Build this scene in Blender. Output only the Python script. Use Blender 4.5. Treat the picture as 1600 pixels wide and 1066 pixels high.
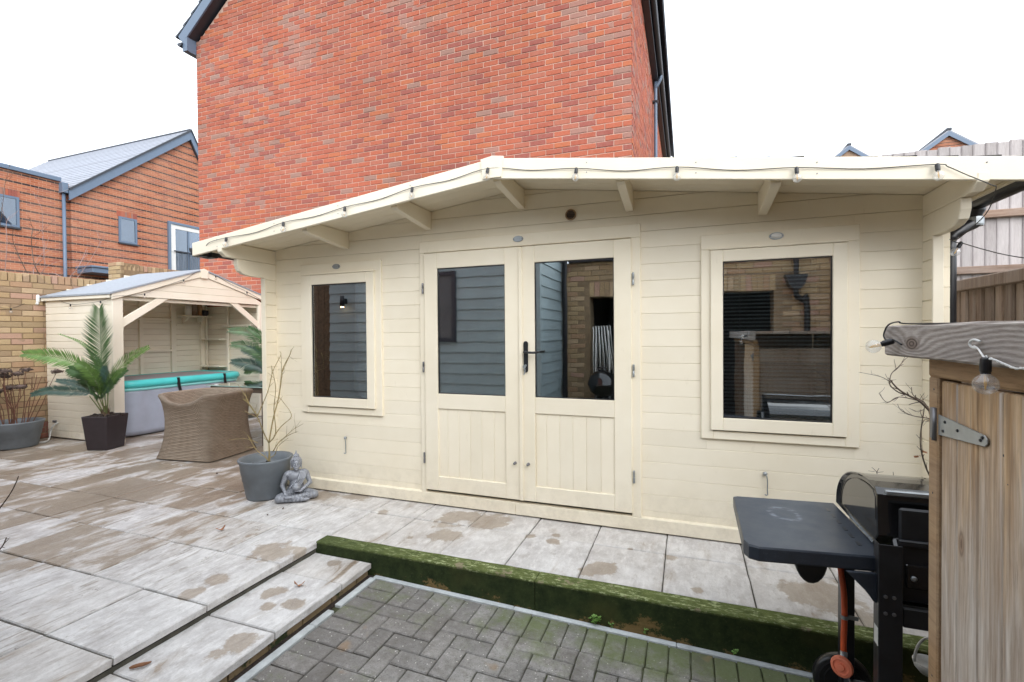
import bpy, bmesh, math, random
import numpy as np
from mathutils import Vector, Matrix, noise
random.seed(7)
R = math.radians
for o in list(bpy.data.objects):
    bpy.data.objects.remove(o)
S = bpy.context.scene
COL = S.collection

# ------------------------------------------------------------------ camera
YAW, PIT, ROL, FPX, CH = 0.351112, -0.013372, -0.0080229, 745.18, 1.35
fw = Vector((-math.sin(YAW) * math.cos(PIT), math.cos(YAW) * math.cos(PIT), math.sin(PIT)))
r0 = Vector((math.cos(YAW), math.sin(YAW), 0)); u0 = r0.cross(fw)
rt = math.cos(ROL) * r0 + math.sin(ROL) * u0
up = -math.sin(ROL) * r0 + math.cos(ROL) * u0
cam = bpy.data.cameras.new('camera'); camo = bpy.data.objects.new('camera', cam); COL.objects.link(camo)
camo.matrix_world = Matrix(((rt.x, up.x, -fw.x, 0), (rt.y, up.y, -fw.y, 0), (rt.z, up.z, -fw.z, CH), (0, 0, 0, 1)))
cam.sensor_fit = 'HORIZONTAL'; cam.sensor_width = 36; cam.lens = FPX / 1600 * 36
cam.clip_start = 0.02; cam.clip_end = 2000
S.camera = camo
C0 = Vector((0, 0, CH))

# ------------------------------------------------------------------ world, sun, exposure
SUN_DIR = Vector((0.5, -0.55, 0.50)).normalized()      # towards the soft overcast sun, behind the camera on the right
SUN_EL, SUN_AZ = math.asin(SUN_DIR.z), math.atan2(SUN_DIR.x, SUN_DIR.y)
w = bpy.data.worlds.new('World'); S.world = w; w.use_nodes = True
nt = w.node_tree; nt.nodes.clear()
sky = nt.nodes.new('ShaderNodeTexSky'); sky.sky_type = 'NISHITA'; sky.sun_disc = False
sky.sun_elevation = SUN_EL; sky.sun_rotation = SUN_AZ; sky.dust_density = 6; sky.air_density = 1.2; sky.ozone_density = 1
hs = nt.nodes.new('ShaderNodeHueSaturation'); hs.inputs['Saturation'].default_value = 0.12
mx = nt.nodes.new('ShaderNodeMix'); mx.data_type = 'RGBA'; mx.inputs[0].default_value = 0.75
mx.inputs[7].default_value = (8.2, 8.8, 9.6, 1)
bg = nt.nodes.new('ShaderNodeBackground'); bg.inputs['Strength'].default_value = 0.15
wo = nt.nodes.new('ShaderNodeOutputWorld')
nt.links.new(sky.outputs[0], hs.inputs['Color']); nt.links.new(hs.outputs[0], mx.inputs[6])
nt.links.new(mx.outputs[2], bg.inputs[0]); nt.links.new(bg.outputs[0], wo.inputs[0])
sl = bpy.data.lights.new('sun', 'SUN'); sl.energy = 0.75; sl.angle = R(60); sl.color = (1, 0.975, 0.94)
so = bpy.data.objects.new('sun', sl); COL.objects.link(so)
so.rotation_mode = 'QUATERNION'; so.rotation_quaternion = SUN_DIR.to_track_quat('Z', 'Y')
S.view_settings.view_transform = 'Standard'; S.view_settings.look = 'None'
S.view_settings.exposure = 0.86; S.view_settings.gamma = 1; S.view_settings.use_curve_mapping = False
S.cycles.max_bounces = 10; S.cycles.diffuse_bounces = 7; S.cycles.glossy_bounces = 4; S.cycles.transmission_bounces = 8; S.cycles.transparent_max_bounces = 12
S.cycles.caustics_reflective = False; S.cycles.caustics_refractive = False

# ------------------------------------------------------------------ measuring helpers (pixel of the photo -> point in the place)
def ray(x, y): return (x - 800) / FPX * rt - (y - 533) / FPX * up + fw
def atd(x, y, d): return C0 + ray(x, y) * d
def aty(x, y, Y): q = ray(x, y); return C0 + q * (Y / q.y)
def atx(x, y, X): q = ray(x, y); return C0 + q * (X / q.x)
def atz(x, y, Z): q = ray(x, y); return C0 + q * ((Z - CH) / q.z)
def proj(P):
    v = Vector(P) - C0; k = v.dot(fw)
    if k < 0.05: return None
    return (800 + FPX * v.dot(rt) / k, 533 - FPX * v.dot(up) / k, k)

# ------------------------------------------------------------------ materials
class NT:
    def __init__(s, name):
        s.m = bpy.data.materials.new(name); s.m.use_nodes = True; s.t = s.m.node_tree
        s.b = s.t.nodes['Principled BSDF']; s.out = s.t.nodes['Material Output']
        g = s.t.nodes.new('ShaderNodeNewGeometry'); s.geo = g; s.pos = g.outputs['Position']
    def n(s, t, **k):
        x = s.t.nodes.new(t)
        for a, v in k.items(): setattr(x, a, v)
        return x
    def l(s, a, b): s.t.links.new(a, b)
    def scale(s, sx, sy, sz, src=None, rot=None):
        v = s.n('ShaderNodeMapping'); s.l(src or s.pos, v.inputs[0]); v.inputs['Scale'].default_value = (sx, sy, sz)
        if rot: v.inputs['Rotation'].default_value = rot
        return v.outputs[0]
    def noise(s, sc=5, det=4, rough=0.55, vec=None, dist=0):
        x = s.n('ShaderNodeTexNoise'); x.inputs['Scale'].default_value = sc; x.inputs['Detail'].default_value = det
        x.inputs['Roughness'].default_value = rough; x.inputs['Distortion'].default_value = dist
        s.l(vec or s.pos, x.inputs['Vector']); return x.outputs[0]
    def ramp(s, f, stops, mode='LINEAR'):
        x = s.n('ShaderNodeValToRGB'); x.color_ramp.interpolation = mode; e = x.color_ramp.elements
        while len(e) < len(stops): e.new(0.5)
        for i, (p, c) in enumerate(stops):
            e[i].position = p; e[i].color = (*c, 1) if len(c) == 3 else c
        s.l(f, x.inputs[0]); return x.outputs[0]
    def rng(s, f, a, b, c=0, d=1):
        x = s.n('ShaderNodeMapRange'); s.l(f, x.inputs[0])
        for i, v in zip((1, 2, 3, 4), (a, b, c, d)): x.inputs[i].default_value = v
        return x.outputs[0]
    def math(s, op, a, b=None):
        x = s.n('ShaderNodeMath', operation=op)
        for i, v in enumerate((a, b)):
            if v is None: continue
            if isinstance(v, (int, float)): x.inputs[i].default_value = v
            else: s.l(v, x.inputs[i])
        return x.outputs[0]
    def mix(s, f, a, b, mode='MIX'):
        x = s.n('ShaderNodeMix'); x.data_type = 'RGBA'; x.blend_type = mode
        for i, v in ((0, f), (6, a), (7, b)):
            if isinstance(v, (int, float)): x.inputs[i].default_value = v
            elif isinstance(v, tuple): x.inputs[i].default_value = (*v, 1) if len(v) == 3 else v
            else: s.l(v, x.inputs[i])
        return x.outputs[2]
    def rnd(s):
        o = s.n('ShaderNodeObjectInfo'); return s.math('FRACT', s.math('ADD', o.outputs['Random'], s.geo.outputs['Random Per Island']))
    def sep(s):
        x = s.n('ShaderNodeSeparateXYZ'); s.l(s.pos, x.inputs[0]); return x.outputs
    def bump(s, h, st=0.3, dist=0.01):
        x = s.n('ShaderNodeBump'); x.inputs['Strength'].default_value = st; x.inputs['Distance'].default_value = dist
        s.l(h, x.inputs['Height']); s.l(x.outputs[0], s.b.inputs['Normal'])
    def set(s, **k):
        for a, v in k.items():
            i = s.b.inputs[a.replace('_', ' ')]
            if isinstance(v, (int, float)): i.default_value = v
            elif isinstance(v, tuple): i.default_value = (*v, 1) if len(v) == 3 else v
            else: s.l(v, i)
        return s.m

def plain(name, c, rough=0.6, var=0.12, sc=8, bump=0.15, bsc=60, rv=0.08, metal=0, grain=None, spec=0.5, bd=0.004):
    s = NT(name); vec = s.scale(*grain) if grain else None
    f = s.noise(sc, 5, 0.6, vec); r = s.rnd()
    d = tuple(max(0, x * (1 - var)) for x in c); h = tuple(min(1, x * (1 + var)) for x in c)
    col = s.mix(s.rng(f, 0.3, 0.7), d, h)
    hv = s.n('ShaderNodeHueSaturation'); s.l(col, hv.inputs['Color']); s.l(s.rng(r, 0, 1, 1 - rv, 1 + rv), hv.inputs['Value'])
    s.set(Base_Color=hv.outputs[0], Roughness=s.rng(f, 0, 1, max(0.02, rough - 0.1), min(1, rough + 0.1)), Metallic=metal, Specular_IOR_Level=spec)
    if bump: s.bump(s.noise(bsc, 3, 0.6, vec), bump, bd)
    return s.m

def cream(name, c):
    s = NT(name); g = s.scale(1.2, 1.2, 14); f = s.noise(9, 6, 0.65, g); big = s.noise(1.6, 4, 0.6); r = s.rnd()
    col = s.mix(s.rng(big, 0.35, 0.7), c, tuple(x * k for x, k in zip(c, (0.93, 0.915, 0.88))))
    dirt = s.noise(26, 5, 0.7, s.scale(1, 1, 0.35))
    col = s.mix(s.rng(dirt, 0.63, 0.8, 0, 0.28), col, (0.50, 0.42, 0.30))
    z = s.sep()[2]
    spl = s.math('MULTIPLY', s.rng(z, 0.0, 0.36, 0.3, 0), s.rng(s.noise(14, 5, 0.7), 0.42, 0.7))
    col = s.mix(spl, col, (0.36, 0.31, 0.22))
    hv = s.n('ShaderNodeHueSaturation'); s.l(col, hv.inputs['Color']); s.l(s.rng(r, 0, 1, 0.965, 1.03), hv.inputs['Value'])
    s.set(Base_Color=hv.outputs[0], Roughness=s.rng(f, 0, 1, 0.42, 0.62), Specular_IOR_Level=0.35)
    s.bump(f, 0.16, 0.003); return s.m
M = {}
M['cream'] = cream('cream_paint', (0.865, 0.795, 0.65))
M['cream2'] = cream('cream_paint_aged', (0.85, 0.79, 0.67))

def brick(name, stops, cl=0.7, clc=(0.24, 0.15, 0.13), sc=40, fine=0.25):
    s = NT(name); r = s.rnd()
    col = s.ramp(r, stops, 'CONSTANT')
    c2 = s.noise(cl, 3, 0.6)
    r2 = s.math('FRACT', s.math('MULTIPLY', r, 37.3))
    pick = s.math('GREATER_THAN', s.math('ADD', s.rng(c2, 0.35, 0.75, 0, 0.75), s.math('MULTIPLY', r2, 0.62)), 0.92)
    col = s.mix(s.math('MULTIPLY', pick, 0.66), col, clc)
    f = s.noise(sc, 5, 0.7); col = s.mix(s.rng(f, 0.3, 0.7, 0, fine), col, (0.62, 0.47, 0.38))
    f2 = s.noise(sc * 2.3, 4, 0.7); col = s.mix(s.rng(f2, 0.52, 0.72, 0, 0.35), col, tuple(0.4 * x for x in clc))
    v = s.n('ShaderNodeHueSaturation'); s.l(col, v.inputs['Color']); s.l(s.rng(s.noise(0.55, 5, 0.65), 0.3, 0.7, 0.86, 1.12), v.inputs['Value'])
    s.set(Base_Color=v.outputs[0], Roughness=0.88, Specular_IOR_Level=0.25); s.bump(f, 0.35, 0.004); return s.m
M['brick_red'] = brick('red_brick', [(0, (0.42, 0.102, 0.052)), (0.3, (0.37, 0.088, 0.05)), (0.5, (0.39, 0.115, 0.07)), (0.7, (0.44, 0.12, 0.05)), (0.82, (0.30, 0.078, 0.058)), (0.95, (0.30, 0.16, 0.125))], clc=(0.30, 0.185, 0.155), fine=0.13)
M['mortar_red'] = plain('pink_mortar', (0.58, 0.39, 0.31), 0.95, 0.15, 12, 0.3, 80, 0)
M['brick_buff'] = brick('buff_brick', [(0, (0.46, 0.34, 0.19)), (0.25, (0.40, 0.285, 0.155)), (0.45, (0.50, 0.37, 0.23)), (0.65, (0.42, 0.27, 0.16)), (0.8, (0.35, 0.26, 0.15)), (0.92, (0.46, 0.29, 0.21))], clc=(0.30, 0.21, 0.135), fine=0.12)
M['mortar_buff'] = plain('brown_mortar', (0.26, 0.185, 0.11), 0.95, 0.2, 12, 0.3, 80, 0)
M['brick_plinth'] = brick('dark_red_plinth_brick', [(0, (0.24, 0.075, 0.045)), (0.5, (0.19, 0.06, 0.04))], clc=(0.1, 0.05, 0.04))

def banded():
    s = NT('banded_brick'); p = s.sep()
    cz = s.math('DIVIDE', p[2], 0.075); row = s.math('FLOOR', cz); fz = s.math('FRACT', cz)
    sh = s.math('MULTIPLY', s.math('MODULO', row, 2), 0.5)
    cu = s.math('ADD', s.math('DIVIDE', s.math('ADD', p[1], p[0]), 0.225), sh); fu = s.math('FRACT', cu)
    mort = s.math('MAXIMUM', s.math('LESS_THAN', fz, 0.11), s.math('LESS_THAN', fu, 0.04))
    wn = s.n('ShaderNodeTexWhiteNoise', noise_dimensions='2D'); cb = s.n('ShaderNodeCombineXYZ'); s.l(s.math('FLOOR', cu), cb.inputs[0]); s.l(row, cb.inputs[1]); s.l(cb.outputs[0], wn.inputs[0])
    col = s.ramp(wn.outputs[0], [(0, (0.40, 0.13, 0.065)), (0.3, (0.35, 0.108, 0.055)), (0.6, (0.43, 0.155, 0.08)), (0.85, (0.30, 0.10, 0.065))], 'CONSTANT')
    dk = s.math('LESS_THAN', s.math('MODULO', row, 4), 0.5)
    dk = s.math('MULTIPLY', dk, s.math('GREATER_THAN', fz, 0.1))
    col = s.mix(dk, col, (0.035, 0.022, 0.025))
    col = s.mix(s.rng(s.noise(0.8, 4), 0.3, 0.75, 0, 0.3), col, (0.55, 0.36, 0.27))
    col = s.mix(mort, col, (0.50, 0.31, 0.21))
    s.set(Base_Color=col, Roughness=0.9, Specular_IOR_Level=0.2); s.bump(s.math('SUBTRACT', 1, mort), 0.3, 0.006); return s.m
M['banded'] = banded()

STAINS = [(425, 862, .13), (690, 838, .10), (705, 812, .13), (765, 815, .15), (730, 806, .12), (862, 846, .045), (830, 838, .04), (868, 836, .035), (920, 893, .075), (950, 888, .075), (985, 858, .02), (1088, 922, .03), (1245, 925, .11), (1290, 935, .15), (1350, 965, .12), (500, 775, .12), (560, 776, .10), (345, 905, .06), (300, 925, .05), (470, 860, .05), (600, 800, .05), (640, 840, .03), (1050, 872, .05)]
STAINS_LOW = [(430, 925, .055), (455, 945, .05), (420, 948, .035), (365, 1005, .07), (340, 1020, .05), (520, 880, .04)]
def slabs():
    s = NT('riven_sandstone_slab'); p = s.sep()
    r = s.rnd()
    n1 = s.noise(1.5, 8, 0.68, s.scale(4.2, 1.25, 1), 0.9); n2 = s.noise(2.3, 7, 0.66, s.scale(1, 0.6, 1), 0.5)
    wet_zone = s.math('MULTIPLY', s.rng(p[0], -2.70, -3.4, 0, 1), s.rng(p[1], 1.1, 3.0, 0.42, 1.0))
    rnd_off = s.rng(r, 0, 1, -0.06, 0.06)
    mixn = s.math('ADD', s.math('MULTIPLY', n1, 0.62), s.math('MULTIPLY', n2, 0.38))
    thr = s.math('ADD', s.math('ADD', mixn, s.math('MULTIPLY', rnd_off, s.rng(p[0], -2.2, -2.9, 0.3, 1))), s.math('MULTIPLY', wet_zone, 0.128))
    wet = s.rng(thr, 0.598, 0.632)
    # separate puddle marks that dry last
    fields = None; nz = s.math('MULTIPLY', s.math('SUBTRACT', s.noise(6, 6, 0.7), 0.5), 2.6)
    for zl, lst in ((0.0, STAINS), (-0.065, STAINS_LOW)):
        for (x, y, rad) in lst:
            c = atz(x, y, zl); d = s.n('ShaderNodeVectorMath', operation='DISTANCE'); s.l(s.pos, d.inputs[0]); d.inputs[1].default_value = (c.x, c.y, zl)
            f = s.math('SUBTRACT', 1.0, s.math('DIVIDE', d.outputs['Value'], rad * 1.45))
            fields = f if fields is None else s.math('MAXIMUM', fields, f)
    pud = s.rng(s.math('ADD', fields, nz), 0.24, 0.40, 0, 0.85)
    wet = s.math('MAXIMUM', wet, pud)
    fn = s.noise(34, 6, 0.7); fm = s.noise(5, 6, 0.7); mid = s.noise(13, 6, 0.7, s.scale(1.6, 0.7, 1))
    dry = s.mix(s.rng(fm, 0.30, 0.68), (0.42, 0.40, 0.395), (0.69, 0.68, 0.675))
    dry = s.mix(s.rng(mid, 0.48, 0.68, 0, 0.75), dry, (0.78, 0.77, 0.765))
    dry = s.mix(s.rng(r, 0, 1, 0, 0.3), dry, (0.50, 0.45, 0.395))
    left = s.rng(p[0], -2.2, -2.9, 0.16, 1)
    lines = s.noise(1.3, 8, 0.72, s.scale(20, 2.6, 1, rot=(0, 0, 0.12)), 1.0)
    dry = s.mix(s.math('MULTIPLY', s.rng(lines, 0.54, 0.62, 0, 0.7), left), dry, (0.255, 0.215, 0.175))
    cn = s.noise(1.6, 6, 0.62, s.scale(5.5, 1.5, 1, rot=(0, 0, 0.08)), 0.8)
    cont = s.math('ABSOLUTE', s.math('SUBTRACT', s.math('FRACT', s.math('MULTIPLY', cn, 4)), 0.5))
    crack = s.math('MULTIPLY', s.rng(cont, 0.005, 0.05, 1, 0), s.rng(s.noise(5.5, 4, 0.65), 0.50, 0.58))
    dry = s.mix(s.math('MULTIPLY', s.math('MULTIPLY', crack, 0.8), left), dry, (0.14, 0.11, 0.085))
    dry = s.mix(s.rng(fn, 0.60, 0.76, 0, 0.45), dry, (0.30, 0.27, 0.24))
    dry = s.mix(s.rng(thr, 0.53, 0.605, 0, 0.5), dry, (0.37, 0.32, 0.275))
    wc = s.mix(s.rng(mid, 0.33, 0.7), (0.205, 0.15, 0.10), (0.375, 0.29, 0.205))
    wc = s.mix(s.rng(thr, 0.60, 0.70), s.mix(0.35, wc, (0.44, 0.37, 0.295)), wc)
    wc = s.mix(s.rng(r, 0, 1, 0, 0.45), wc, (0.27, 0.225, 0.185))
    wc = s.mix(s.rng(n2, 0.42, 0.66, 0, 0.65), wc, (0.185, 0.132, 0.085))
    wc = s.mix(s.rng(fn, 0.5, 0.75, 0, 0.5), wc, (0.43, 0.35, 0.28))
    wc = s.mix(s.math('MULTIPLY', crack, 0.6), wc, (0.09, 0.065, 0.045))
    col = s.mix(s.math('MULTIPLY', wet, 0.88), dry, wc)
    grit = s.noise(130, 4, 0.8); col = s.mix(s.rng(grit, 0.56, 0.74, 0, 0.5), col, (0.24, 0.21, 0.185)); col = s.mix(s.rng(grit, 0.42, 0.26, 0, 0.35), col, (0.80, 0.79, 0.77))
    blot = s.noise(9, 6, 0.75, s.scale(1.5, 0.8, 1)); col = s.mix(s.math('MULTIPLY', s.rng(blot, 0.56, 0.66, 0, 0.5), s.math('SUBTRACT', 1, wet)), col, (0.36, 0.33, 0.305))
    s.set(Base_Color=col, Roughness=s.rng(wet, 0, 1, 0.78, 0.36), Specular_IOR_Level=s.rng(wet, 0, 1, 0.25, 0.5))
    h = s.math('ADD', s.math('ADD', s.math('MULTIPLY', lines, 0.8), s.math('MULTIPLY', cn, 0.9)), s.math('ADD', n1, s.math('MULTIPLY', fn, 0.35)))
    s.bump(h, 0.5, 0.012); return s.m
M['slab'] = slabs()

def blockm():
    s = NT('concrete_block'); p = s.sep(); r = s.rnd()
    f = s.noise(9, 5, 0.65)
    col = s.mix(s.rng(f, 0.3, 0.7), (0.205, 0.196, 0.186), (0.355, 0.342, 0.325))
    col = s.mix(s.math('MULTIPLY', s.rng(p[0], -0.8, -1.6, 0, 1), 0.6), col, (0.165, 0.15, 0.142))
    hv = s.n('ShaderNodeHueSaturation'); s.l(col, hv.inputs['Color']); s.l(s.rng(r, 0, 1, 0.88, 1.13), hv.inputs['Value']); col = hv.outputs[0]
    md = s.noise(34, 6, 0.8); col = s.mix(s.rng(md, 0.48, 0.68, 0, 0.6), col, (0.15, 0.138, 0.115)); col = s.mix(s.rng(md, 0.44, 0.28, 0, 0.5), col, (0.50, 0.485, 0.46))
    gr = s.noise(140, 3, 0.8); col = s.mix(s.rng(gr, 0.54, 0.7, 0, 0.75), col, (0.06, 0.055, 0.05))
    vor = s.n('ShaderNodeTexVoronoi'); vor.inputs['Scale'].default_value = 75; s.l(s.pos, vor.inputs['Vector'])
    sel = s.n('ShaderNodeSeparateColor'); s.l(vor.outputs['Color'], sel.inputs[0])
    spk = s.math('MULTIPLY', s.math('LESS_THAN', vor.outputs['Distance'], 0.22), s.math('GREATER_THAN', sel.outputs[0], 0.9))
    col = s.mix(s.math('MULTIPLY', spk, 0.8), col, (0.72, 0.70, 0.64))
    ms = s.math('MULTIPLY', s.rng(p[1], 2.05, 2.42, 0, 1), s.rng(p[0], -1.3, 0.1, 0.25, 1))
    mf = s.rng(s.math('ADD', s.math('MULTIPLY', ms, 0.42), s.noise(5, 6, 0.7)), 0.56, 0.80, 0, 0.78)
    col = s.mix(mf, col, (0.13, 0.165, 0.055))
    col = s.mix(s.rng(s.noise(3.1, 6, 0.75), 0.5, 0.66, 0, 0.5), col, (0.115, 0.10, 0.085))
    rust = s.rng(s.noise(4.2, 3, 0.6), 0.68, 0.74, 0, 0.5); col = s.mix(rust, col, (0.30, 0.19, 0.10))
    s.set(Base_Color=col, Roughness=0.85, Specular_IOR_Level=0.3); s.bump(s.math('ADD', gr, f), 0.5, 0.004); return s.m
M['block'] = blockm()
M['grout'] = plain('dark_joint_sand', (0.075, 0.07, 0.055), 0.95, 0.35, 20, 0.4, 90, 0)
M['edging'] = plain('pale_concrete_edging', (0.52, 0.55, 0.56), 0.85, 0.2, 14, 0.3, 60)

def mossy():
    s = NT('mossy_timber'); p = s.sep()
    zr = s.math('ADD', s.math('ADD', p[2], 0.165), s.math('MULTIPLY', s.math('ADD', p[0], 0.9), 0.0235))     # height above the paving
    n = s.noise(4.2, 7, 0.72, s.scale(1, 1, 1.3)); fine = s.noise(80, 5, 0.8); mid = s.noise(16, 6, 0.75)
    wood = s.mix(s.noise(14, 6, 0.75, s.scale(1, 1, 7)), (0.115, 0.07, 0.03), (0.30, 0.205, 0.085))
    wood = s.mix(s.rng(mid, 0.5, 0.7, 0, 0.6), wood, (0.07, 0.075, 0.03))
    algae = s.mix(s.rng(mid, 0.3, 0.7), (0.015, 0.024, 0.010), (0.042, 0.058, 0.020))
    algae = s.mix(s.rng(fine, 0.58, 0.72, 0, 0.75), algae, (0.095, 0.115, 0.05))
    olive = s.rng(s.noise(1.7, 4, 0.6), 0.5, 0.62, 0, 0.55); algae = s.mix(olive, algae, (0.085, 0.082, 0.028))
    cov = s.math('ADD', s.math('MULTIPLY', zr, 7.5), s.math('ADD', s.math('MULTIPLY', s.math('SUBTRACT', n, 0.5), 3.6), s.math('MULTIPLY', s.math('SUBTRACT', fine, 0.5), 0.7)))
    cov = s.math('ADD', cov, s.rng(p[0], -0.7, -1.6, 0, 0.25))
    col = s.mix(s.rng(cov, 0.02, 0.20), wood, algae)
    top = s.rng(p[2], -0.012, -0.002)
    tb = s.mix(s.rng(mid, 0.35, 0.65), (0.065, 0.085, 0.026), (0.125, 0.15, 0.05))
    fl = s.noise(46, 6, 0.8, s.scale(0.45, 1.3, 1)); patch = s.rng(s.noise(5, 5, 0.7), 0.36, 0.6)
    tb = s.mix(s.math('MULTIPLY', s.rng(fl, 0.52, 0.60), s.math('ADD', 0.25, s.math('MULTIPLY', patch, 0.7))), tb, (0.42, 0.47, 0.25))
    tb = s.mix(s.rng(s.noise(7, 5, 0.7), 0.60, 0.66, 0, 0.75), tb, (0.26, 0.21, 0.15))
    tb = s.mix(s.rng(p[0], -1.5, -2.3, 0, 0.7), tb, (0.05, 0.068, 0.024))
    col = s.mix(top, col, tb)
    s.set(Base_Color=col, Roughness=0.9, Specular_IOR_Level=0.18); s.bump(s.math('ADD', s.math('MULTIPLY', fine, 0.6), mid), 0.3, 0.003); return s.m
M['moss'] = mossy()

def timber(name, a, b, g, weather=(0.36, 0.34, 0.32), wf=0.5, rough=0.8, lo=0.3, hi=0.7):
    s = NT(name); r = s.rnd()
    off = s.n('ShaderNodeVectorMath', operation='ADD'); cb = s.n('ShaderNodeCombineXYZ')
    for i in range(3): s.l(s.math('MULTIPLY', r, 9.7 + i * 3), cb.inputs[i])
    s.l(s.pos, off.inputs[0]); s.l(cb.outputs[0], off.inputs[1])
    v = s.scale(*g, src=off.outputs[0]); n = s.noise(4, 6, 0.65, v, 0.6); n2 = s.noise(14, 5, 0.7, v, 0.3)
    col = s.mix(s.rng(n, lo, hi), a, b); col = s.mix(s.rng(n2, 0.5, 0.72, 0, 0.6), col, tuple(0.5 * x for x in a))
    w_ = s.noise(1.7, 4, 0.6, s.scale(*[max(0.6, x * 0.3) for x in g], src=off.outputs[0])); col = s.mix(s.rng(w_, 0.38, 0.62, 0, wf), col, weather)
    hv = s.n('ShaderNodeHueSaturation'); s.l(col, hv.inputs['Color']); s.l(s.rng(r, 0, 1, 0.82, 1.15), hv.inputs['Value'])
    s.set(Base_Color=hv.outputs[0], Roughness=rough, Specular_IOR_Level=0.25); s.bump(s.math('ADD', n, n2), 0.35, 0.005); return s.m
M['fence_pale'] = timber('silvered_fence_wood', (0.34, 0.30, 0.29), (0.48, 0.44, 0.43), (10, 10, 0.9), (0.52, 0.485, 0.475), 0.5)
M['fence_rail'] = timber('brown_fence_rail', (0.20, 0.12, 0.08), (0.33, 0.235, 0.18), (0.9, 10, 10), (0.45, 0.41, 0.38), 0.3)
M['fence_dark'] = timber('brown_fence_wood', (0.145, 0.095, 0.065), (0.30, 0.225, 0.17), (12, 12, 0.9), (0.36, 0.305, 0.26), 0.6)
def doorwood():
    s = NT('weathered_door_wood'); r = s.rnd(); p = s.sep()
    off = s.n('ShaderNodeVectorMath', operation='ADD'); cb = s.n('ShaderNodeCombineXYZ')
    for i in range(3): s.l(s.math('MULTIPLY', r, 9.7 + i * 3), cb.inputs[i])
    s.l(s.pos, off.inputs[0]); s.l(cb.outputs[0], off.inputs[1]); src = off.outputs[0]
    v = s.scale(11, 11, 0.5, src=src); n = s.noise(4, 6, 0.66, v, 0.5); n2 = s.noise(11, 6, 0.75, s.scale(16, 16, 0.7, src=src), 0.3)
    # growth rings cut as long pointed arches
    q = s.n('ShaderNodeSeparateXYZ'); s.l(src, q.inputs[0]); wob = s.noise(1.4, 3, 0.5, s.scale(6, 6, 0.9, src=src))
    ringf = s.math('ADD', s.math('MULTIPLY', wob, 7.0), s.math('MULTIPLY', q.outputs[1], 26)); rg_ = s.rng(s.math('SINE', s.math('MULTIPLY', ringf, 7.5)), -1, 1)
    honey = s.mix(s.rng(n, 0.36, 0.64), (0.42, 0.255, 0.125), (0.70, 0.51, 0.315))
    grey = s.mix(s.rng(n, 0.36, 0.64), (0.45, 0.37, 0.30), (0.68, 0.615, 0.545))
    low = s.rng(s.math('ADD', p[2], s.math('MULTIPLY', s.noise(3.5, 5, 0.65, s.scale(4, 4, 0.8, src=src)), 0.9)), 1.65, 1.15)
    col = s.mix(low, honey, grey)
    col = s.mix(s.math('MULTIPLY', rg_, 0.30), col, (0.24, 0.16, 0.105))
    col = s.mix(s.rng(n2, 0.5, 0.72, 0, 0.7), col, (0.21, 0.15, 0.11))
    streak = s.noise(3, 5, 0.7, s.scale(14, 14, 0.35, src=src)); col = s.mix(s.rng(streak, 0.56, 0.70, 0, 0.65), col, (0.72, 0.69, 0.66))
    vor = s.n('ShaderNodeTexVoronoi'); vor.inputs['Scale'].default_value = 1; s.l(s.scale(9, 9, 3.2, src=src), vor.inputs['Vector'])
    kn = s.rng(vor.outputs['Distance'], 0.15, 0.07); krg = s.rng(s.math('SINE', s.math('MULTIPLY', vor.outputs['Distance'], 120)), -1, 1)
    col = s.mix(s.math('MULTIPLY', kn, 0.85), col, s.mix(krg, (0.16, 0.10, 0.065), (0.34, 0.24, 0.165)))
    s.set(Base_Color=col, Roughness=0.82, Specular_IOR_Level=0.25); s.bump(s.math('ADD', s.math('ADD', n, n2), s.math('MULTIPLY', rg_, 0.4)), 0.3, 0.004); return s.m
M['store_door'] = doorwood()
M['store_frame'] = timber('store_frame_wood', (0.29, 0.17, 0.085), (0.48, 0.32, 0.18), (11, 0.9, 11), (0.38, 0.29, 0.21), 0.4)

def beam():
    s = NT('weathered_beam_wood'); p = s.sep()
    # long growth rings that bend round a knot
    k = (0.55, 1.52, 1.318)
    dy = s.math('SUBTRACT', p[1], k[1]); dz = s.math('SUBTRACT', p[2], k[2])
    rad = s.math('SQRT', s.math('ADD', s.math('MULTIPLY', s.math('MULTIPLY', dy, dy), 0.18), s.math('MULTIPLY', dz, dz)))
    pull = s.math('MULTIPLY', s.math('EXPONENT', s.math('MULTIPLY', rad, -26)), 0.055)
    f = s.math('ADD', s.math('ADD', p[2], s.math('MULTIPLY', pull, 1)), s.math('MULTIPLY', s.noise(2.0, 2, 0.5, s.scale(1, 1.0, 3)), 0.10))
    wv = s.math('SINE', s.math('MULTIPLY', f, 560)); wv = s.rng(wv, -1, 1)
    n = s.noise(22, 7, 0.75, s.scale(12, 1.2, 12)); n0 = s.noise(5, 4, 0.6, s.scale(1, 0.7, 3))
    col = s.mix(s.rng(s.math('ADD', s.math('MULTIPLY', wv, 0.24), s.math('MULTIPLY', n, 0.95)), 0.30, 0.85), (0.19, 0.155, 0.13), (0.52, 0.475, 0.44))
    col = s.mix(s.rng(n0, 0.35, 0.7, 0, 0.5), col, (0.22, 0.20, 0.19))
    kn = s.rng(rad, 0.022, 0.012); ring = s.rng(s.math('SINE', s.math('MULTIPLY', rad, 900)), -1, 1)
    col = s.mix(kn, col, s.mix(ring, (0.08, 0.06, 0.05), (0.24, 0.19, 0.16)))
    s.set(Base_Color=col, Roughness=0.85, Specular_IOR_Level=0.25); s.bump(s.math('ADD', wv, n), 0.3, 0.003); return s.m
M['beam'] = beam()

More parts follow.
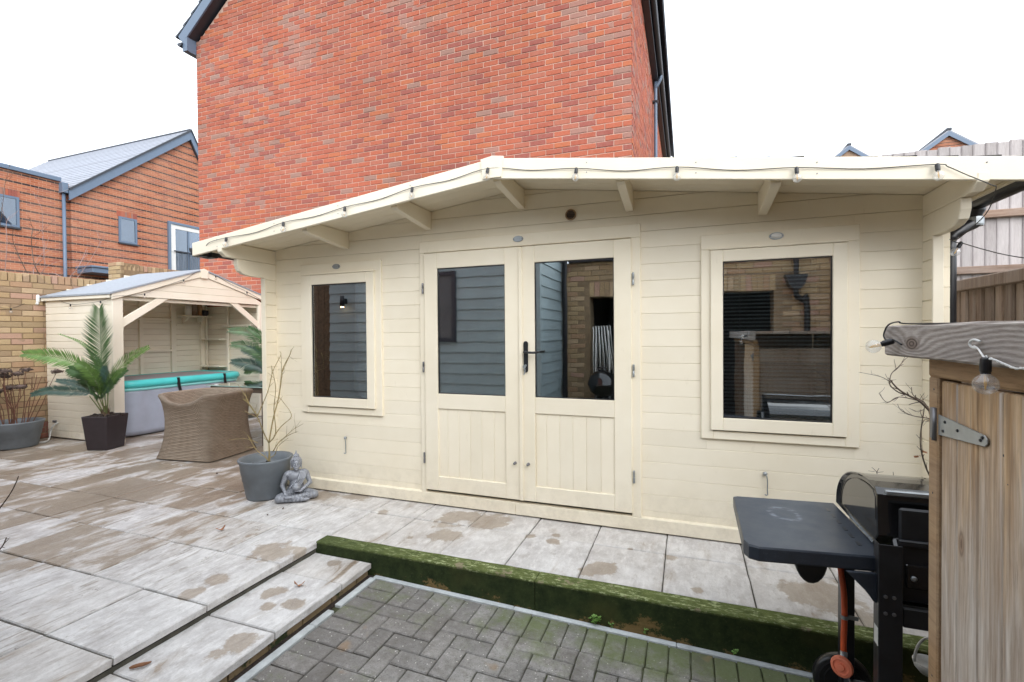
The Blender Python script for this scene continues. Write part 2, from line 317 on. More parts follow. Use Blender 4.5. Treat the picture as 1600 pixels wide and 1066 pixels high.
def wicker():
    s = NT('woven_rattan')
    uv = s.n('ShaderNodeUVMap'); vec = uv.outputs[0]
    sp = s.n('ShaderNodeSeparateXYZ'); s.l(vec, sp.inputs[0])
    a = s.math('SINE', s.math('MULTIPLY', sp.outputs[0], 2 * math.pi * 110)); b = s.math('SINE', s.math('MULTIPLY', sp.outputs[1], 2 * math.pi * 34))
    chk = s.math('MULTIPLY', a, b); row = s.math('ABSOLUTE', s.math('SINE', s.math('MULTIPLY', sp.outputs[1], 2 * math.pi * 34)))
    h = s.math('ADD', s.math('MULTIPLY', chk, 0.5), row)
    f = s.noise(6, 4, 0.6); st = s.noise(40, 3, 0.6, s.scale(0.4, 0.4, 6))
    col = s.mix(s.rng(f, 0.3, 0.7), (0.25, 0.185, 0.13), (0.33, 0.26, 0.195))
    col = s.mix(s.rng(st, 0.4, 0.7, 0, 0.6), col, (0.45, 0.38, 0.30))
    col = s.mix(s.rng(h, -0.1, 0.55, 0.85, 0), col, (0.07, 0.05, 0.035))
    s.set(Base_Color=col, Roughness=0.6, Specular_IOR_Level=0.4); s.bump(h, 0.8, 0.006); return s.m
M['wicker'] = wicker()
M['grey_frame'] = plain('blue_grey_metal', (0.125, 0.175, 0.25), 0.42, 0.06, 5, 0, 10, 0.02)
M['dark_grey_frame'] = plain('anthracite_metal', (0.03, 0.036, 0.048), 0.4, 0.08, 5, 0, 10, 0.02)
M['black'] = plain('black_plastic', (0.012, 0.012, 0.014), 0.32, 0.2, 10, 0.05, 80, 0)
M['black_metal'] = plain('black_powder_coat', (0.016, 0.017, 0.02), 0.38, 0.25, 20, 0.12, 160, 0)
M['black_gloss'] = plain('black_enamel', (0.012, 0.012, 0.013), 0.07, 0.2, 10, 0.02, 40, 0, spec=0.8)
def navy():
    s = NT('scuffed_shelf_metal'); f = s.noise(9, 5, 0.65); p = s.sep()
    col = s.mix(s.rng(f, 0.3, 0.7), (0.020, 0.026, 0.038), (0.036, 0.046, 0.064))
    c = atz(1225, 803, 0.6); d = s.n('ShaderNodeVectorMath', operation='DISTANCE'); s.l(s.scale(1, 0.8, 1), d.inputs[0]); d.inputs[1].default_value = (c.x, c.y * 0.8, 0.6)
    ring = s.rng(s.math('ABSOLUTE', s.math('SUBTRACT', s.math('ADD', d.outputs['Value'], s.math('MULTIPLY', s.math('SUBTRACT', s.noise(9, 4, 0.6), 0.5), 0.05)), 0.055)), 0.016, 0.004)
    smear = s.math('MULTIPLY', ring, s.rng(s.noise(22, 5, 0.7, s.scale(1, 2.2, 1)), 0.45, 0.68))
    col = s.mix(s.math('MULTIPLY', smear, 0.8), col, (0.24, 0.27, 0.32))
    dust = s.rng(s.noise(60, 6, 0.8), 0.58, 0.75, 0, 0.35); col = s.mix(dust, col, (0.12, 0.14, 0.17))
    s.set(Base_Color=col, Roughness=s.rng(f, 0.3, 0.7, 0.32, 0.5)); s.bump(s.noise(160, 3), 0.12, 0.002); return s.m
M['navy'] = navy()
M['steel'] = plain('galvanised_steel', (0.36, 0.385, 0.40), 0.42, 0.15, 30, 0.1, 60, 0, metal=0.7)
M['dark_steel'] = plain('dull_steel', (0.2, 0.2, 0.21), 0.42, 0.15, 30, 0.1, 60, 0, metal=0.7)
M['white'] = plain('white_plastic', (0.74, 0.74, 0.72), 0.45, 0.06, 10, 0)
M['orange'] = plain('orange_rubber_hose', (0.72, 0.115, 0.035), 0.45, 0.12, 20, 0)
M['orange_disc'] = plain('faded_orange_plastic', (0.74, 0.20, 0.11), 0.5, 0.1, 20, 0)
M['felt'] = plain('grey_roof_felt', (0.30, 0.33, 0.37), 0.85, 0.12, 30, 0.4, 150, 0.03)
M['shingle'] = plain('black_roof_shingle', (0.025, 0.025, 0.028), 0.9, 0.3, 40, 0.4, 150, 0.2)
M['slate'] = plain('pale_grey_slate', (0.27, 0.285, 0.33), 0.5, 0.14, 6, 0.2, 30, 0.12)
M['tile_dark'] = plain('dark_roof_tile', (0.045, 0.055, 0.072), 0.55, 0.2, 6, 0.2, 40, 0.15)
M['pot'] = plain('grey_plastic_pot', (0.15, 0.17, 0.19), 0.5, 0.15, 7, 0.2, 90, 0.03)
M['soil'] = plain('dark_soil', (0.035, 0.025, 0.02), 0.95, 0.4, 30, 0.8, 60, 0.1, bd=0.02)
M['palmpot'] = plain('dark_plum_woven_pot', (0.032, 0.024, 0.028), 0.5, 0.2, 12, 0.2, 120, 0)
M['fr1'] = plain('palm_leaf_green', (0.055, 0.115, 0.04), 0.42, 0.25, 7, 0.1, 60, 0.22)
M['fr2'] = plain('palm_leaf_fresh_green', (0.115, 0.21, 0.05), 0.42, 0.22, 7, 0.1, 60, 0.2)
M['fr3'] = plain('palm_leaf_blue_green', (0.05, 0.095, 0.075), 0.4, 0.25, 7, 0.1, 60, 0.2)
M['stalk'] = plain('palm_stalk', (0.21, 0.25, 0.095), 0.55, 0.2, 8, 0.1, 60, 0.1)
M['trunk'] = plain('palm_base_fibre', (0.13, 0.09, 0.055), 0.9, 0.35, 20, 0.5, 60, 0.1)
M['twig'] = plain('olive_twig', (0.29, 0.225, 0.10), 0.7, 0.25, 15, 0.2, 60, 0.15)
M['twig_red'] = plain('red_brown_stem', (0.165, 0.075, 0.05), 0.75, 0.25, 15, 0.2, 60, 0.2)
M['twig_dark'] = plain('dark_brown_twig', (0.10, 0.07, 0.05), 0.8, 0.25, 15, 0.2, 60, 0.2)
M['twig_pink'] = plain('pale_pinkish_twig', (0.36, 0.25, 0.23), 0.8, 0.2, 15, 0.2, 60, 0.2)
M['dryflower'] = plain('dead_flower_head', (0.105, 0.075, 0.065), 0.9, 0.3, 20, 0.2, 60, 0.3)
M['leafbrown'] = plain('fallen_leaf_brown', (0.27, 0.12, 0.055), 0.7, 0.3, 30, 0.2, 60, 0.3)
M['weed'] = plain('weed_leaf_green', (0.14, 0.27, 0.05), 0.6, 0.2, 30, 0.1, 60, 0.2)
M['teal'] = plain('teal_vinyl', (0.09, 0.66, 0.66), 0.33, 0.1, 3, 0.08, 20, 0)
M['turq'] = plain('turquoise_vinyl', (0.34, 0.86, 0.86), 0.35, 0.06, 3, 0.05, 20, 0)
M['tubside'] = plain('blue_grey_vinyl', (0.42, 0.46, 0.56), 0.45, 0.1, 3, 0.1, 20, 0)
M['tubtop'] = plain('mauve_grey_cover', (0.30, 0.28, 0.30), 0.6, 0.1, 6, 0.2, 30, 0)
M['clad'] = plain('grey_blue_cladding', (0.27, 0.335, 0.355), 0.6, 0.08, 3, 0.15, 30, 0.06)
M['dark_room'] = plain('dark_interior', (0.10, 0.10, 0.105), 0.7, 0.2, 3, 0, 30, 0)
M['room'] = plain('cabin_interior_wood', (0.30, 0.28, 0.26), 0.7, 0.2, 3, 0, 30, 0)
M['blind'] = plain('blind_slat', (0.82, 0.84, 0.86), 0.5, 0.05, 3, 0, 30, 0.02)
M['ground'] = plain('ground_soil_and_grass', (0.09, 0.085, 0.06), 0.95, 0.4, 3, 0.5, 20, 0)
M['glassedge'] = plain('green_glass_edge', (0.42, 0.60, 0.55), 0.15, 0.05, 5, 0)
M['farblind'] = plain('pale_blue_grey_blind', (0.40, 0.50, 0.58), 0.6, 0.1, 2, 0)
M['filament'] = plain('amber_filament', (0.75, 0.42, 0.08), 0.4, 0.1, 10, 0)

def statue_m():
    s = NT('two_tone_silver'); f = s.noise(60, 5, 0.7); g = s.noise(14, 4, 0.6)
    pt = s.rng(s.geo.outputs['Pointiness'], 0.44, 0.54)  # colour goes darker in hollows, paler on raised parts
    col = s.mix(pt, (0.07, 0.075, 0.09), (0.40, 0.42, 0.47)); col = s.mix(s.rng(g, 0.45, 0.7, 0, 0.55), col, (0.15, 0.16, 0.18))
    s.set(Base_Color=col, Roughness=0.48, Metallic=0.25); s.bump(f, 0.25, 0.003); return s.m
M['silver'] = statue_m()

def glass_pane(name, refl, tint, ior=1.6):
    s = NT(name); s.t.nodes.remove(s.b)
    fr = s.n('ShaderNodeFresnel'); fr.inputs['IOR'].default_value = ior
    gl = s.n('ShaderNodeBsdfGlossy'); gl.inputs['Roughness'].default_value = 0.0; gl.inputs['Color'].default_value = (0.94, 0.98, 1.0, 1)
    # old glass is never quite flat: long slow waves in the reflection
    bp = s.n('ShaderNodeBump'); bp.inputs['Strength'].default_value = 0.018; bp.inputs['Distance'].default_value = 0.05
    s.l(s.noise(2.2, 2, 0.5), bp.inputs['Height']); s.l(bp.outputs[0], gl.inputs['Normal'])
    tr = s.n('ShaderNodeBsdfTransparent'); tr.inputs['Color'].default_value = (*tint, 1)
    mxs = s.n('ShaderNodeMixShader'); s.l(s.math('MINIMUM', s.math('ADD', fr.outputs[0], refl), 1.0), mxs.inputs[0])
    s.l(tr.outputs[0], mxs.inputs[1]); s.l(gl.outputs[0], mxs.inputs[2]); s.l(mxs.outputs[0], s.out.inputs[0]); return s.m
M['pane'] = glass_pane('window_glass', 0.42, (0.93, 0.97, 0.98))
M['pane_far'] = glass_pane('far_window_glass', 0.08, (0.6, 0.68, 0.78))
M['tableglass'] = glass_pane('table_glass', 0.34, (0.80, 0.90, 0.87))
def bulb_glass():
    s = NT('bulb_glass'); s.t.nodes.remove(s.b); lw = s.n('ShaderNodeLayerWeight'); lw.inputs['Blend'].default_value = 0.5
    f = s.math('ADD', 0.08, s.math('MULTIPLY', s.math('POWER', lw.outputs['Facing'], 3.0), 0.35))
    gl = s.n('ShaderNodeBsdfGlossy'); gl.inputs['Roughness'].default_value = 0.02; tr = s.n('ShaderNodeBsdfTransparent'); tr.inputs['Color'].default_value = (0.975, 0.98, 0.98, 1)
    df = s.n('ShaderNodeBsdfDiffuse'); df.inputs['Color'].default_value = (0.9, 0.9, 0.9, 1); m0 = s.n('ShaderNodeMixShader'); m0.inputs[0].default_value = 0.13      # white mixed into the glass, stands for sky reflected on the bulb
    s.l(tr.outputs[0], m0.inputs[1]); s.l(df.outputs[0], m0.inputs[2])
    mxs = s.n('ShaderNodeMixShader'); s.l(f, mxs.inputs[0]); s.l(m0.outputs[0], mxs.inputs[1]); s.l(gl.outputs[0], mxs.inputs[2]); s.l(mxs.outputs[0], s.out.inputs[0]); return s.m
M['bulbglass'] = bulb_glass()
def emis(name, c, e):
    s = NT(name); s.set(Base_Color=c, Emission_Color=c, Emission_Strength=e); return s.m
M['lamp'] = emis('lit_lamp', (1.0, 0.62, 0.3), 9)

# ------------------------------------------------------------------ objects
OFF = {}
def link(name, me, mat=None, parent=None, loc=None):
    o = bpy.data.objects.new(name, me); COL.objects.link(o)
    if mat is not None and me is not None and hasattr(me, 'materials'):
        for m_ in (mat if isinstance(mat, (list, tuple)) else [mat]):
            if m_.name not in [x.name for x in me.materials if x]: me.materials.append(m_)
    if loc is not None: o.location = loc
    if parent is not None:
        o.parent = parent
        o.matrix_parent_inverse = Matrix.Translation(-Vector(OFF.get(parent.name, (0, 0, 0))))
        if loc is not None and parent.name not in OFF: OFF[o.name] = loc
    return o
def tag(o, label=None, cat=None, group=None, kind=None):
    if label: o['label'] = label
    if cat: o['category'] = cat
    if group: o['group'] = group
    if kind: o['kind'] = kind
    return o
def thing(name, loc, label, cat, group=None):
    o = bpy.data.objects.new(name, None); COL.objects.link(o); o.location = loc; o.empty_display_size = 0.1
    OFF[o.name] = tuple(loc); return tag(o, label, cat, group)

class MB:
    def __init__(s): s.v = []; s.f = []; s.mi = []; s.uv = None
    def add(s, vs, fs, mi=0):
        b = len(s.v); s.v += [tuple(x) for x in vs]; s.f += [tuple(b + i for i in q) for q in fs]; s.mi += [mi] * len(fs); return s
    def box(s, x0, x1, y0, y1, z0, z1, mi=0):
        return s.add([(x0, y0, z0), (x1, y0, z0), (x1, y1, z0), (x0, y1, z0), (x0, y0, z1), (x1, y0, z1), (x1, y1, z1), (x0, y1, z1)],
                     [(0, 3, 2, 1), (4, 5, 6, 7), (0, 1, 5, 4), (1, 2, 6, 5), (2, 3, 7, 6), (3, 0, 4, 7)], mi)
    def prism(s, poly, vec, mi=0):      # poly: 3D points, extruded by vec
        n = len(poly); a = [Vector(p) for p in poly]; b = [p + Vector(vec) for p in a]
        return s.add(a + b, [tuple(range(n))[::-1], tuple(range(n, 2 * n))] + [(i, (i + 1) % n, n + (i + 1) % n, n + i) for i in range(n)], mi)
    def tube(s, pts, r, n=6, r1=None, mi=0, caps=True):
        pts = [Vector(p) for p in pts]; N = len(pts); vs = []; prev = None
        for i, p in enumerate(pts):
            t = (pts[min(i + 1, N - 1)] - pts[max(i - 1, 0)])
            if t.length < 1e-9: t = Vector((0, 0, 1))
            t.normalize()
            if prev is None: a = t.orthogonal().normalized()
            else:
                a = prev - t * prev.dot(t); a = a.normalized() if a.length > 1e-6 else t.orthogonal().normalized()
            prev = a; b = t.cross(a)
            rr = r[i] if isinstance(r, (list, tuple)) else (r if r1 is None else r + (r1 - r) * i / max(1, N - 1))
            for k in range(n):
                th = 2 * math.pi * k / n; vs.append(p + (a * math.cos(th) + b * math.sin(th)) * rr)
        fs = [(i * n + k, i * n + (k + 1) % n, (i + 1) * n + (k + 1) % n, (i + 1) * n + k) for i in range(N - 1) for k in range(n)]
        if caps: fs += [tuple(range(n))[::-1], tuple((N - 1) * n + k for k in range(n))]
        return s.add(vs, fs, mi)
    def lathe(s, prof, c, n=24, axis='Z', mi=0):
        vs = []; c = Vector(c)
        for (r, h) in prof:
            for k in range(n):
                th = 2 * math.pi * k / n; x, y = r * math.cos(th), r * math.sin(th)
                vs.append(c + (Vector((x, y, h)) if axis == 'Z' else Vector((h, x, y)) if axis == 'X' else Vector((x, h, y))))
        N = len(prof); fs = [(i * n + k, i * n + (k + 1) % n, (i + 1) * n + (k + 1) % n, (i + 1) * n + k) for i in range(N - 1) for k in range(n)]
        if prof[0][0] > 1e-4: fs.append(tuple(range(n))[::-1])
        if prof[-1][0] > 1e-4: fs.append(tuple((N - 1) * n + k for k in range(n)))
        return s.add(vs, fs, mi)
    def ell(s, c, r, n=10, m=6, mi=0):
        vs = []; c = Vector(c); r = r if isinstance(r, (tuple, list)) else (r, r, r)
        for i in range(m + 1):
            ph = math.pi * i / m
            for k in range(n):
                th = 2 * math.pi * k / n
                vs.append((c.x + r[0] * math.sin(ph) * math.cos(th), c.y + r[1] * math.sin(ph) * math.sin(th), c.z + r[2] * math.cos(ph)))
        return s.add(vs, [(i * n + k, (i + 1) * n + k, (i + 1) * n + (k + 1) % n, i * n + (k + 1) % n) for i in range(m) for k in range(n)], mi)
    def mesh(s, name, smooth=False):
        me = bpy.data.meshes.new(name); me.from_pydata(s.v, [], s.f); me.validate(clean_customdata=False)
        if len(s.mi) == len(me.polygons) and any(s.mi): me.polygons.foreach_set('material_index', s.mi)
        if smooth: me.polygons.foreach_set('use_smooth', [True] * len(me.polygons))
        me.update(); return me
    def build(s, name, mat, parent=None, bevel=0, smooth=False, seg=1):
        me = s.mesh(name, smooth)
        for m_ in (mat if isinstance(mat, (list, tuple)) else [mat]): me.materials.append(m_)
        if bevel or not smooth:
            bm = bmesh.new(); bm.from_mesh(me)
            if smooth is False: bmesh.ops.recalc_face_normals(bm, faces=bm.faces)
            bm.to_mesh(me); bm.free()
        o = link(name, me, None, parent)
        if bevel:
            b = o.modifiers.new('bevel', 'BEVEL'); b.width = bevel; b.segments = seg; b.limit_method = 'ANGLE'; b.angle_limit = R(40)
        return o
def box(name, mat, parent, x0, x1, y0, y1, z0, z1, bevel=0.004):
    return MB().box(x0, x1, y0, y1, z0, z1).build(name, mat, parent, bevel)
def catmull(P, n=6):
    P = [Vector(p) for p in P]; out = []
    for i in range(len(P) - 1):
        a, b, c, d = P[max(i - 1, 0)], P[i], P[i + 1], P[min(i + 2, len(P) - 1)]
        for k in range(n):
            t = k / n; out.append(0.5 * ((2 * b) + (c - a) * t + (2 * a - 5 * b + 4 * c - d) * t * t + (3 * b - a - 3 * c + d) * t ** 3))
    out.append(P[-1]); return out

# ------------------------------------------------------------------ setting: ground, patio, step, paving
g = MB(); g.add([(-300, -300, -0.32), (300, -300, -0.32), (300, 300, -0.32), (-300, 300, -0.32)], [(0, 1, 2, 3)])
tag(g.build('ground', M['ground']), kind='structure')

def chamfer_slab(x0, x1, y0, y1, z0, z1, c=0.004, jit=0.0, rs=None):
    """slab with slightly uneven chamfered edges, centred on nothing (world coordinates)"""
    rs = rs or random
    nx, ny = 5, 5; vs = []; fs = []
    def ring(ins, z, e):
        P = []
        for i in range(nx): P.append((x0 + ins + (x1 - x0 - 2 * ins) * i / nx, y0 + ins))
        for i in range(ny): P.append((x1 - ins, y0 + ins + (y1 - y0 - 2 * ins) * i / ny))
        for i in range(nx): P.append((x1 - ins - (x1 - x0 - 2 * ins) * i / nx, y1 - ins))
        for i in range(ny): P.append((x0 + ins, y1 - ins - (y1 - y0 - 2 * ins) * i / ny))
        return [(a + rs.uniform(-e, e), b + rs.uniform(-e, e), z) for a, b in P]
    m = MB(); n = 2 * (nx + ny)
    R1, R2, R3 = ring(0, z0, jit), ring(0, z1 - c, jit), ring(c, z1, jit)
    m.add(R1 + R2 + R3, [(i, (i + 1) % n, n + (i + 1) % n, n + i) for i in range(n)] + [(n + i, n + (i + 1) % n, 2 * n + (i + 1) % n, 2 * n + i) for i in range(n)] + [tuple(range(2 * n, 3 * n))])
    return m
rs = random.Random(3)
pm = MB(); pm.box(-8.25, -2.30, 0.62, 9.0, -0.31, -0.010); pm.box(-2.30, 1.9, 2.60, 7.3, -0.31, -0.0105); pm.box(-2.35, -2.285, 0.62, 2.6, -0.31, -0.0455)
patio = tag(pm.build('patio', M['grout']), kind='structure')
def slab(x0, x1, y0, y1, z=0.0, parent=None, th=0.036, gap=0.0035):
    dz = rs.uniform(-0.0025, 0.0025)
    m = chamfer_slab(x0 + gap, x1 - gap, y0 + gap, y1 - gap, z - th, z + dz, 0.005, 0.0016, rs)
    m.build('paving_slab', M['slab'], parent or patio)
YJ = [0.64, 0.86, 1.29, 1.71, 2.17, 2.61, 3.05]
while YJ[-1] < 8.3: YJ.append(YJ[-1] + 0.445)
XJ = [-2.75 - 0.45 * i for i in range(0, 13)]
for a, b in zip(YJ, YJ[1:]):
    for x1, x0 in zip(XJ, XJ[1:]):
        if a > 4.6 and x0 < -6.9: continue
        if a > 6.9: continue
        if x0 > -3.75 and a > 3.3: continue
        slab(x0, x1, a, b)
for a, b in zip(YJ[:6], YJ[1:6]): slab(-2.75, -2.255 - 0.02, a, b)      # front edge strip, oversails the riser
slab(-2.75, -2.275, 2.61, 3.05); slab(-2.75, -2.275, 3.05, 3.42)
slab(-3.20, -2.75, 3.05, 3.42); slab(-3.65, -3.2, 3.05, 3.42)
XR = [-2.275, -1.885, -1.445, -1.01, -0.57, -0.125, 0.32, 0.765, 1.21, 1.60]
for a, b in zip(XR, XR[1:]):
    slab(a, b, 2.585, 3.04); slab(a, b, 3.04, 3.42)
# brick riser under the upper edge and the lower step
st = MB(); st.box(-2.30, -1.885, 0.62, 2.472, -0.31, -0.105)
step = tag(st.build('lower_step', M['grout']), kind='structure')
for a, b in zip([0.64, 0.86, 1.29, 1.73, 2.20], [0.86, 1.29, 1.73, 2.20, 2.474]): slab(-2.292, -1.85, a, b, -0.065, step, 0.036)
def rbrick(x0, x1, y0, y1, z0, z1, par, mat, name='brick'):
    m = chamfer_slab(x0, x1, y0, y1, z0, z1, 0.004, 0.002, rs); m.build(name, mat, par)
s_ = NT('damp_riser_brick'); pz = s_.sep(); nn = s_.noise(7, 5, 0.7)
cc = s_.mix(s_.noise(18, 4), (0.20, 0.14, 0.075), (0.36, 0.27, 0.155)); cc = s_.mix(s_.rng(nn, 0.52, 0.6), cc, (0.035, 0.05, 0.018))
s_.set(Base_Color=cc, Roughness=0.9); s_.bump(s_.noise(60, 4), 0.5, 0.004); M['riser'] = s_.m
y = 0.64
while y < 2.45:
    y2 = min(y + 0.215, 2.47); rbrick(-1.94, -1.872, y, y2 - 0.008, -0.20, -0.104, step, M['riser']); y = y2
y = 0.64
while y < 2.45:
    y2 = min(y + 0.215, 2.47); rbrick(-2.36, -2.298, y, y2 - 0.008, -0.066, -0.038, patio, M['riser']); y = y2

# block paving, falling gently to the right
SLP = -0.0235
def bz(x): return -0.140 + SLP * (x + 1.8)
bp = MB(); bp.add([(-1.9, -0.62, bz(-1.9) - 0.012), (3.2, -0.62, bz(3.2) - 0.012), (3.2, 2.6, bz(3.2) - 0.012), (-1.9, 2.6, bz(-1.9) - 0.012)], [(0, 1, 2, 3)])
M['mossjoint'] = plain('mossy_joint_sand', (0.068, 0.075, 0.034), 0.95, 0.5, 9, 0.5, 90, 0)
paving = tag(bp.build('block_paving', M['mossjoint']), kind='structure')
BC = {}
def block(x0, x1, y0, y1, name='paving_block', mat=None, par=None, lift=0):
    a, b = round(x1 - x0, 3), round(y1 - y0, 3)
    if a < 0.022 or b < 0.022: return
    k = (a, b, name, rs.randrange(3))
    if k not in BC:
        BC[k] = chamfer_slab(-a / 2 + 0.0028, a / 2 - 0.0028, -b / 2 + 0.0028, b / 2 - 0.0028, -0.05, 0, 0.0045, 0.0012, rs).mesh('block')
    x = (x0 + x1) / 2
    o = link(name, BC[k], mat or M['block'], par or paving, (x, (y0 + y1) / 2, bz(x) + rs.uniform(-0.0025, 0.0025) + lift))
    o.rotation_euler = (rs.uniform(-.004, .004), -math.atan(SLP) + rs.uniform(-.004, .004), rs.uniform(-.006, .006))
XE, YE = -1.79, 2.438                          # edges of the block area
x = XE + 0.205
block(XE, XE + 0.2, 2.34, YE)
while x < 1.45: block(x, x + 0.1, YE - 0.2, YE); x += 0.1
y = 2.34
while y > 0.95: block(XE, XE + 0.2, y - 0.1, y); y -= 0.1
fx0, fy1 = XE + 0.2, YE - 0.2
def clipb(a, b, c, d):
    x0 = fx0 + a; x1 = fx0 + b; y0 = fy1 - d; y1 = fy1 - c
    x0 = max(x0, fx0); y1 = min(y1, fy1)
    if x1 - x0 > 0.02 and y1 - y0 > 0.02 and y1 > 1.02 and x0 < 1.0: block(x0, x1, y0, y1)
for i in range(-1, 28):
    for j in range(-1, 14):
        k = (i - j) % 4
        if k == 0: clipb(i * .1, i * .1 + .2, j * .1, j * .1 + .1)
        elif k == 3: clipb(i * .1, i * .1 + .1, j * .1, j * .1 + .2)
pe = MB()
for a, b in zip([XE - 0.03, -0.9, -0.05, 0.75], [-0.902, -0.052, 0.748, 1.6]):
    pe.add([(a, YE + 0.002, bz(a) - 0.05), (b, YE + 0.002, bz(b) - 0.05), (b, 2.4725, bz(b) - 0.05), (a, 2.4725, bz(a) - 0.05),
            (a, YE + 0.002, bz(a) + 0.004), (b, YE + 0.002, bz(b) + 0.004), (b, 2.4725, bz(b) + 0.004), (a, 2.4725, bz(a) + 0.004)],
           [(4, 5, 6, 7), (0, 1, 5, 4), (1, 2, 6, 5), (3, 0, 4, 7), (2, 3, 7, 6)])
for a, b in zip([0.7, 1.35, 1.93, 2.12], [1.348, 1.928, 2.07, 2.436]): pe.box(-1.836, XE - 0.003, a, b, -0.22, bz(XE) + 0.006)
tag(MB().box(-1.871, -1.837, 0.64, 2.47, -0.25, bz(XE) - 0.004).build('soil_strip', M['soil']), kind='structure')
tag(pe.build('concrete_edging', M['edging'], None, 0.004), kind='structure')

# timber sleepers holding up the slab strip
for (a, b, lab) in ((-2.285, -0.786, 'shorter left mossy green timber sleeper, its end behind the lower step'), (-0.782, 1.65, 'long right mossy green timber sleeper running behind the barbecue')):
    m = MB(); N = 14; ys = (2.473, 2.580)
    vs = []
    for i in range(N + 1):
        x = a + (b - a) * i / N; j = rs.uniform(-0.002, 0.002)
        vs += [(x, ys[0] + j, -0.30), (x, ys[0] + j * 1.3, 0.0 + j), (x, ys[0] + 0.006, 0.006 + j), (x, ys[1] - 0.004, 0.006 + j), (x, ys[1], -0.002), (x, ys[1], -0.3)]
    fs = [(i * 6 + k, i * 6 + (k + 1) % 6, (i + 1) * 6 + (k + 1) % 6, (i + 1) * 6 + k) for i in range(N) for k in range(6)]
    m.add(vs, fs + [tuple(range(6)), tuple(range(N * 6, N * 6 + 6))])
    tag(m.build('timber_sleeper', M['moss']), lab, 'sleeper', 'mossy timber sleepers edging the slabs')

# ------------------------------------------------------------------ brickwork in real bricks
def brickwork(parent, axis, face, sign, ulen0, ulen1, z0, z1, mat, mortar, keep=None, nmax=300, bl=0.225, bh=0.075, jt=0.010, proud=0.007, hole=None, score=None, back=None):
    """bricks on the plane <axis>=face; sign = outward direction. keep(u,z)->bool clips"""
    rb = random.Random(11); todo = []
    nrow = int(math.ceil((z1 - z0) / bh))
    for row in range(nrow):
        za, zb = z0 + row * bh, min(z0 + row * bh + bh - jt, z1)
        u = ulen0 - (bl / 2 if row % 2 else 0)
        while u < ulen1:
            a, b = max(u, ulen0), min(u + bl - jt, ulen1); u += bl
            if b - a < 0.03: continue
            um, zm = (a + b) / 2, (za + zb) / 2
            if keep and not keep(um, zm, a, b, za, zb): continue
            if hole and hole(um, zm): continue
            pt = (um, face, zm) if axis == 'Y' else (face, um, zm)
            todo.append((score(pt) if score else 0, a, b, za, zb))
    todo.sort(key=lambda t: -t[0])
    cache = {}
    def shape(L, H):
        c = 0.0035; D = 0.05
        ring0 = [(-L / 2, -H / 2), (L / 2, -H / 2), (L / 2, H / 2), (-L / 2, H / 2)]
        vs = [(x, -D, z) for x, z in ring0] + [(x, proud - c, z) for x, z in ring0] + [(x - math.copysign(c, x), proud, z - math.copysign(c, z)) for x, z in ring0]
        fs = [(i, (i + 1) % 4, 4 + (i + 1) % 4, 4 + i) for i in range(4)] + [(4 + i, 4 + (i + 1) % 4, 8 + (i + 1) % 4, 8 + i) for i in range(4)] + [(8, 9, 10, 11)]
        return vs, fs
    def place(v, um, zm, dj):       # local (along, out, z) -> world
        return (um + v[0], face + sign * (v[1] + dj), zm + v[2]) if axis == 'Y' else (face + sign * (v[1] + dj), um + v[0], zm + v[2])
    rest = MB()
    for i, (sc, a, b, za, zb) in enumerate(todo):
        L, H = round(b - a, 3), round(zb - za, 3); um, zm = (a + b) / 2, (za + zb) / 2; dj = rb.uniform(-0.0025, 0.0025)
        vs, fs = shape(L, H)
        if i < nmax and sc > 0:
            k = (L, H)
            if k not in cache:
                m = MB(); m.add([place(v, 0, 0, -face * sign if False else 0) for v in vs], fs)
                m.v = [((x, y_ - face, z) if axis == 'Y' else (x - face, y_, z)) for x, y_, z in m.v]
                me = m.mesh('brick'); bm = bmesh.new(); bm.from_mesh(me); bmesh.ops.recalc_face_normals(bm, faces=bm.faces); bm.to_mesh(me); bm.free(); me.materials.append(mat); cache[k] = me
            loc = (um, face + sign * dj, zm) if axis == 'Y' else (face + sign * dj, um, zm)
            link('brick', cache[k], None, parent, loc)
        else: rest.add([place(v, um, zm, dj) for v in vs], fs)
    if rest.v:
        tag(rest.build('brickwork', mat, parent), kind='stuff')
def vis(pt):                        # how large a brick shows (0 outside the frame)
    q = proj(pt)
    if not q or not (-20 < q[0] < 1620 and -20 < q[1] < 1086): return 0
    return 1 / q[2]

# ------------------------------------------------------------------ tall red brick house behind the cabin
HY, HX0, HX1, HE = 6.2, -8.285, -0.64, 6.62
HA = (HX0 + HX1) / 2; HS = 0.80; HR = HE + HS * (HA - HX0)
house = thing('brick_house', (HA, HY, 0), 'tall red brick house gable rising right behind the cream cabin', 'house')
m = MB(); e = 0.004
m.prism([(HX0 + 0.003, HY, -0.3), (HX1 - 0.003, HY, -0.3), (HX1 - 0.003, HY, HE), (HA, HY, HR - 0.02), (HX0 + 0.003, HY, HE)], (0, 9.2, 0))
m.build('wall', M['mortar_red'], house)
def hkeep(u, z, a, b, za, zb): return zb < HE - 0.02 + HS * min(a - HX0, HX1 - b) + 0.10
def hscore(pt):
    q = proj(pt)
    if not q or not (300 < q[0] < 990 and -5 < q[1]): return 0
    roofy = 385 - (q[0] - 303) * 0.275 if q[0] < 760 else 247
    return (1 / q[2]) if q[1] < roofy else 0
brickwork(house, 'Y', HY, -1, HX0, HX1, 1.2, 9.6, M['brick_red'], M['mortar_red'], hkeep, 300, score=hscore)
def skeep(u, z, a, b, za, zb): return True
brickwork(house, 'X', HX1, 1, HY, HY + 9.2, 2.4, HE - 0.03, M['brick_red'], M['mortar_red'], None, 0)
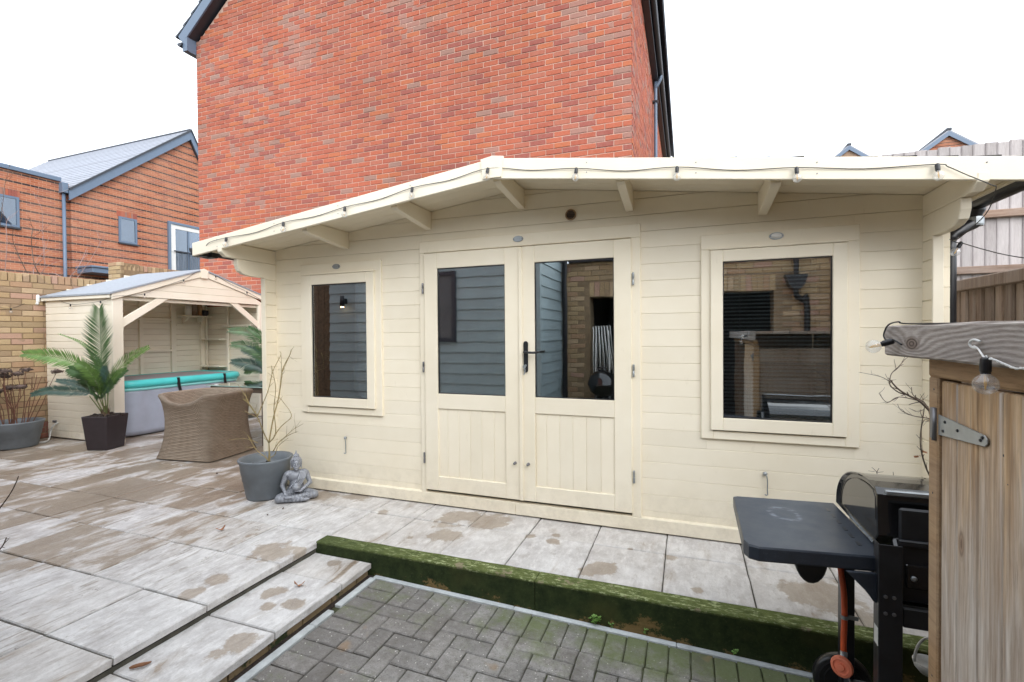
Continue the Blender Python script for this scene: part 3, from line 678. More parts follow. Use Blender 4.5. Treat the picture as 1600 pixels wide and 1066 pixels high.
# verge boards, tiles, gutters
for sgn, xe in ((1, HX0), (-1, HX1)):
    d = Vector((sgn, 0, HS)).normalized(); n_ = Vector((-sgn * HS, 0, 1)).normalized()
    p0 = Vector((xe - sgn * 0.12, HY - 0.17, HE - 0.04)); L = (HA - xe + sgn * 0.12) * sgn / abs(d.x)
    a = p0; b = p0 + d * L
    MB().prism([a, b, b + n_ * 0.18, a + n_ * 0.18], (0, 0.028, 0)).build('bargeboard', M['grey_frame'], house, 0.004)
    MB().prism([a + Vector((0, 0.028, 0)), b + Vector((0, 0.028, 0)), b + n_ * 0.02 + Vector((0, 0.028, 0)), a + n_ * 0.02 + Vector((0, 0.028, 0))], (0, 0.16, 0)).build('verge_soffit', M['dark_grey_frame'], house)
    # tiles as courses with lifted lower edges
    t = MB(); nrow = 20
    for i in range(nrow):
        q0 = a + n_ * 0.185 + d * (L * i / nrow) - d * 0.05; q1 = a + n_ * 0.185 + d * (L * (i + 1) / nrow)
        t.prism([q0 + n_ * 0.02, q1, q1 + n_ * 0.022, q0 + n_ * 0.055], (0, 9.4, 0))
    t.build('roof', M['tile_dark'], house)
    xo = xe - sgn * 0.16
    MB().prism([(xe - sgn * 0.005, HY - 0.17, HE - 0.19), (xe - sgn * 0.115, HY - 0.17, HE - 0.19), (xe - sgn * 0.12, HY - 0.17, HE - 0.03), (xe - sgn * 0.005, HY - 0.17, HE + 0.05)], (0, 9.3, 0)).build('fascia', M['grey_frame'] if sgn > 0 else M['dark_grey_frame'], house)
    gp = [(xo - sgn * 0.055 * math.cos(th), HY - 0.2, HE - 0.05 + 0.055 * math.sin(th)) for th in np.linspace(-math.pi, 0, 9)]
    MB().prism(gp + [(gp[-1][0], gp[-1][1], gp[-1][2] + 0.008), (gp[0][0], gp[0][1], gp[0][2] + 0.008)], (0, 9.3, 0)).build('gutter', M['dark_grey_frame'], house)
dp = MB(); dx = HX1 + 0.065
dp.tube(catmull([(HX1 + 0.16, 10.1, HE - 0.06), (HX1 + 0.16, 10.1, HE - 0.16), (dx, 10.1, HE - 0.34), (dx, 10.1, HE - 0.5), (dx, 10.1, 2.0)], 4), 0.034, 10)
dpo = dp.build('downpipe', M['grey_frame'], house, smooth=True)
for z in (6.0, 4.75, 3.2): box('pipe_bracket', M['dark_grey_frame'], dpo, HX1, dx + 0.05, 10.05, 10.15, z, z + 0.035, 0.002)
# dark lifted tile ends along the eave
t = MB(); 
for i in range(30):
    y = HY - 0.1 + i * 0.31
    t.add([(HX1 + 0.16, y, HE - 0.0), (HX1 + 0.19, y, HE + 0.06), (HX1 + 0.16, y + 0.28, HE + 0.0), (HX1 + 0.185, y + 0.28, HE + 0.03), (HX1 - 0.1, y, HE + 0.2), (HX1 - 0.1, y + 0.28, HE + 0.2)], [(0, 1, 3, 2), (1, 4, 5, 3), (0, 4, 1), (2, 3, 5), (0, 2, 5, 4)])
t.build('eaves_tile', M['tile_dark'], house)

# ------------------------------------------------------------------ banded brick house, far left
BX = -21.22
bh = thing('banded_brick_house', (BX, 13.5, -0.3), 'orange brick house with dark brick bands and a grey gable roof, far left', 'house')
eL, zL, aY, aZ = 10.95, 6.75, 15.44, 10.62; rY, rZ = 18.2, 5.3
m = MB(); m.prism([(BX, eL, -0.3), (BX, 17.6, -0.3), (BX, 17.6, 6.4), (BX, aY, aZ - 0.12), (BX, eL, zL)], (-10.5, 0, 0)); m.build('wall', M['banded'], bh)
m = MB(); m.box(BX - 9, BX - 0.10, 2.0, eL - 0.003, -0.3, 7.02); m.build('side_wall', M['banded'], bh)
box('parapet_capping', M['grey_frame'], bh, BX - 9.1, BX - 0.03, 1.9, eL - 0.25, 7.02, 7.17, 0.01)
sl_ = (aZ - zL) / (aY - eL)
m = MB(); nr = 22
for i in range(nr):
    y0, y1 = eL - 0.25 + (aY - eL + 0.25) * i / nr - 0.06, eL - 0.25 + (aY - eL + 0.25) * (i + 1) / nr
    z0, z1 = zL + (y0 - eL) * sl_ + 0.1, zL + (y1 - eL) * sl_ + 0.1
    m.prism([(BX + 0.14, y0, z0 + 0.03), (BX + 0.14, y1, z1), (BX + 0.14, y1, z1 + 0.02), (BX + 0.14, y0, z0 + 0.055)], (-10.7, 0, 0))
m.build('roof', M['slate'], bh)
m = MB(); m.prism([(BX + 0.14, aY, aZ + 0.05), (BX + 0.14, rY, rZ + 0.1), (BX + 0.14, rY, rZ + 0.16), (BX + 0.14, aY, aZ + 0.12)], (-10.7, 0, 0)); m.build('roof', M['slate'], bh)
m = MB(); m.box(BX - 10.5, BX + 0.16, aY - 0.07, aY + 0.09, aZ + 0.06, aZ + 0.17); m.build('ridge_tile', M['dark_grey_frame'], bh, 0.03)
def verge(y0, z0, y1, z1, hgt):
    MB().prism([(BX + 0.12, y0, z0 - hgt), (BX + 0.12, y1, z1 - hgt), (BX + 0.12, y1, z1), (BX + 0.12, y0, z0)], (0.05, 0, 0)).build('bargeboard', M['grey_frame'], bh)
    MB().prism([(BX + 0.12, y0, z0), (BX + 0.12, y1, z1), (BX + 0.12, y1, z1 + 0.09), (BX + 0.12, y0, z0 + 0.09)], (0.09, 0, 0)).build('verge_trim', M['dark_grey_frame'], bh)
    MB().prism([(BX, y0, z0 - hgt), (BX, y1, z1 - hgt), (BX, y1, z1 - hgt + 0.03), (BX, y0, z0 - hgt + 0.03)], (0.12, 0, 0)).build('verge_soffit', M['dark_grey_frame'], bh)
verge(eL - 0.12, zL - 0.02, aY, aZ + 0.06, 0.36); verge(aY, aZ + 0.06, rY, rZ + 0.1, 0.42)
box('bargeboard', M['grey_frame'], bh, BX - 0.3, BX + 0.13, eL - 0.30, eL - 0.125, 6.62, 6.98, 0.01)
MB().tube([(BX - 0.02, eL - 0.2, 6.62), (BX - 0.02, eL - 0.2, 0.0)], 0.055, 10).build('downpipe', M['grey_frame'], bh, smooth=True)
def bwin(y0, y1, z0, z1, x=BX, name='window'):
    f = MB(); t = 0.075
    f.box(x - 0.06, x + 0.045, y0, y0 + t, z0, z1); f.box(x - 0.06, x + 0.045, y1 - t, y1, z0, z1)
    f.box(x - 0.06, x + 0.0445, y0 + t, y1 - t, z0, z0 + t); f.box(x - 0.06, x + 0.0445, y0 + t, y1 - t, z1 - t, z1)
    o = f.build(name, M['grey_frame'], bh); box('pane', M['pane_far'], o, x + 0.016, x + 0.022, y0 + t, y1 - t, z0 + t, z1 - t, 0)
    box('sill', M['dark_grey_frame'], o, x, x + 0.08, y0 - 0.03, y1 + 0.03, z0 - 0.06, z0, 0.004)
    box('blind', M['farblind'], o, x + 0.004, x + 0.010, y0 + t, y1 - t, z0 + t, z1 - t, 0)
    so_ = MB()
    for i in range(int((y1 - y0 + 0.1) / 0.075)): so_.box(x - 0.01, x + 0.01, y0 - 0.05 + i * 0.075, y0 - 0.05 + i * 0.075 + 0.065, z1 + 0.012, z1 + 0.222)
    tag(so_.build('brick', M['brick_red'], bh), kind='stuff')
bwin(12.50, 13.17, 5.16, 6.19); bwin(8.35, 9.53, 5.11, 6.14, BX - 0.10)
# french window with railing
fwn = MB(); fwn.box(BX, BX + 0.10, 14.41, 14.50, 3.7, 6.42); fwn.box(BX, BX + 0.10, 14.50, 17.0, 6.32, 6.42)
fo = fwn.build('french_window', M['grey_frame'], bh)
f2 = MB(); f2.box(BX, BX + 0.06, 14.50, 14.72, 3.7, 6.32); f2.box(BX, BX + 0.06, 14.72, 17.0, 6.14, 6.32); f2.build('white_surround', M['white'], fo)
box('pane', M['pane_far'], fo, BX + 0.02, BX + 0.028, 14.72, 15.28, 3.7, 6.14, 0); box('pane', M['pane_far'], fo, BX + 0.02, BX + 0.028, 15.36, 17.0, 3.7, 6.14, 0); box('dark_backing', M['dark_grey_frame'], fo, BX + 0.004, BX + 0.012, 14.72, 17.0, 3.7, 6.14, 0)  # dark backing sheet added behind the panes, hides the wall bricks
box('frame', M['grey_frame'], fo, BX, BX + 0.05, 15.28, 15.36, 3.7, 6.14, 0); 
rl = MB(); rl.box(BX + 0.12, BX + 0.16, 14.6, 17.0, 5.12, 5.17)
for i in range(18): rl.box(BX + 0.13, BX + 0.15, 14.74 + i * 0.11, 14.755 + i * 0.11, 3.7, 5.12)
rl.build('balcony_railing', M['dark_grey_frame'], bh)
pc = MB(); pc.box(BX, BX + 0.9, 11.1, 12.9, 3.75, 3.93); pc.box(BX, BX + 0.95, 11.05, 12.95, 3.931, 4.0); pc.build('porch_canopy', M['grey_frame'], bh, 0.01)

# ------------------------------------------------------------------ two small gables beyond the cabin roof
for (px, py, hw, d, matn, lab) in ((1326, 229, 2.1, 55, 'brick_buff', 'small distant buff brick gable just showing above the cabin roof'), (1481, 206, 2.6, 46, 'brick_red', 'taller distant red brick gable left of the silvery fence top')):
    P = atd(px, py, d); o = thing('distant_house', (P.x, P.y, -0.3), lab, 'house')
    sl2 = 0.80 if matn == 'brick_buff' else 0.76; W = hw * 1.5; zt = P.z - W * sl2
    MB().prism([(P.x - W, P.y, -0.3), (P.x + W, P.y, -0.3), (P.x + W, P.y, zt), (P.x, P.y, P.z - 0.1), (P.x - W, P.y, zt)], (0, 9, 0)).build('wall', M['brick_buff'] if matn == 'brick_buff' else M['banded'], o)
    for sg in (-1, 1):
        a = Vector((P.x + sg * (W + 0.3), P.y - 0.25, P.z - (W + 0.3) * sl2)); b = Vector((P.x, P.y - 0.25, P.z))
        MB().prism([a - Vector((0, 0, 0.38)), b - Vector((0, 0, 0.45)), b, a], (0, 0.1, 0)).build('bargeboard', M['grey_frame'], o)
        MB().prism([a, b, b + Vector((0, 0, 0.14)), a + Vector((0, 0, 0.14))], (0, 9.4, 0)).build('roof', M['slate'], o)
    box('ridge_tile', M['dark_grey_frame'], o, P.x - 0.22, P.x + 0.22, P.y - 0.3, P.y + 9.2, P.z + 0.03, P.z + 0.3, 0.05)

# ------------------------------------------------------------------ buff garden wall, left
WX = -8.20
gw = thing('garden_wall', (WX - 0.1, 4.5, 0), 'buff brick garden wall with upright brick coping behind the potted stems', 'wall')
box('mortar', M['mortar_buff'], gw, WX - 0.215, WX, 0.64, 9.5, -0.3, 2.10, 0)
def gscore(pt):
    q = proj(pt)
    return vis(pt) if q and q[0] < 90 or (q and q[1] < 470) else 0
brickwork(gw, 'X', WX, 1, 0.64, 9.5, 0.225, 2.095, M['brick_buff'], M['mortar_buff'], None, 210, score=gscore)
brickwork(gw, 'X', WX, 1, 0.64, 9.5, 0.0, 0.22, M['brick_plinth'], M['mortar_buff'], None, 20, score=gscore)
cop = chamfer_slab(-0.112, 0.112, -0.0325, 0.0325, -0.055, 0.055, 0.006, 0.003, rs).mesh('brick')
y = 2.6
while y < 9.4:
    o = link('brick', cop, M['brick_buff'], gw, (WX - 0.105, y, 2.155 + rs.uniform(-.004, .004))); o.rotation_euler = (rs.uniform(-.02, .02), 0, rs.uniform(-.02, .02)); y += 0.075
# taller wall with a pier further back
PX = -9.9
pw = thing('garden_wall', (PX, 7.5, 0), 'further buff brick wall end pier seen above the shelter roof', 'wall')
P1 = atx(170, 414, PX); P2 = atx(190, 412, PX)
box('mortar', M['mortar_buff'], pw, PX - 0.2, PX, P2.y, 12, 0, P2.z - 0.11, 0)
brickwork(pw, 'X', PX, 1, P2.y, 12, 1.5, P2.z - 0.11, M['brick_buff'], M['mortar_buff'], None, 60, score=vis)
y = P2.y + 0.04
while y < 10.5: link('brick', cop, M['brick_buff'], pw, (PX - 0.1, y, P2.z - 0.055)); y += 0.075
brickwork(pw, 'Y', P2.y - 0.02, -1, PX - 0.34, PX + 0.02, 1.5, P2.z + 0.03, M['brick_buff'], M['mortar_buff'], None, 30, score=vis)
box('pier', M['mortar_buff'], pw, PX - 0.335, PX + 0.012, P2.y - 0.02, P2.y + 0.3, 0, P2.z + 0.02, 0.004)

# ------------------------------------------------------------------ fences at the right
FY = 7.4
pf = thing('timber_fence', (3.2, FY, 1.5), 'tall silvery close-board fence behind the cabin roof, right', 'fence')
bank = MB(); bank.box(1.2, 12, FY + 0.03, 16, -0.31, 1.55); tag(bank.build('raised_bank', M['ground']), kind='structure')
x = 1.9
while x < 6.5:
    wd = rs.uniform(0.108, 0.118); zt = 3.605 + rs.uniform(-.012, .012)
    MB().prism([(x, FY - 0.016, 1.5), (x + 0.012, FY - 0.022, 1.5), (x + wd + 0.012, FY - 0.008, 1.5), (x + wd + 0.012, FY + 0.002, 1.5), (x, FY + 0.002, 1.5)], (0, 0, zt - 1.5)).build('fence_board', M['fence_pale'], pf)
    x += wd
for z in (1.66, 2.04, 2.70): box('fence_rail', M['fence_rail'], pf, 1.9, 6.5, FY - 0.085, FY - 0.024, z, z + 0.09, 0.006)
DX = 2.07
df = thing('timber_fence', (DX, 4.5, 0), 'dark brown close-board side fence right of the cabin', 'fence')
y = 1.2
while y < 7.2:
    wd = rs.uniform(0.1, 0.125); jj = rs.uniform(-.004, .004)
    MB().prism([(DX + jj, y, -0.15), (DX - 0.012 + jj, y + 0.01, -0.15), (DX + 0.004 + jj, y + wd + 0.01, -0.15), (DX + 0.018, y + wd + 0.01, -0.15), (DX + 0.018, y, -0.15)], (0, 0, 1.822)).build("fence_board", M["fence_dark"], df)
    y += wd
box('capping_rail', M['fence_dark'], df, DX - 0.045, DX + 0.03, 1.2, 7.2, 1.665, 1.755, 0.008)

# ------------------------------------------------------------------ houses behind the camera (seen in the window reflections)
GX, GY = -1.82, 0.60
gh = thing('grey_clad_house', (GX - 3, GY - 1.5, 0), 'grey weatherboarded house wall facing the cabin doors, reflected in their glass', 'house')
box('wall', M['dark_grey_frame'], gh, -5.26, GX - 0.03, -0.9, GY - 0.03, -0.3, 2.85, 0)
def clad(u0, u1, axis):
    z = 0.06; k = 0
    while z < 2.7:
        if axis == 'Y': MB().prism([(u0, GY - 0.03, z), (u0, GY, z), (u0, GY - 0.014, z + 0.156), (u0, GY - 0.03, z + 0.156)], (u1 - u0, 0, 0)).build('cladding_board', M['clad'], gh)
        else: MB().prism([(GX - 0.03, u0, z), (GX, u0, z), (GX - 0.014, u0, z + 0.156), (GX - 0.03, u0, z + 0.156)], (0, u1 - u0, 0)).build('cladding_board', M['clad'], gh)
        z += 0.15
clad(-5.26, GX - 0.05, 'Y'); clad(-0.72, GY - 0.05, 'X')
box('corner_trim', M['clad'], gh, GX - 0.05, GX + 0.012, GY - 0.05, GY + 0.012, 0, 2.85, 0.003)
wf_ = MB(); wx0, wx1, wz0, wz1 = -3.75, -3.05, 1.25, 2.25
for q in ((wx0, wx0 + .06, wz0, wz1), (wx1 - .06, wx1, wz0, wz1), (wx0 + .06, wx1 - .06, wz0, wz0 + .06), (wx0 + .06, wx1 - .06, wz1 - .06, wz1)): wf_.box(q[0], q[1], GY - 0.02, GY + 0.025, q[2], q[3])
wo_ = wf_.build('window', M['dark_grey_frame'], gh); box('pane', M['dark_room'], wo_, wx0 + .06, wx1 - .06, GY - 0.02, GY + 0.01, wz0 + .06, wz1 - .06, 0)
box('downpipe', M['black'], gh, GX + 0.015, GX + 0.085, -0.62, -0.55, 0, 2.85, 0.02)
bf = thing('timber_fence', (-6.7, 0.45, 0), 'dark timber fence beside the grey clad house, outside the left edge of the photo', 'fence')
x = -8.18
while x < -5.3: box('fence_board', M['trunk'], bf, x, x + 0.118, 0.42, 0.445, 0, 2.95, 0.003); x += 0.122
wl = thing('wall_lamp', (-4.6, GY + 0.05, 1.75), 'lit dark wall lamp on the grey cladding, reflected in the small left window', 'lamp')
MB().lathe([(0.035, 0), (0.035, 0.16)], (-4.95, GY + 0.08, 1.80), 14).build('lamp_body', M['black'], wl, smooth=True); box('bracket', M['black'], wl, -4.98, -4.92, GY, GY + 0.06, 1.84, 1.92, 0.004)
MB().lathe([(0.026, 0), (0.026, 0.012)], (-4.95, GY + 0.08, 1.786), 14).build('lamp_lens', M['lamp'], wl)
bY = -0.72
bho = thing('buff_brick_house', (0.8, bY - 0.3, 0), 'buff brick house with an open dark doorway, reflected in the cabin windows', 'house')
DX0, DX1, DZ = -1.40, 1.12, 1.93
m = MB(); m.box(GX, DX0, bY - 0.3, bY, -0.3, 2.45); m.box(DX1, 3.0, bY - 0.3, bY, -0.3, 2.45); m.box(DX0, DX1, bY - 0.3, bY, DZ, 2.45); m.box(2.05, 3.0, bY, bY + 0.9, -0.3, 2.45)
m.build('wall', M['mortar_buff'], bho)
m = MB(); m.box(GX, 3.0, bY - 4.0, bY - 3.9, -0.3, 3); m.box(GX, GX + 0.1, bY - 3.9, bY - 0.3, -0.3, 3); m.box(2.9, 3.0, bY - 3.9, bY - 0.3, -0.3, 3); m.box(GX, 3.0, bY - 3.9, bY - 0.3, 2.5, 2.6); m.box(DX0, DX1, bY - 3.9, bY + 0.02, -0.17, -0.10)
m.build('dark_room', M['dark_room'], bho)
brickwork(bho, 'Y', bY, 1, GX, 3.0, 0.0, 2.44, M['brick_buff'], M['mortar_buff'], lambda u, z, a, b, za, zb: not (b > DX0 and a < DX1 and za < DZ + 0.22), 0)
so_ = MB(); x = DX0
while x < DX1 - 0.03: so_.box(x, x + 0.065, bY - 0.05, bY + 0.007, DZ + 0.005, DZ + 0.215); x += 0.075
tag(so_.build('brick', M['brick_buff'], bho), kind='stuff')
brickwork(bho, 'X', 2.05, -1, bY, bY + 0.9, 0.0, 2.44, M['brick_buff'], M['mortar_buff'], None, 0)
box('fascia', M['dark_grey_frame'], bho, GX + 0.09, 2.05, bY - 0.02, bY + 0.10, 2.452, 2.60, 0.004)
hp = MB(); hp.prism([(1.22, bY + 0.02, 2.12), (1.5, bY + 0.02, 2.12), (1.46, bY + 0.02, 1.98), (1.40, bY + 0.02, 1.92), (1.32, bY + 0.02, 1.92), (1.26, bY + 0.02, 1.98)], (0, 0.16, 0))
hp.tube(catmull([(1.36, bY + 0.1, 1.93), (1.37, bY + 0.1, 1.84), (1.46, bY + 0.08, 1.78), (1.50, bY + 0.07, 1.68), (1.50, bY + 0.07, -0.1)], 5), 0.036, 10); hp.tube([(1.36, bY + 0.1, 2.45), (1.36, bY + 0.1, 2.1)], 0.034, 10)
hp.build('downpipe', M['black'], bho)

# ------------------------------------------------------------------ the cabin
CY = 3.34; CX = -1.146
cab = thing('garden_cabin', (CX, CY, 0), 'cream painted log cabin with double half-glazed doors and wide eaves', 'cabin')
cm = M['cream']
def F(x, z, Y):                       # a point measured on the wall plane, moved along its sight line to plane Y
    k = Y / CY; return x * k, CH + (z - CH) * k
SZ = 2.424; SS = 0.1255                # soffit height at the ridge, slope
def soff(x): return SZ - SS * abs(x - CX)
W1 = (-3.19, -2.40, 0.71, 1.95); DR = (-1.985, -0.31, 0.08, 2.06); W2 = (0.12, 0.93, 0.70, 1.95)
XL, XR_ = -3.503, 1.255
def logboard(x0, x1, z0, z1, y=CY, name='wall_board', par=cab, gable=False, t=0.044):
    c = 0.0026
    if gable and (z1 > soff(x0) - 0.003 or z1 > soff(x1) - 0.003):      # trimmed to the roof slope
        P = [(x0, z0 + 0.0012), (x1, z0 + 0.0012), (x1, z1 - 0.0012), (x0, z1 - 0.0012)]
        for sg in (-1, 1):
            f = lambda q: (SZ - 0.003 - SS * sg * (q[0] - CX)) - q[1]
            out = []
            for i in range(len(P)):
                A, B = P[i], P[(i + 1) % len(P)]; fa, fb = f(A), f(B)
                if fa >= 0: out.append(A)
                if (fa >= 0) != (fb >= 0): t_ = fa / (fa - fb); out.append((A[0] + (B[0] - A[0]) * t_, A[1] + (B[1] - A[1]) * t_))
            P = out
            if len(P) < 3: return
        MB().prism([(x, y, z) for x, z in P], (0, t, 0)).build(name, cm, par)
        return
    rows = [(x0, x1, z0, c), (x0, x1, z0 + c, 0), (x0, x1, z1 - c * 0.8, 0), (x0, x1, z1, c * 0.8)]
    vs = []
    for a, b, z, dy in rows: vs += [(a, y + dy, z), (b, y + dy, z)]
    for a, b, z, dy in (rows[0], rows[-1]): vs += [(a, y + t, z), (b, y + t, z)]
    fs = [(0, 1, 3, 2), (2, 3, 5, 4), (4, 5, 7, 6), (6, 7, 11, 10), (8, 9, 1, 0), (10, 11, 9, 8), (0, 2, 4, 6, 10, 8), (1, 9, 11, 7, 5, 3)]
    MB().add(vs, fs).build(name, cm, par)
zc = 0.148; P_ = 0.1113; k = -1
while True:
    z0 = max(0.104, zc + k * P_ + 0.0004); z1 = zc + (k + 1) * P_ - 0.0004; k += 1
    if z0 > SZ - 0.02: break
    z1 = min(z1, SZ - 0.004); cuts = []
    for (a, b, lo, hi) in (W1, DR, W2):
        if z1 > lo and z0 < hi:
            cuts.append((a, b))
            if lo - z0 > 0.015: logboard(a + 0.0005, b - 0.0005, z0, lo)
            if z1 - hi > 0.015: logboard(a + 0.0005, b - 0.0005, hi, z1)
    xs = XL
    g_ = z1 > soff(XL) - 0.03
    for a, b in cuts + [(XR_, None)]:
        if a - xs > 0.02: logboard(xs, a, z0, z1, gable=g_)
        xs = b
    if z1 < 2.1: logboard(1.3005, 1.379, z0, z1); logboard(-3.627, -3.5485, z0, z1)
# logs of the side walls, running past the front
def sidelog(x0, x1, z0, z1, yf=3.232, yb=5.75):
    c = 0.005; vs = []
    for y in (yf, yb): vs += [(x0 + c, y, z0), (x1 - c, y, z0), (x1, y, z0 + c), (x1, y, z1 - c), (x1 - c, y, z1), (x0 + c, y, z1), (x0, y, z1 - c), (x0, y, z0 + c)]
    MB().add(vs, [tuple(range(8))[::-1], tuple(range(8, 16))] + [(i, (i + 1) % 8, 8 + (i + 1) % 8, 8 + i) for i in range(8)]).build('wall_board', cm, cab)
for (a, b) in ((-3.548, -3.503), (1.255, 1.300)):
    k = 0
    while zc - 0.075 + (k + 1) * P_ < 1.90:
        sidelog(a, b, zc - 0.075 + k * P_ + 0.0008, zc - 0.075 + (k + 1) * P_ - 0.0008); k += 1
    zt = zc - 0.075 + k * P_
    x0, x1 = a, b
    # shaped log ends carrying the eaves
    low = [(x0, 5.75, zt), (x0, 5.75, 1.998), (x0, 2.945, 1.998), (x0, 2.945, 1.945), (x0, 2.965, 1.90), (x0, 3.01, 1.878), (x0, 3.08, 1.868), (x0, 3.228, 1.868), (x0, 3.232, zt)]
    MB().prism(low, (x1 - x0, 0, 0)).build('corbel', cm, cab, 0.004)
    topz = soff((x0 + x1) / 2) - 0.004
    hi_ = [(x0, 5.75, 2.000), (x0, 5.75, topz), (x0, 2.83, topz), (x0, 2.80, 2.075), (x0, 2.80, 2.035), (x0, 2.845, 2.000)]
    MB().prism(hi_, (x1 - x0, 0, 0)).build('corbel', cm, cab, 0.004)
    box('corner_trim', cm, cab, a - 0.002, b + 0.002, 3.216, 3.2315, 0.05, 1.868, 0.003)
box('wall', M['room'], cab, -3.503, 1.255, 5.70, 5.745, 0.05, 2.3, 0)
box('floor', M['room'], cab, -3.5, 1.25, 3.39, 5.70, 0.05, 0.10, 0)
# plinth board
pl = MB()
for a, b in ((-3.62, -1.2), (-1.198, 1.376)): pl.box(a, b, 3.318, 3.36, 0.012, 0.100)
pl.prism([(-3.50, 3.318, 0.1002), (-3.50, 3.345, 0.108), (-3.50, 3.345, 0.1002)], (4.75, 0, 0)); pl.build('plinth_board', cm, cab, 0.004)
box('base_bearer', M['grout'], cab, -3.5, 1.3, 3.345, 5.7, -0.004, 0.05, 0)
# soffit, roof, bargeboards
RB, RF = 5.95, 2.829
for sg, xe in ((-1, -3.80), (1, 1.50)):
    L = abs(xe - CX); n = 24
    dz = -SS * L
    # underside boards run along the slope
    nb = 26; wb = (RB - RF) / nb
    for i in range(nb):
        y0 = RF + i * wb; c = 0.0025
        sec = [(CX, y0, SZ + c), (CX, y0 + c, SZ), (CX, y0 + wb - c, SZ), (CX, y0 + wb, SZ + c), (CX, y0 + wb, SZ + 0.02), (CX, y0, SZ + 0.02)]
        if i < 8: MB().prism(sec, (xe - CX, 0, dz)).build('soffit_board', cm, cab)
    MB().prism([(CX, RF + 8 * wb, SZ), (CX, RB, SZ), (CX, RB, SZ + 0.02), (CX, RF + 8 * wb, SZ + 0.02)], (xe - CX, 0, dz)).build('roof_deck', cm, cab)
    sh = MB(); rr = random.Random(4 + sg); nrow = 17
    for i in range(nrow):
        xa = CX + sg * (L * i / nrow - 0.02); xb = CX + sg * (L * (i + 1) / nrow)
        ya = RF - 0.022
        while ya < RB:
            yb = ya + 0.33; l0 = rr.uniform(0.0, 0.006)
            za, zb = SZ + 0.0235 - SS * abs(xa - CX), SZ + 0.0235 - SS * abs(xb - CX)
            sh.add([(xa, ya, za), (xa, yb - 0.004, za), (xb, yb - 0.004, zb + 0.003 + l0), (xb, ya, zb + 0.003 + l0), (xa, ya, za + 0.004), (xa, yb - 0.004, za + 0.004), (xb, yb - 0.004, zb + 0.012 + l0), (xb, ya, zb + 0.012 + l0)],
                   [(0, 1, 2, 3), (4, 7, 6, 5), (0, 4, 5, 1), (1, 5, 6, 2), (2, 6, 7, 3), (3, 7, 4, 0)])
            ya = yb
    tag(sh.build('shingles', M['shingle'], cab), kind='stuff')
    xb_ = CX + sg * 2.69; s2 = 0.1255 if sg < 0 else 0.1300; zt = 2.465
    z_ = zt - s2 * 2.69
    MB().prism([(CX, 2.803, zt - 0.128), (xb_, 2.803, z_ - 0.106), (xb_, 2.803, z_), (CX, 2.803, zt)], (0, 0.025, 0)).build('bargeboard', cm, cab, 0.003)
    MB().prism([(xe, RF, SZ - SS * L - 0.02), (xe - sg * 0.02, RF, SZ - SS * L - 0.02), (xe - sg * 0.02, RF, SZ - SS * L - 0.002), (xe, RF, SZ - SS * L - 0.002)], (0, RB - RF, 0)).build('eaves_board', cm, cab, 0.003)
    gx, gz = (-3.86 if sg < 0 else 1.555), (2.095 if sg < 0 else 2.092)
    gp = [(gx + 0.052 * math.cos(th), 2.832, gz + 0.052 * math.sin(th)) for th in np.linspace(-math.pi, 0, 11)]
    inner = [(gx + 0.048 * math.cos(th), 2.832, gz + 0.048 * math.sin(th)) for th in np.linspace(0, -math.pi, 11)]
    go = MB().prism(gp + inner, (0, 3.1, 0)).build('gutter', M['black'], cab)
    MB().prism(gp, (0, 0.006, 0)).build('end_cap', M['black'], go)
    # outlet, swan neck and downpipe
    if sg < 0:
        bk = MB()
        for y in (2.86, 2.95): bk.box(gx - 0.058, gx + 0.06, y, y + 0.06, gz - 0.066, gz + 0.006)
        bk.tube([(gx + 0.05, 2.97, gz - 0.05), (-3.70, 3.10, gz - 0.055), (-3.575, 3.16, gz - 0.07)], 0.006, 6); bk.build('gutter_bracket', M['black'], go, 0.004); continue
    y = 3.50; wx = 1.375
    d_ = MB(); d_.lathe([(0.05, 0.0), (0.047, -0.04), (0.036, -0.06), (0.036, -0.09)], (gx, y, gz - 0.02), 14)
    d_.tube(catmull([(gx, y, gz - 0.09), (gx, y, gz - 0.12), (gx - 0.05, y - 0.02, gz - 0.145), (wx + 0.09, y - 0.04, gz - 0.17), (wx + 0.045, y - 0.05, gz - 0.22), (wx + 0.045, y - 0.05, gz - 0.4), (wx + 0.045, y - 0.05, 0.05)], 5), 0.033, 12)
    do = d_.build('downpipe', M['black'], cab, smooth=True)
    MB().lathe([(0.04, 0), (0.042, 0.01), (0.042, 0.04), (0.04, 0.05)], (gx, y, gz - 0.14), 14).build('pipe_clip', M['steel'], do)
ap = MB(); ap.prism([(CX - 0.082, 2.792, 2.464), (CX - 0.068, 2.792, 2.338), (CX + 0.060, 2.792, 2.338), (CX + 0.076, 2.792, 2.466), (CX, 2.792, 2.477)], (0, 0.011, 0)); ap.build('apex_plate', cm, cab, 0.002)
for i, xr in enumerate((-2.69, -1.894, -1.116, -0.336, 0.472)):
    x0, x1 = xr - 0.052, xr; top = soff(xr) - 0.002 if xr < CX else soff(xr - 0.05) - 0.004
    if abs((x0 + x1) / 2 - CX) < 0.06: top = SZ - 0.006
    MB().prism([(x0, CY + 0.0, top), (x0, 2.86, top - 0.006), (x0, 2.86, top - 0.082), (x0, 2.885, top - 0.094), (x0, CY - 0.005, top - 0.142), (x0, CY, top - 0.142)], (x1 - x0, 0, 0)).build('purlin', cm, cab, 0.003)
# screws along the bargeboard
sc_ = MB()
for x in (-3.55, -2.95, -2.35, -1.75, -0.55, 0.05, 0.62, 1.29):
    for dz in (0.028, 0.085):
        zz_ = 2.465 - (0.1255 if x < CX else 0.13) * abs(x - CX) - dz; sc_.lathe([(0.0032, -0.002), (0.0032, 0.001)], (x, 2.8022, zz_), 8, 'Y')
sc_.build('screw_heads', M['dark_steel'], cab)

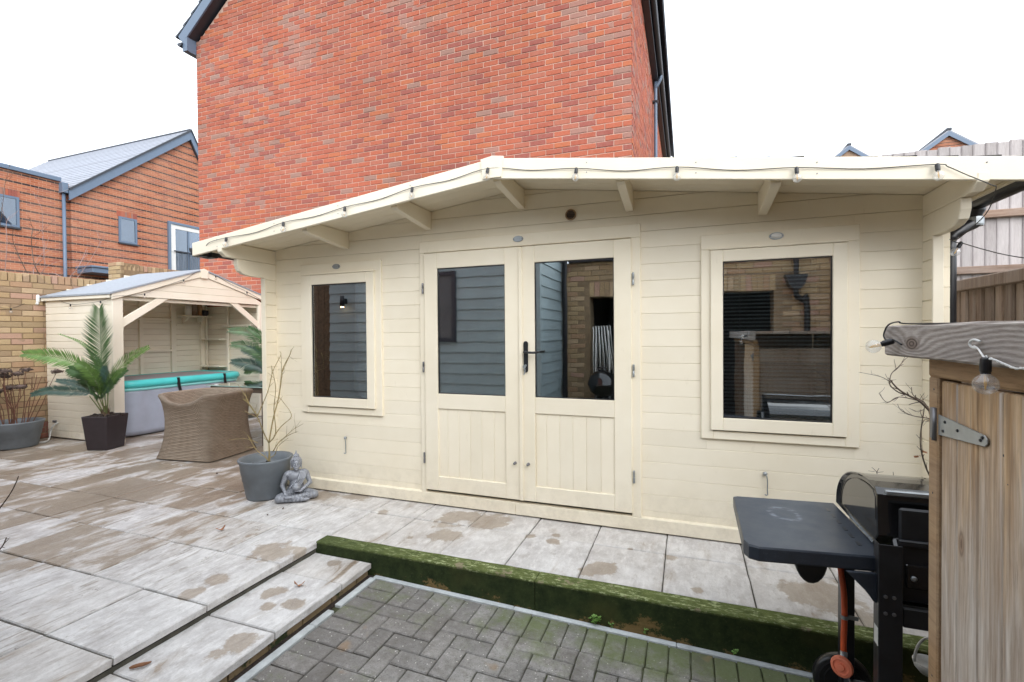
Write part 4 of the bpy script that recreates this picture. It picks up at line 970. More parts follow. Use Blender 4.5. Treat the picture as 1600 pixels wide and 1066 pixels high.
def frame4(name, x0, x1, z0, z1, t, yf, yb, par, mat=cm, bev=0.003, bt=None, tt=None):
    """four separate boards butted like a real casing"""
    bt = t if bt is None else bt; tt = t if tt is None else tt
    for q in ((x0, x0 + t, z0, z1 - tt), (x1 - t, x1, z0, z1 - tt), (x0, x1, z1 - tt, z1)) + (((x0 + t, x1 - t, z0, z0 + bt),) if bt else ()):
        box(name, mat, par, q[0], q[1], yf, yb, q[2], q[3], bev)
def window(trim, sash, glass, blind):
    x0, x1, z0, z1 = trim
    fr = box('window', cm, cab, x0, x0 + 0.072, 3.320, 3.345, z0, z1 - 0.094, 0.003); fr['label'] = None if False else ('small left window with grey board reflections' if x0 < -1 else 'larger right window with a venetian blind')
    for q in ((x1 - 0.072, x1, z0, z1 - 0.094), (x0, x1, z1 - 0.0935, z1), (x0 + 0.072, x1 - 0.072, z0, z0 + 0.052)): box('casing', cm, fr, q[0], q[1], 3.320, 3.345, q[2], q[3], 0.003)
    a0, a1, b0, b1 = sash; g0, g1, h0, h1 = glass; yf = 3.302
    for q in ((a0, g0, b0, b1), (g1, a1, b0, b1), (g0, g1, b0, h0), (g0, g1, h1, b1)):
        box('sash', cm, fr, q[0], q[1], yf, 3.345, q[2], q[3], 0.003)
    box('drip_bar', cm, fr, a0 - 0.004, a1 + 0.004, 3.300, 3.3195, b1 + 0.003, b1 + 0.016, 0.003)
    sealm = MB(); e_ = 0.006
    for q in ((g0, g0 + e_, h0, h1), (g1 - e_, g1, h0, h1), (g0 + e_, g1 - e_, h0, h0 + e_), (g0 + e_, g1 - e_, h1 - e_, h1)): sealm.box(q[0], q[1], 3.316, 3.334, q[2], q[3])
    sealm.build('seal', M['black'], fr)
    box('pane', M['pane'], fr, g0 + 0.001, g1 - 0.001, 3.322, 3.330, h0 + 0.001, h1 - 0.001, 0)
    if blind:
        z = h0 + 0.02
        while z < h1 - 0.03:
            MB().prism([(g0 + 0.004, 3.336, z - 0.0052), (g0 + 0.004, 3.356, z + 0.0045), (g0 + 0.004, 3.356, z + 0.0055), (g0 + 0.004, 3.336, z - 0.0042)], (g1 - g0 - 0.008, 0, 0)).build('blind_slat', M['blind'], fr); z += 0.0235
        cd = MB()
        for xx in (g0 + 0.1, g1 - 0.1): cd.tube([(xx, 3.335, h0 + 0.01), (xx, 3.335, h1)], 0.0012, 5)
        cd.build('blind_cord', M['white'], fr)
def T(x0, x1, z0, z1, Y):
    a = F(x0, z0, Y); b = F(x1, z1, Y); return (a[0], b[0], a[1], b[1])
window(T(-3.222, -2.376, .679, 1.981, 3.32), (-3.142, -2.422, .742, 1.880), (-3.072, -2.498, .820, 1.797), False)
window(T(.088, .958, .664, 1.983, 3.32), T(.146, .897, .722, 1.882, 3.302), T(.219, .8215, .802, 1.807, 3.302), True)
# doors
box('door_casing', cm, cab, -1.996, -1.953, 3.320, 3.345, 0.10, 2.0, 0.003); box('door_casing', cm, cab, -0.354, -0.292, 3.320, 3.345, 0.10, 2.0, 0.003); box('door_casing', cm, cab, -1.996, -0.292, 3.3195, 3.345, 2.0005, 2.092, 0.003)
box('threshold', cm, cab, -1.95, -0.36, 3.322, 3.36, 0.085, 0.1035, 0.003)
def door(dx0, dx1, gx0, gx1, px0, px1, left):
    Y = 3.304; y2 = 3.345
    d = T(dx0, dx1, 0.116, 2.0, Y); gl = T(gx0, gx1, 0.887, 1.8775, Y); pn = T(px0, px1, 0.229, 0.768, Y)
    dr = box('door', cm, cab, d[0], gl[0], Y, y2, d[2], d[3], 0.003)
    box('stile', cm, dr, gl[1], d[1], Y, y2, d[2], d[3], 0.003)
    for z0, z1 in ((d[2], pn[2]), (pn[3], gl[2]), (gl[3], d[3])): box('door_rail', cm, dr, gl[0], gl[1], Y + 0.0012, y2, z0, z1, 0.003)
    e_ = 0.006; sm = MB()
    for q in ((gl[0], gl[0] + e_, gl[2], gl[3]), (gl[1] - e_, gl[1], gl[2], gl[3]), (gl[0] + e_, gl[1] - e_, gl[2], gl[2] + e_), (gl[0] + e_, gl[1] - e_, gl[3] - e_, gl[3])): sm.box(q[0], q[1], Y + 0.012, Y + 0.03, q[2], q[3])
    sm.build('seal', M['black'], dr)
    box('pane', M['pane'], dr, gl[0] + .001, gl[1] - .001, Y + 0.017, Y + 0.025, gl[2] + .001, gl[3] - .001, 0)
    w0 = (0.085, 0.1, 0.1, 0.1, 0.105, 0.1); tot = sum(w0); x = pn[0]
    for i, ww in enumerate(w0):
        b = x + ww / tot * (pn[1] - pn[0]); c = 0.003
        MB().prism([(x + 0.0004, y2, pn[2]), (x + 0.0004, Y + 0.012 + c, pn[2]), (x + c, Y + 0.012, pn[2]), (b - c, Y + 0.012, pn[2]), (b - 0.0004, Y + 0.012 + c, pn[2]), (b - 0.0004, y2, pn[2])], (0, 0, pn[3] - pn[2])).build('panel_board', cm, dr); x = b
    kx = gl[1] + 0.075 if left else d[0] + 0.042
    kn = MB(); kn.lathe([(0.011, 0), (0.011, -0.004), (0.005, -0.006), (0.005, -0.014), (0.009, -0.018), (0.009, -0.026), (0.005, -0.029), (0.0001, -0.03)], (kx, Y, 0.402), 14, 'Y'); kn.build('knob', M['dark_steel'], dr, smooth=True)
    hx = d[0] - 0.010 if left else d[1] + 0.013
    for hz in (1.72, 1.1, 0.38):
        hm = MB(); hm.lathe([(0.0065, 0), (0.0075, 0.004), (0.0075, 0.036), (0.006, 0.038), (0.006, 0.042), (0.0075, 0.044), (0.0075, 0.08), (0.0065, 0.084)], (hx, Y - 0.004, hz - 0.042), 10)
        hm.build('hinge', M['steel'] if not left else M['dark_steel'], dr, smooth=True)
    return dr, d
dl, dd = door(-1.968, -1.150, -1.853, -1.280, -1.856, -1.280, True)
drr, dd2 = door(-1.143, -0.354, -1.047, -0.472, -1.046, -0.471, False)
box('astragal', cm, drr, dd2[0] - 0.024, dd2[0] + 0.004, 3.292, 3.3035, 0.13, 1.985, 0.003)
hb = MB(); hx = dd2[0] + 0.030
pts = [(hx + 0.017 * math.cos(t), 3.300, (1.285 if math.sin(t) >= 0 else 1.09) + 0.017 * math.sin(t)) for t in np.linspace(0, 2 * math.pi, 20, endpoint=False)]
hb.prism(pts, (0, -0.009, 0)); hnd = hb.build('handle_plate', M['black_metal'], drr, 0.002)
l_ = MB(); l_.tube([(hx, 3.292, 1.222), (hx, 3.255, 1.222)], 0.009, 10); l_.tube(catmull([(hx, 3.255, 1.222), (hx + 0.02, 3.25, 1.222), (hx + 0.07, 3.25, 1.219), (hx + 0.115, 3.253, 1.226)], 4), 0.0085, 10)
l_.build('handle', M['black_metal'], hnd, smooth=True)
kk = MB(); kk.lathe([(0.008, 0), (0.008, -0.008)], (hx, 3.291, 1.125), 12, 'Y'); kk.tube([(hx, 3.283, 1.125), (hx, 3.26, 1.123)], 0.004, 6); kk.lathe([(0.012, 0), (0.012, 0.003)], (hx, 3.257, 1.118), 12, 'Y'); kk.tube([(hx, 3.262, 1.11), (hx + .004, 3.262, 1.085), (hx - .005, 3.262, 1.06)], 0.0045, 6); kk.build('keys', M['steel'], hnd)
# round vent
vx, vz = -0.77, 2.197
v_ = MB(); v_.lathe([(0.030, 0.0), (0.040, -0.004), (0.040, -0.010), (0.034, -0.014), (0.031, -0.010), (0.031, -0.002)], (vx, CY, vz), 24, 'Y'); vo = v_.build('vent', M['store_frame'], cab, smooth=True)
for i in range(5):
    zz_ = vz - 0.024 + i * 0.012; hw = math.sqrt(max(0.0001, 0.031 ** 2 - (zz_ - vz) ** 2)); MB().prism([(vx - hw, CY - 0.012, zz_ + 0.003), (vx - hw, CY - 0.003, zz_ - 0.004), (vx - hw, CY - 0.002, zz_ - 0.002), (vx - hw, CY - 0.011, zz_ + 0.005)], (2 * hw, 0, 0)).build('vent_slat', M['twig_dark'], vo)
box('vent_hole', M['black'], vo, vx - 0.022, vx + 0.022, CY - 0.0015, CY + 0.001, vz - 0.022, vz + 0.022, 0)
# oval lights over the openings, one clear lens and two dull covers
for (x, z, yy, lensm) in ((-2.809, 1.944, 3.3195, 'dark_steel'), (-1.161, 2.053, 3.319, 'steel'), (0.519, 1.943, 3.3195, 'clear')):
    q = MB(); n = 24; r1, r2 = 0.040, 0.022
    rings = [(1.0, 0.0), (1.0, -0.004), (0.93, -0.007)]
    vs = [(x + r1 * s_ * math.cos(2 * math.pi * k / n), yy + d_, z + r2 * s_ * math.sin(2 * math.pi * k / n)) for s_, d_ in rings for k in range(n)]
    q.add(vs, [(i * n + k, i * n + (k + 1) % n, (i + 1) * n + (k + 1) % n, (i + 1) * n + k) for i in range(2) for k in range(n)] + [tuple(range(2 * n, 3 * n))])
    qo = q.build('oval_light', M['steel'], cab)
    if lensm == 'clear':
        MB().ell((x, yy - 0.006, z), (0.030, 0.014, 0.017), 16, 8).build('lens', M['white'], qo, smooth=True)
    s2 = MB()
    for sg in (-1, 1): s2.lathe([(0.004, -0.009), (0.004, -0.006)], (x + sg * 0.031, yy, z), 8, 'Y')
    s2.build('screw', M['dark_steel'], qo)
# hold-back hooks
for (x, z) in ((-2.745, 0.478), (0.458, 0.468)):
    h_ = MB(); h_.ell((x, CY - 0.012, z), (0.013, 0.012, 0.013), 10, 8); h_.tube(catmull([(x + .006, CY - 0.022, z - .005), (x + 0.011, CY - 0.022, z - 0.04), (x + 0.011, CY - 0.022, z - 0.10), (x + 0.012, CY - 0.022, z - 0.125), (x + 0.004, CY - 0.026, z - 0.130), (x - 0.003, CY - 0.028, z - 0.124)], 4), 0.0035, 7)
    h_.build('hold_back_hook', M['steel'], cab, smooth=True)

# ------------------------------------------------------------------ hot tub shelter
SX, SY0, SY1, SBX = -6.757, 3.90, 6.22, -8.15
c2 = M['cream2']
sh_ = thing('hot_tub_shelter', (-7.4, 5.06, 0), 'open fronted cream timber shelter with a grey felt gable roof over the hot tub', 'shelter')
AY, AZ = 5.094, 2.335
def sroof(y): return AZ - (AZ - 1.905) / (AY - 3.88) * (AY - y) if y < AY else AZ - (AZ - 1.985) / (6.30 - AY) * (y - AY)
def sboard(x0, x1, z0, z1, y, sgn):   # horizontal board on a plane y, front towards sgn*Y
    c = 0.005; t = 0.018
    P = [(x0, y + sgn * (-c), z0), (x0, y, z0 + c), (x0, y, z1 - c), (x0, y + sgn * (-c), z1), (x0, y - sgn * t, z1), (x0, y - sgn * t, z0)]
    MB().prism(P, (x1 - x0, 0, 0)).build('wall_board', c2, sh_)
z = 0.02
while z < 1.88:
    sboard(SBX, SX - 0.052, z + 0.0012, min(z + 0.0905, 1.885), SY0, -1); sboard(SBX, SX - 0.052, z + 0.0012, min(z + 0.0905, 1.885), SY1 - 0.05, -1); z += 0.0918
z = 0.02
while z < 2.25:
    y0, y1 = SY0 + 0.02, SY1 - 0.07
    if z > 1.88: f_ = (AZ - 0.03 - z) / 0.42; y0, y1 = AY - f_ * 1.12, AY + f_ * 1.1
    if y1 - y0 > 0.06:
        c = 0.004; x = SBX
        MB().prism([(x - c, y0, z + 0.001), (x, y0, z + c), (x, y0, z + 0.0905 - c), (x - c, y0, z + 0.0905), (x - 0.018, y0, z + 0.0905), (x - 0.018, y0, z)], (0, y1 - y0, 0)).build('wall_board', c2, sh_)
    z += 0.0918
# posts, beams, braces
box('post', c2, sh_, SX - 0.05, SX, SY0 - 0.004, SY0 + 0.118, 0.012, 1.885, 0.004); box('post', c2, sh_, SX - 0.05, SX, 6.075, 6.225, 0.012, 1.905, 0.004)
for y0, y1 in ((5.05, 5.10), (5.545, 5.618), (6.06, 6.15)): box('stud', c2, sh_, SBX + 0.001, SBX + 0.05, y0, y1, 0.0, 2.0, 0.004)
box('stud', c2, sh_, SBX + 0.001, SBX + 0.05, 4.48, 4.53, 0, 2.0, 0.004)
box('rail', c2, sh_, SBX + 0.001, SBX + 0.055, 4.532, 5.543, 1.115, 1.15, 0.003); box('rail', c2, sh_, SBX + 0.001, SBX + 0.052, 4.532, 5.543, 1.63, 1.665, 0.003); box('rail', c2, sh_, SBX + 0.001, SBX + 0.052, 5.62, 6.058, 1.545, 1.575, 0.003)
for x in (-8.05, -7.53): box('stud', c2, sh_, x - 0.045, x, 6.12, 6.17 - 0.022, 0, 1.9, 0.003)
for z, a, b in ((1.30, -8.05, -7.57), (0.83, -8.05, -7.57), (1.53, -7.50, -6.85)): box('shelf', c2, sh_, a, b, 5.98, 6.146, z, z + 0.02, 0.003)
box('shelf', c2, sh_, SBX + 0.052, SBX + 0.24, 5.635, 6.42 - 0.30, 1.70, 1.72, 0.003)
for y in (5.72, 5.98): MB().prism([(SBX + 0.052, y, 1.699), (SBX + 0.2, y, 1.699), (SBX + 0.16, y, 1.645), (SBX + 0.052, y, 1.60)], (0, 0.03, 0)).build('shelf_bracket', c2, sh_, 0.002)
box('tie_beam', c2, sh_, SX - 0.1, SX - 0.055, 3.92, 6.2, 1.835, 1.88, 0.003)
gz_ = 1.886; nb = 3
edges = [1.885, 1.985, 2.085, 2.27]
for a, b in zip(edges, edges[1:]):
    def yl(z): return AY - (AZ - 0.085 - z) / (AZ - 1.905) * (AY - 3.88)
    def yr(z): return AY + (AZ - 0.085 - z) / (AZ - 1.985) * (6.30 - AY)
    c = 0.004; za, zb = a + 0.001, b - 0.001
    top = min(zb, AZ - 0.09)
    MB().prism([(SX + 0.001, max(yl(za), 3.95), za), (SX + 0.001, min(yr(za), 6.2), za), (SX + 0.001, yr(top), top), (SX + 0.001, yl(top), top)], (-0.02, 0, 0)).build('gable_board', c2, sh_, 0.003)
MB().prism([(SX - 0.01, 4.045, 1.50), (SX - 0.01, 4.019, 1.47), (SX - 0.01, 4.019, 1.60), (SX - 0.01, 4.442, 1.884), (SX - 0.01, 4.595, 1.884)], (-0.035, 0, 0)).build('brace', c2, sh_, 0.003)
MB().prism([(SX - 0.01, 5.545, 1.884), (SX - 0.01, 5.69, 1.884), (SX - 0.01, 6.075, 1.60), (SX - 0.01, 6.075, 1.49)], (-0.035, 0, 0)).build('brace', c2, sh_, 0.003)
for y0, z0, y1, z1 in ((3.88, 1.905, AY, AZ), (6.30, 1.985, AY, AZ)):
    MB().prism([(SX + 0.003, y0, z0 - 0.075), (SX + 0.003, y1, z1 - 0.085), (SX + 0.003, y1, z1 + 0.004), (SX + 0.003, y0, z0 + 0.004)], (0.02, 0, 0)).build('bargeboard', c2, sh_, 0.003)
    rm = MB(); y0e = y0 - 0.03 if y0 < AY else y0 + 0.03; z0e = sroof(y0e)
    rm.prism([(SX + 0.035, y0e, z0e), (SX + 0.035, y1, z1 + 0.002), (SX + 0.035, y1, z1 + 0.024), (SX + 0.035, y0e, z0e + 0.022)], (-1.462, 0, 0)); rm.build('roof', M['felt'], sh_)
    MB().prism([(SX - 0.02, y0, z0 - 0.022), (SX - 0.02, y1, z1 - 0.02), (SX - 0.02, y1, z1 - 0.002), (SX - 0.02, y0, z0 - 0.004)], (-1.40, 0, 0)).build('roof_boarding', c2, sh_)
MB().prism([(SX + 0.026, AY - 0.06, AZ + 0.008), (SX + 0.026, AY - 0.05, AZ - 0.115), (SX + 0.026, AY + 0.055, AZ - 0.115), (SX + 0.026, AY + 0.065, AZ + 0.006), (SX + 0.026, AY, AZ + 0.03)], (0.012, 0, 0)).build('apex_plate', c2, sh_, 0.002)
box('eaves_strip', c2, sh_, SBX - 0.03, SX, 3.862, 3.878, 1.85, 1.893, 0.003)
# things on the back shelf
def onshelf(name, y, r, h, mt, lab, cat, prof=None, x=SBX + 0.15):
    o = MB().lathe(prof or [(r * 0.95, 0), (r, 0.01), (r, h * 0.65), (r * 0.5, h * 0.85), (r * 0.45, h), (0.0001, h)], (x, y, 1.7205), 14).build(name, M[mt], None, smooth=True); return tag(o, lab, cat)
onshelf('jar', 5.76, 0.05, 0.17, 'white', 'white jar with a lid at the left end of the shelter shelf', 'jar', [(0.042, 0), (0.05, 0.02), (0.05, 0.115), (0.035, 0.128), (0.035, 0.136), (0.04, 0.137), (0.04, 0.165), (0.0001, 0.168)])
onshelf('canister', 5.87, 0.04, 0.19, 'fence_rail', 'left brown canister beside the white jar on the shelter shelf', 'canister', [(0.038, 0), (0.04, 0.01), (0.04, 0.18), (0.03, 0.19), (0.0001, 0.19)])
onshelf('canister', 5.965, 0.035, 0.2, 'store_frame', 'paler brown canister in the middle of the shelter shelf', 'canister', [(0.033, 0), (0.035, 0.01), (0.035, 0.19), (0.028, 0.2), (0.0001, 0.2)])
onshelf('bowl', 6.06, 0.06, 0.1, 'dark_grey_frame', 'dark bowl at the right end of the shelter shelf', 'bowl', [(0.03, 0), (0.055, 0.03), (0.062, 0.1), (0.056, 0.1), (0.02, 0.03), (0.0001, 0.03)])

# ------------------------------------------------------------------ hot tub
tub = thing('hot_tub', (-7.5, 5.02, 0), 'square inflatable hot tub with a grey blue body and turquoise cover edge', 'hot tub')
def rrect(x0, x1, y0, y1, r, n=7):
    P = []
    for cx_, cy_, a0 in ((x1 - r, y1 - r, 0), (x0 + r, y1 - r, 90), (x0 + r, y0 + r, 180), (x1 - r, y0 + r, 270)):
        for i in range(n + 1): th = R(a0 + 90 * i / n); P.append((cx_ + r * math.cos(th), cy_ + r * math.sin(th)))
    return P
def loft(rings, cap=True):
    n = len(rings[0]); m = MB(); vs = [p for r_ in rings for p in r_]
    fs = [(i * n + k, i * n + (k + 1) % n, (i + 1) * n + (k + 1) % n, (i + 1) * n + k) for i in range(len(rings) - 1) for k in range(n)]
    if cap: fs.append(tuple((len(rings) - 1) * n + k for k in range(n))); fs.append(tuple(range(n))[::-1])
    return m.add(vs, fs)
tx0, tx1, ty0, ty1 = -8.05, -7.03, 4.13, 5.98
def dens(P, q=3):
    out = []
    for a, b in zip(P, P[1:] + P[:1]):
        d = math.dist(a, b); n = max(1, int(d / 0.05))
        out += [(a[0] + (b[0] - a[0]) * i / n, a[1] + (b[1] - a[1]) * i / n) for i in range(n)]
    return out
base_ = dens(rrect(tx0, tx1, ty0, ty1, 0.24)); cxm, cym = (tx0 + tx1) / 2, (ty0 + ty1) / 2
rings = []; tl = [math.dist(a, b) for a, b in zip(base_, base_[1:] + base_[:1])]; acc = np.cumsum([0] + tl[:-1])
for i in range(11):
    z = 0.02 + 0.64 * i / 10; bulge = 0.028 * math.sin(math.pi * i / 10) ** 0.5
    rg = []
    for p, s_ in zip(base_, acc):
        k = abs(math.sin(math.pi * s_ / 0.29)) ** 0.6; d = Vector((p[0] - cxm, p[1] - cym)); d2 = d.normalized()
        rg.append((p[0] + d2.x * bulge * (k - 0.7), p[1] + d2.y * bulge * (k - 0.7), z))
    rings.append(rg)
loft(rings).build('tub_wall', M['tubside'], tub, smooth=True)
def tubering(z, r, name, mt, ins=0.0):
    P = dens(rrect(tx0 + ins, tx1 - ins, ty0 + ins, ty1 - ins, 0.24)); m = MB(); n = 12; N = len(P); vs = []
    for i, p in enumerate(P):
        t = Vector((P[(i + 1) % N][0] - P[i - 1][0], P[(i + 1) % N][1] - P[i - 1][1], 0)).normalized(); o = Vector((t.y, -t.x, 0))
        for k in range(n): th = 2 * math.pi * k / n; vs.append(Vector((p[0], p[1], z)) + o * r * math.cos(th) + Vector((0, 0, r * math.sin(th))))
    m.add(vs, [(i * n + k, i * n + (k + 1) % n, ((i + 1) % N) * n + (k + 1) % n, ((i + 1) % N) * n + k) for i in range(N) for k in range(n)])
    return m.build(name, M[mt], tub, smooth=True)
tubering(0.648, 0.026, 'lower_band', 'turq', 0.004); tubering(0.716, 0.056, 'cover_edge', 'teal', 0.0)
P = dens(rrect(tx0 + 0.03, tx1 - 0.03, ty0 + 0.03, ty1 - 0.03, 0.2))
loft([[(a, b, 0.72) for a, b in P], [(a, b, 0.757) for a, b in P], [(cxm + (a - cxm) * 0.8, cym + (b - cym) * 0.8, 0.772) for a, b in P], [(cxm + (a - cxm) * 0.3, cym + (b - cym) * 0.3, 0.785) for a, b in P]]).build('cover', M['tubtop'], tub, smooth=True)
for y in (4.86, 5.60):
    s_ = MB().tube([(tx1 + 0.052, y, 0.765), (tx1 + 0.05, y + 0.004, 0.69), (tx1 + 0.046, y + 0.02, 0.62), (tx1 + 0.034, y + 0.05, 0.54)], 0.02, 6)
    s_.build('strap', M['black'], tub)

# ------------------------------------------------------------------ potted palms
def frond(spine, width, mat, par, side_ref, n=34, curl=0.25, taper0=0.45, droop=0.0, nm='frond', seed=0, vfold=0.35):
    rf = random.Random(seed); P = catmull(spine, 10); L = [0]
    for a, b in zip(P, P[1:]): L.append(L[-1] + (b - a).length)
    def at(t):
        d = t * L[-1]
        for i in range(len(P) - 1):
            if L[i + 1] >= d: f_ = (d - L[i]) / max(1e-6, L[i + 1] - L[i]); return P[i].lerp(P[i + 1], f_), (P[i + 1] - P[i]).normalized()
        return P[-1], (P[-1] - P[-2]).normalized()
    m = MB(); m.tube([at(t)[0] for t in np.linspace(0, 1, 14)], [0.0065 * (1 - 0.8 * t) for t in np.linspace(0, 1, 14)], 5)
    sd = Vector(side_ref).normalized()
    for i in range(n):
        t = 0.16 + 0.83 * i / (n - 1); p, tg = at(t)
        nrm = (sd - tg * sd.dot(tg)).normalized(); lat = tg.cross(nrm).normalized()
        prof = (taper0 + (1 - taper0) * math.sin(min(1, (t - 0.16) / 0.35) * math.pi / 2)) * (1 - max(0, (t - 0.55) / 0.45) ** 1.6 * 0.62)
        for sg in (-1, 1):
            l = width * prof * rf.uniform(0.93, 1.07); fwdk = 0.55 + 0.75 * t + rf.uniform(-.06, .06)
            d0 = (lat * sg + tg * fwdk + nrm * vfold * rf.uniform(0.7, 1.3)).normalized()
            w_ = 0.0085 * rf.uniform(0.8, 1.1)
            q0 = p; q1 = p + d0 * l * 0.5; q2 = p + d0 * l + Vector((0, 0, -droop * l * rf.uniform(0.7, 1.3))) - nrm * curl * l * 0.25
            wd = d0.cross(nrm).normalized() * 1.0
            m.add([q0 - wd * w_ * 0.5, q0 + wd * w_ * 0.5, q1 + wd * w_, q1 - wd * w_, q1 + nrm * w_ * 0.0, q2], [(0, 1, 2, 3), (3, 2, 5)])
    return m.build(nm, M[mat], par)
palm = thing('potted_palm', (-6.66, 3.72, 0), 'artificial palm with arching green fronds in a tall dark square pot', 'potted palm')
PD = 5.70
def pp(x, y, d=PD): return atd(30 + x / 5.92, 470 + y / 5.92, d)
pot = MB()
def sq(cx_, cy_, h, z, rot=0.0): return [(cx_ + h * a * math.cos(rot) - h * b * math.sin(rot), cy_ + h * a * math.sin(rot) + h * b * math.cos(rot), z) for a, b in ((-1, -1), (1, -1), (1, 1), (-1, 1))]
pcx, pcy, prt = -6.665, 3.745, R(18)
loft([sq(pcx, pcy, 0.125, 0.006, prt), sq(pcx, pcy, 0.158, 0.405, prt), sq(pcx, pcy, 0.158, 0.412, prt), sq(pcx, pcy, 0.145, 0.412, prt), sq(pcx, pcy, 0.142, 0.36, prt)]).build('pot', M['palmpot'], palm, 0.006)
rm = random.Random(5); so_ = MB()
for i in range(60): a, b = rm.uniform(-.125, .125), rm.uniform(-.125, .125); so_.ell((pcx + a, pcy + b, 0.385 + rm.uniform(0, .03)), rm.uniform(0.012, 0.026), 6, 4)
so_.build('soil', M['soil'], palm)
hub = pp(755, 880); 
tk = MB()
tk.tube([(pcx, pcy, 0.38), (pcx + .005, pcy, 0.46), (pcx + .005, pcy, 0.52)], [0.045, 0.034, 0.02], 10)
for i in range(22):
    th = rm.uniform(0, 6.28); tk.tube([(pcx + .03 * math.cos(th), pcy + .03 * math.sin(th), 0.40), (pcx + .05 * math.cos(th), pcy + .05 * math.sin(th), 0.40 + rm.uniform(.05, .13))], 0.006, 4, 0.001)
tk.build('trunk', M['trunk'], palm)
vd = (-fw + up * 0.25)
FR = [([(760, 860), (758, 640), (756, 420), (742, 75)], 0.26, 'fr1', vd, 40, 0.0, 5.72), ([(745, 870), (640, 660), (520, 575), (300, 515), (45, 490)], 0.165, 'fr2', vd, 42, 0.05, 5.62),
      ([(750, 860), (690, 520), (580, 400), (375, 312)], 0.10, 'fr2', rt * 0.5 + up, 34, 0.1, 5.8), ([(770, 880), (880, 690), (1010, 540), (1195, 430)], 0.115, 'fr2', vd + rt * 0.3, 34, 0.1, 5.6),
      ([(770, 900), (860, 760), (930, 680), (990, 640)], 0.12, 'fr1', vd, 28, 0.1, 5.75), ([(740, 900), (620, 850), (420, 835), (260, 835), (120, 870)], 0.105, 'fr3', vd, 36, 0.02, 5.66),
      ([(745, 900), (660, 830), (520, 770), (350, 738)], 0.09, 'fr3', vd + up * 0.4, 30, 0.05, 5.8), ([(745, 900), (690, 790), (600, 690), (470, 630)], 0.15, 'fr1', vd, 34, 0.2, 5.5),
      ([(765, 900), (762, 760), (745, 640), (725, 530)], 0.10, 'fr3', vd, 26, 0.0, 5.85), ([(755, 900), (740, 780), (640, 640), (540, 575)], 0.13, 'fr2', vd + rt * 0.4, 32, 0.15, 5.45),
      ([(760, 900), (800, 800), (800, 700), (800, 620)], 0.12, 'fr3', vd, 26, 0.1, 5.68), ([(750, 905), (700, 860), (640, 800), (600, 740)], 0.16, 'fr1', vd, 30, 0.25, 5.42), ([(765, 905), (790, 850), (840, 800), (860, 740)], 0.14, 'fr1', vd, 28, 0.25, 5.45)]
for i, (sp, wd, mt, sr, n, dr_, d) in enumerate(FR):
    pts = [pp(x, y, PD + (d - PD) * min(1, 1.2 * j / (len(sp) - 1))) for j, (x, y) in enumerate(sp)]
    frond(pts, wd, mt, palm, sr, n, 0.15, 0.5, dr_, seed=i)
sk = MB()
for i, (x, y, b) in enumerate(((755, 870, 0), (700, 890, -.03), (740, 900, .02), (790, 880, .03), (820, 850, .04), (650, 880, -.05))):
    e_ = pp(x, y); sk.tube(catmull([(pcx + b * 0.4, pcy, 0.40), ((pcx + b + e_.x) / 2, (pcy + e_.y) / 2, 0.40 + (e_.z - 0.40) * 0.55), e_], 5), 0.0075, 6, 0.005)
sk.build('stalk', M['stalk'], palm, smooth=True)

palm2 = thing('potted_palm', (-5.75, 5.75, 0), 'second palm partly hidden behind the cabin corner, fronds arching left over the hot tub', 'potted palm')
p2x, p2y = -5.62, 5.62
loft([sq(p2x, p2y, 0.125, 0.006), sq(p2x, p2y, 0.158, 0.405), sq(p2x, p2y, 0.158, 0.412), sq(p2x, p2y, 0.145, 0.412), sq(p2x, p2y, 0.142, 0.38)]).build('pot', M['palmpot'], palm2, 0.006)
MB().tube([(p2x, p2y, 0.36), (p2x, p2y, 0.62)], 0.04, 8, 0.02).build('trunk', M['trunk'], palm2)
def p3(x, y, d=7.2): return atd(190 + x / 6.66, 460 + y / 6.66, d)
h2 = (1560, 860)
for i, (sp, wd, mt) in enumerate((([h2, (1480, 560), (1340, 400), (1125, 375)], 0.17, 'fr1'), ([h2, (1450, 640), (1320, 540), (1150, 520)], 0.16, 'fr1'), ([h2, (1450, 760), (1320, 720), (1150, 700)], 0.15, 'fr3'),
                                  ([h2, (1540, 600), (1470, 450), (1330, 350)], 0.15, 'fr1'), ([h2, (1480, 700), (1390, 600), (1270, 570)], 0.17, 'fr3'), ([h2, (1500, 800), (1400, 770), (1290, 800)], 0.13, 'fr1'), ([h2, (1600, 600), (1640, 450), (1700, 380)], 0.15, 'fr1'), ([h2, (1580, 600), (1560, 450), (1500, 330)], 0.14, 'fr3'))):
    frond([p3(x, y, 7.2 + 0.1 * ((i % 3) - 1) * j / 3) for j, (x, y) in enumerate(sp)], wd, mt, palm2, vd, 34, 0.2, 0.5, 0.12, seed=50 + i)

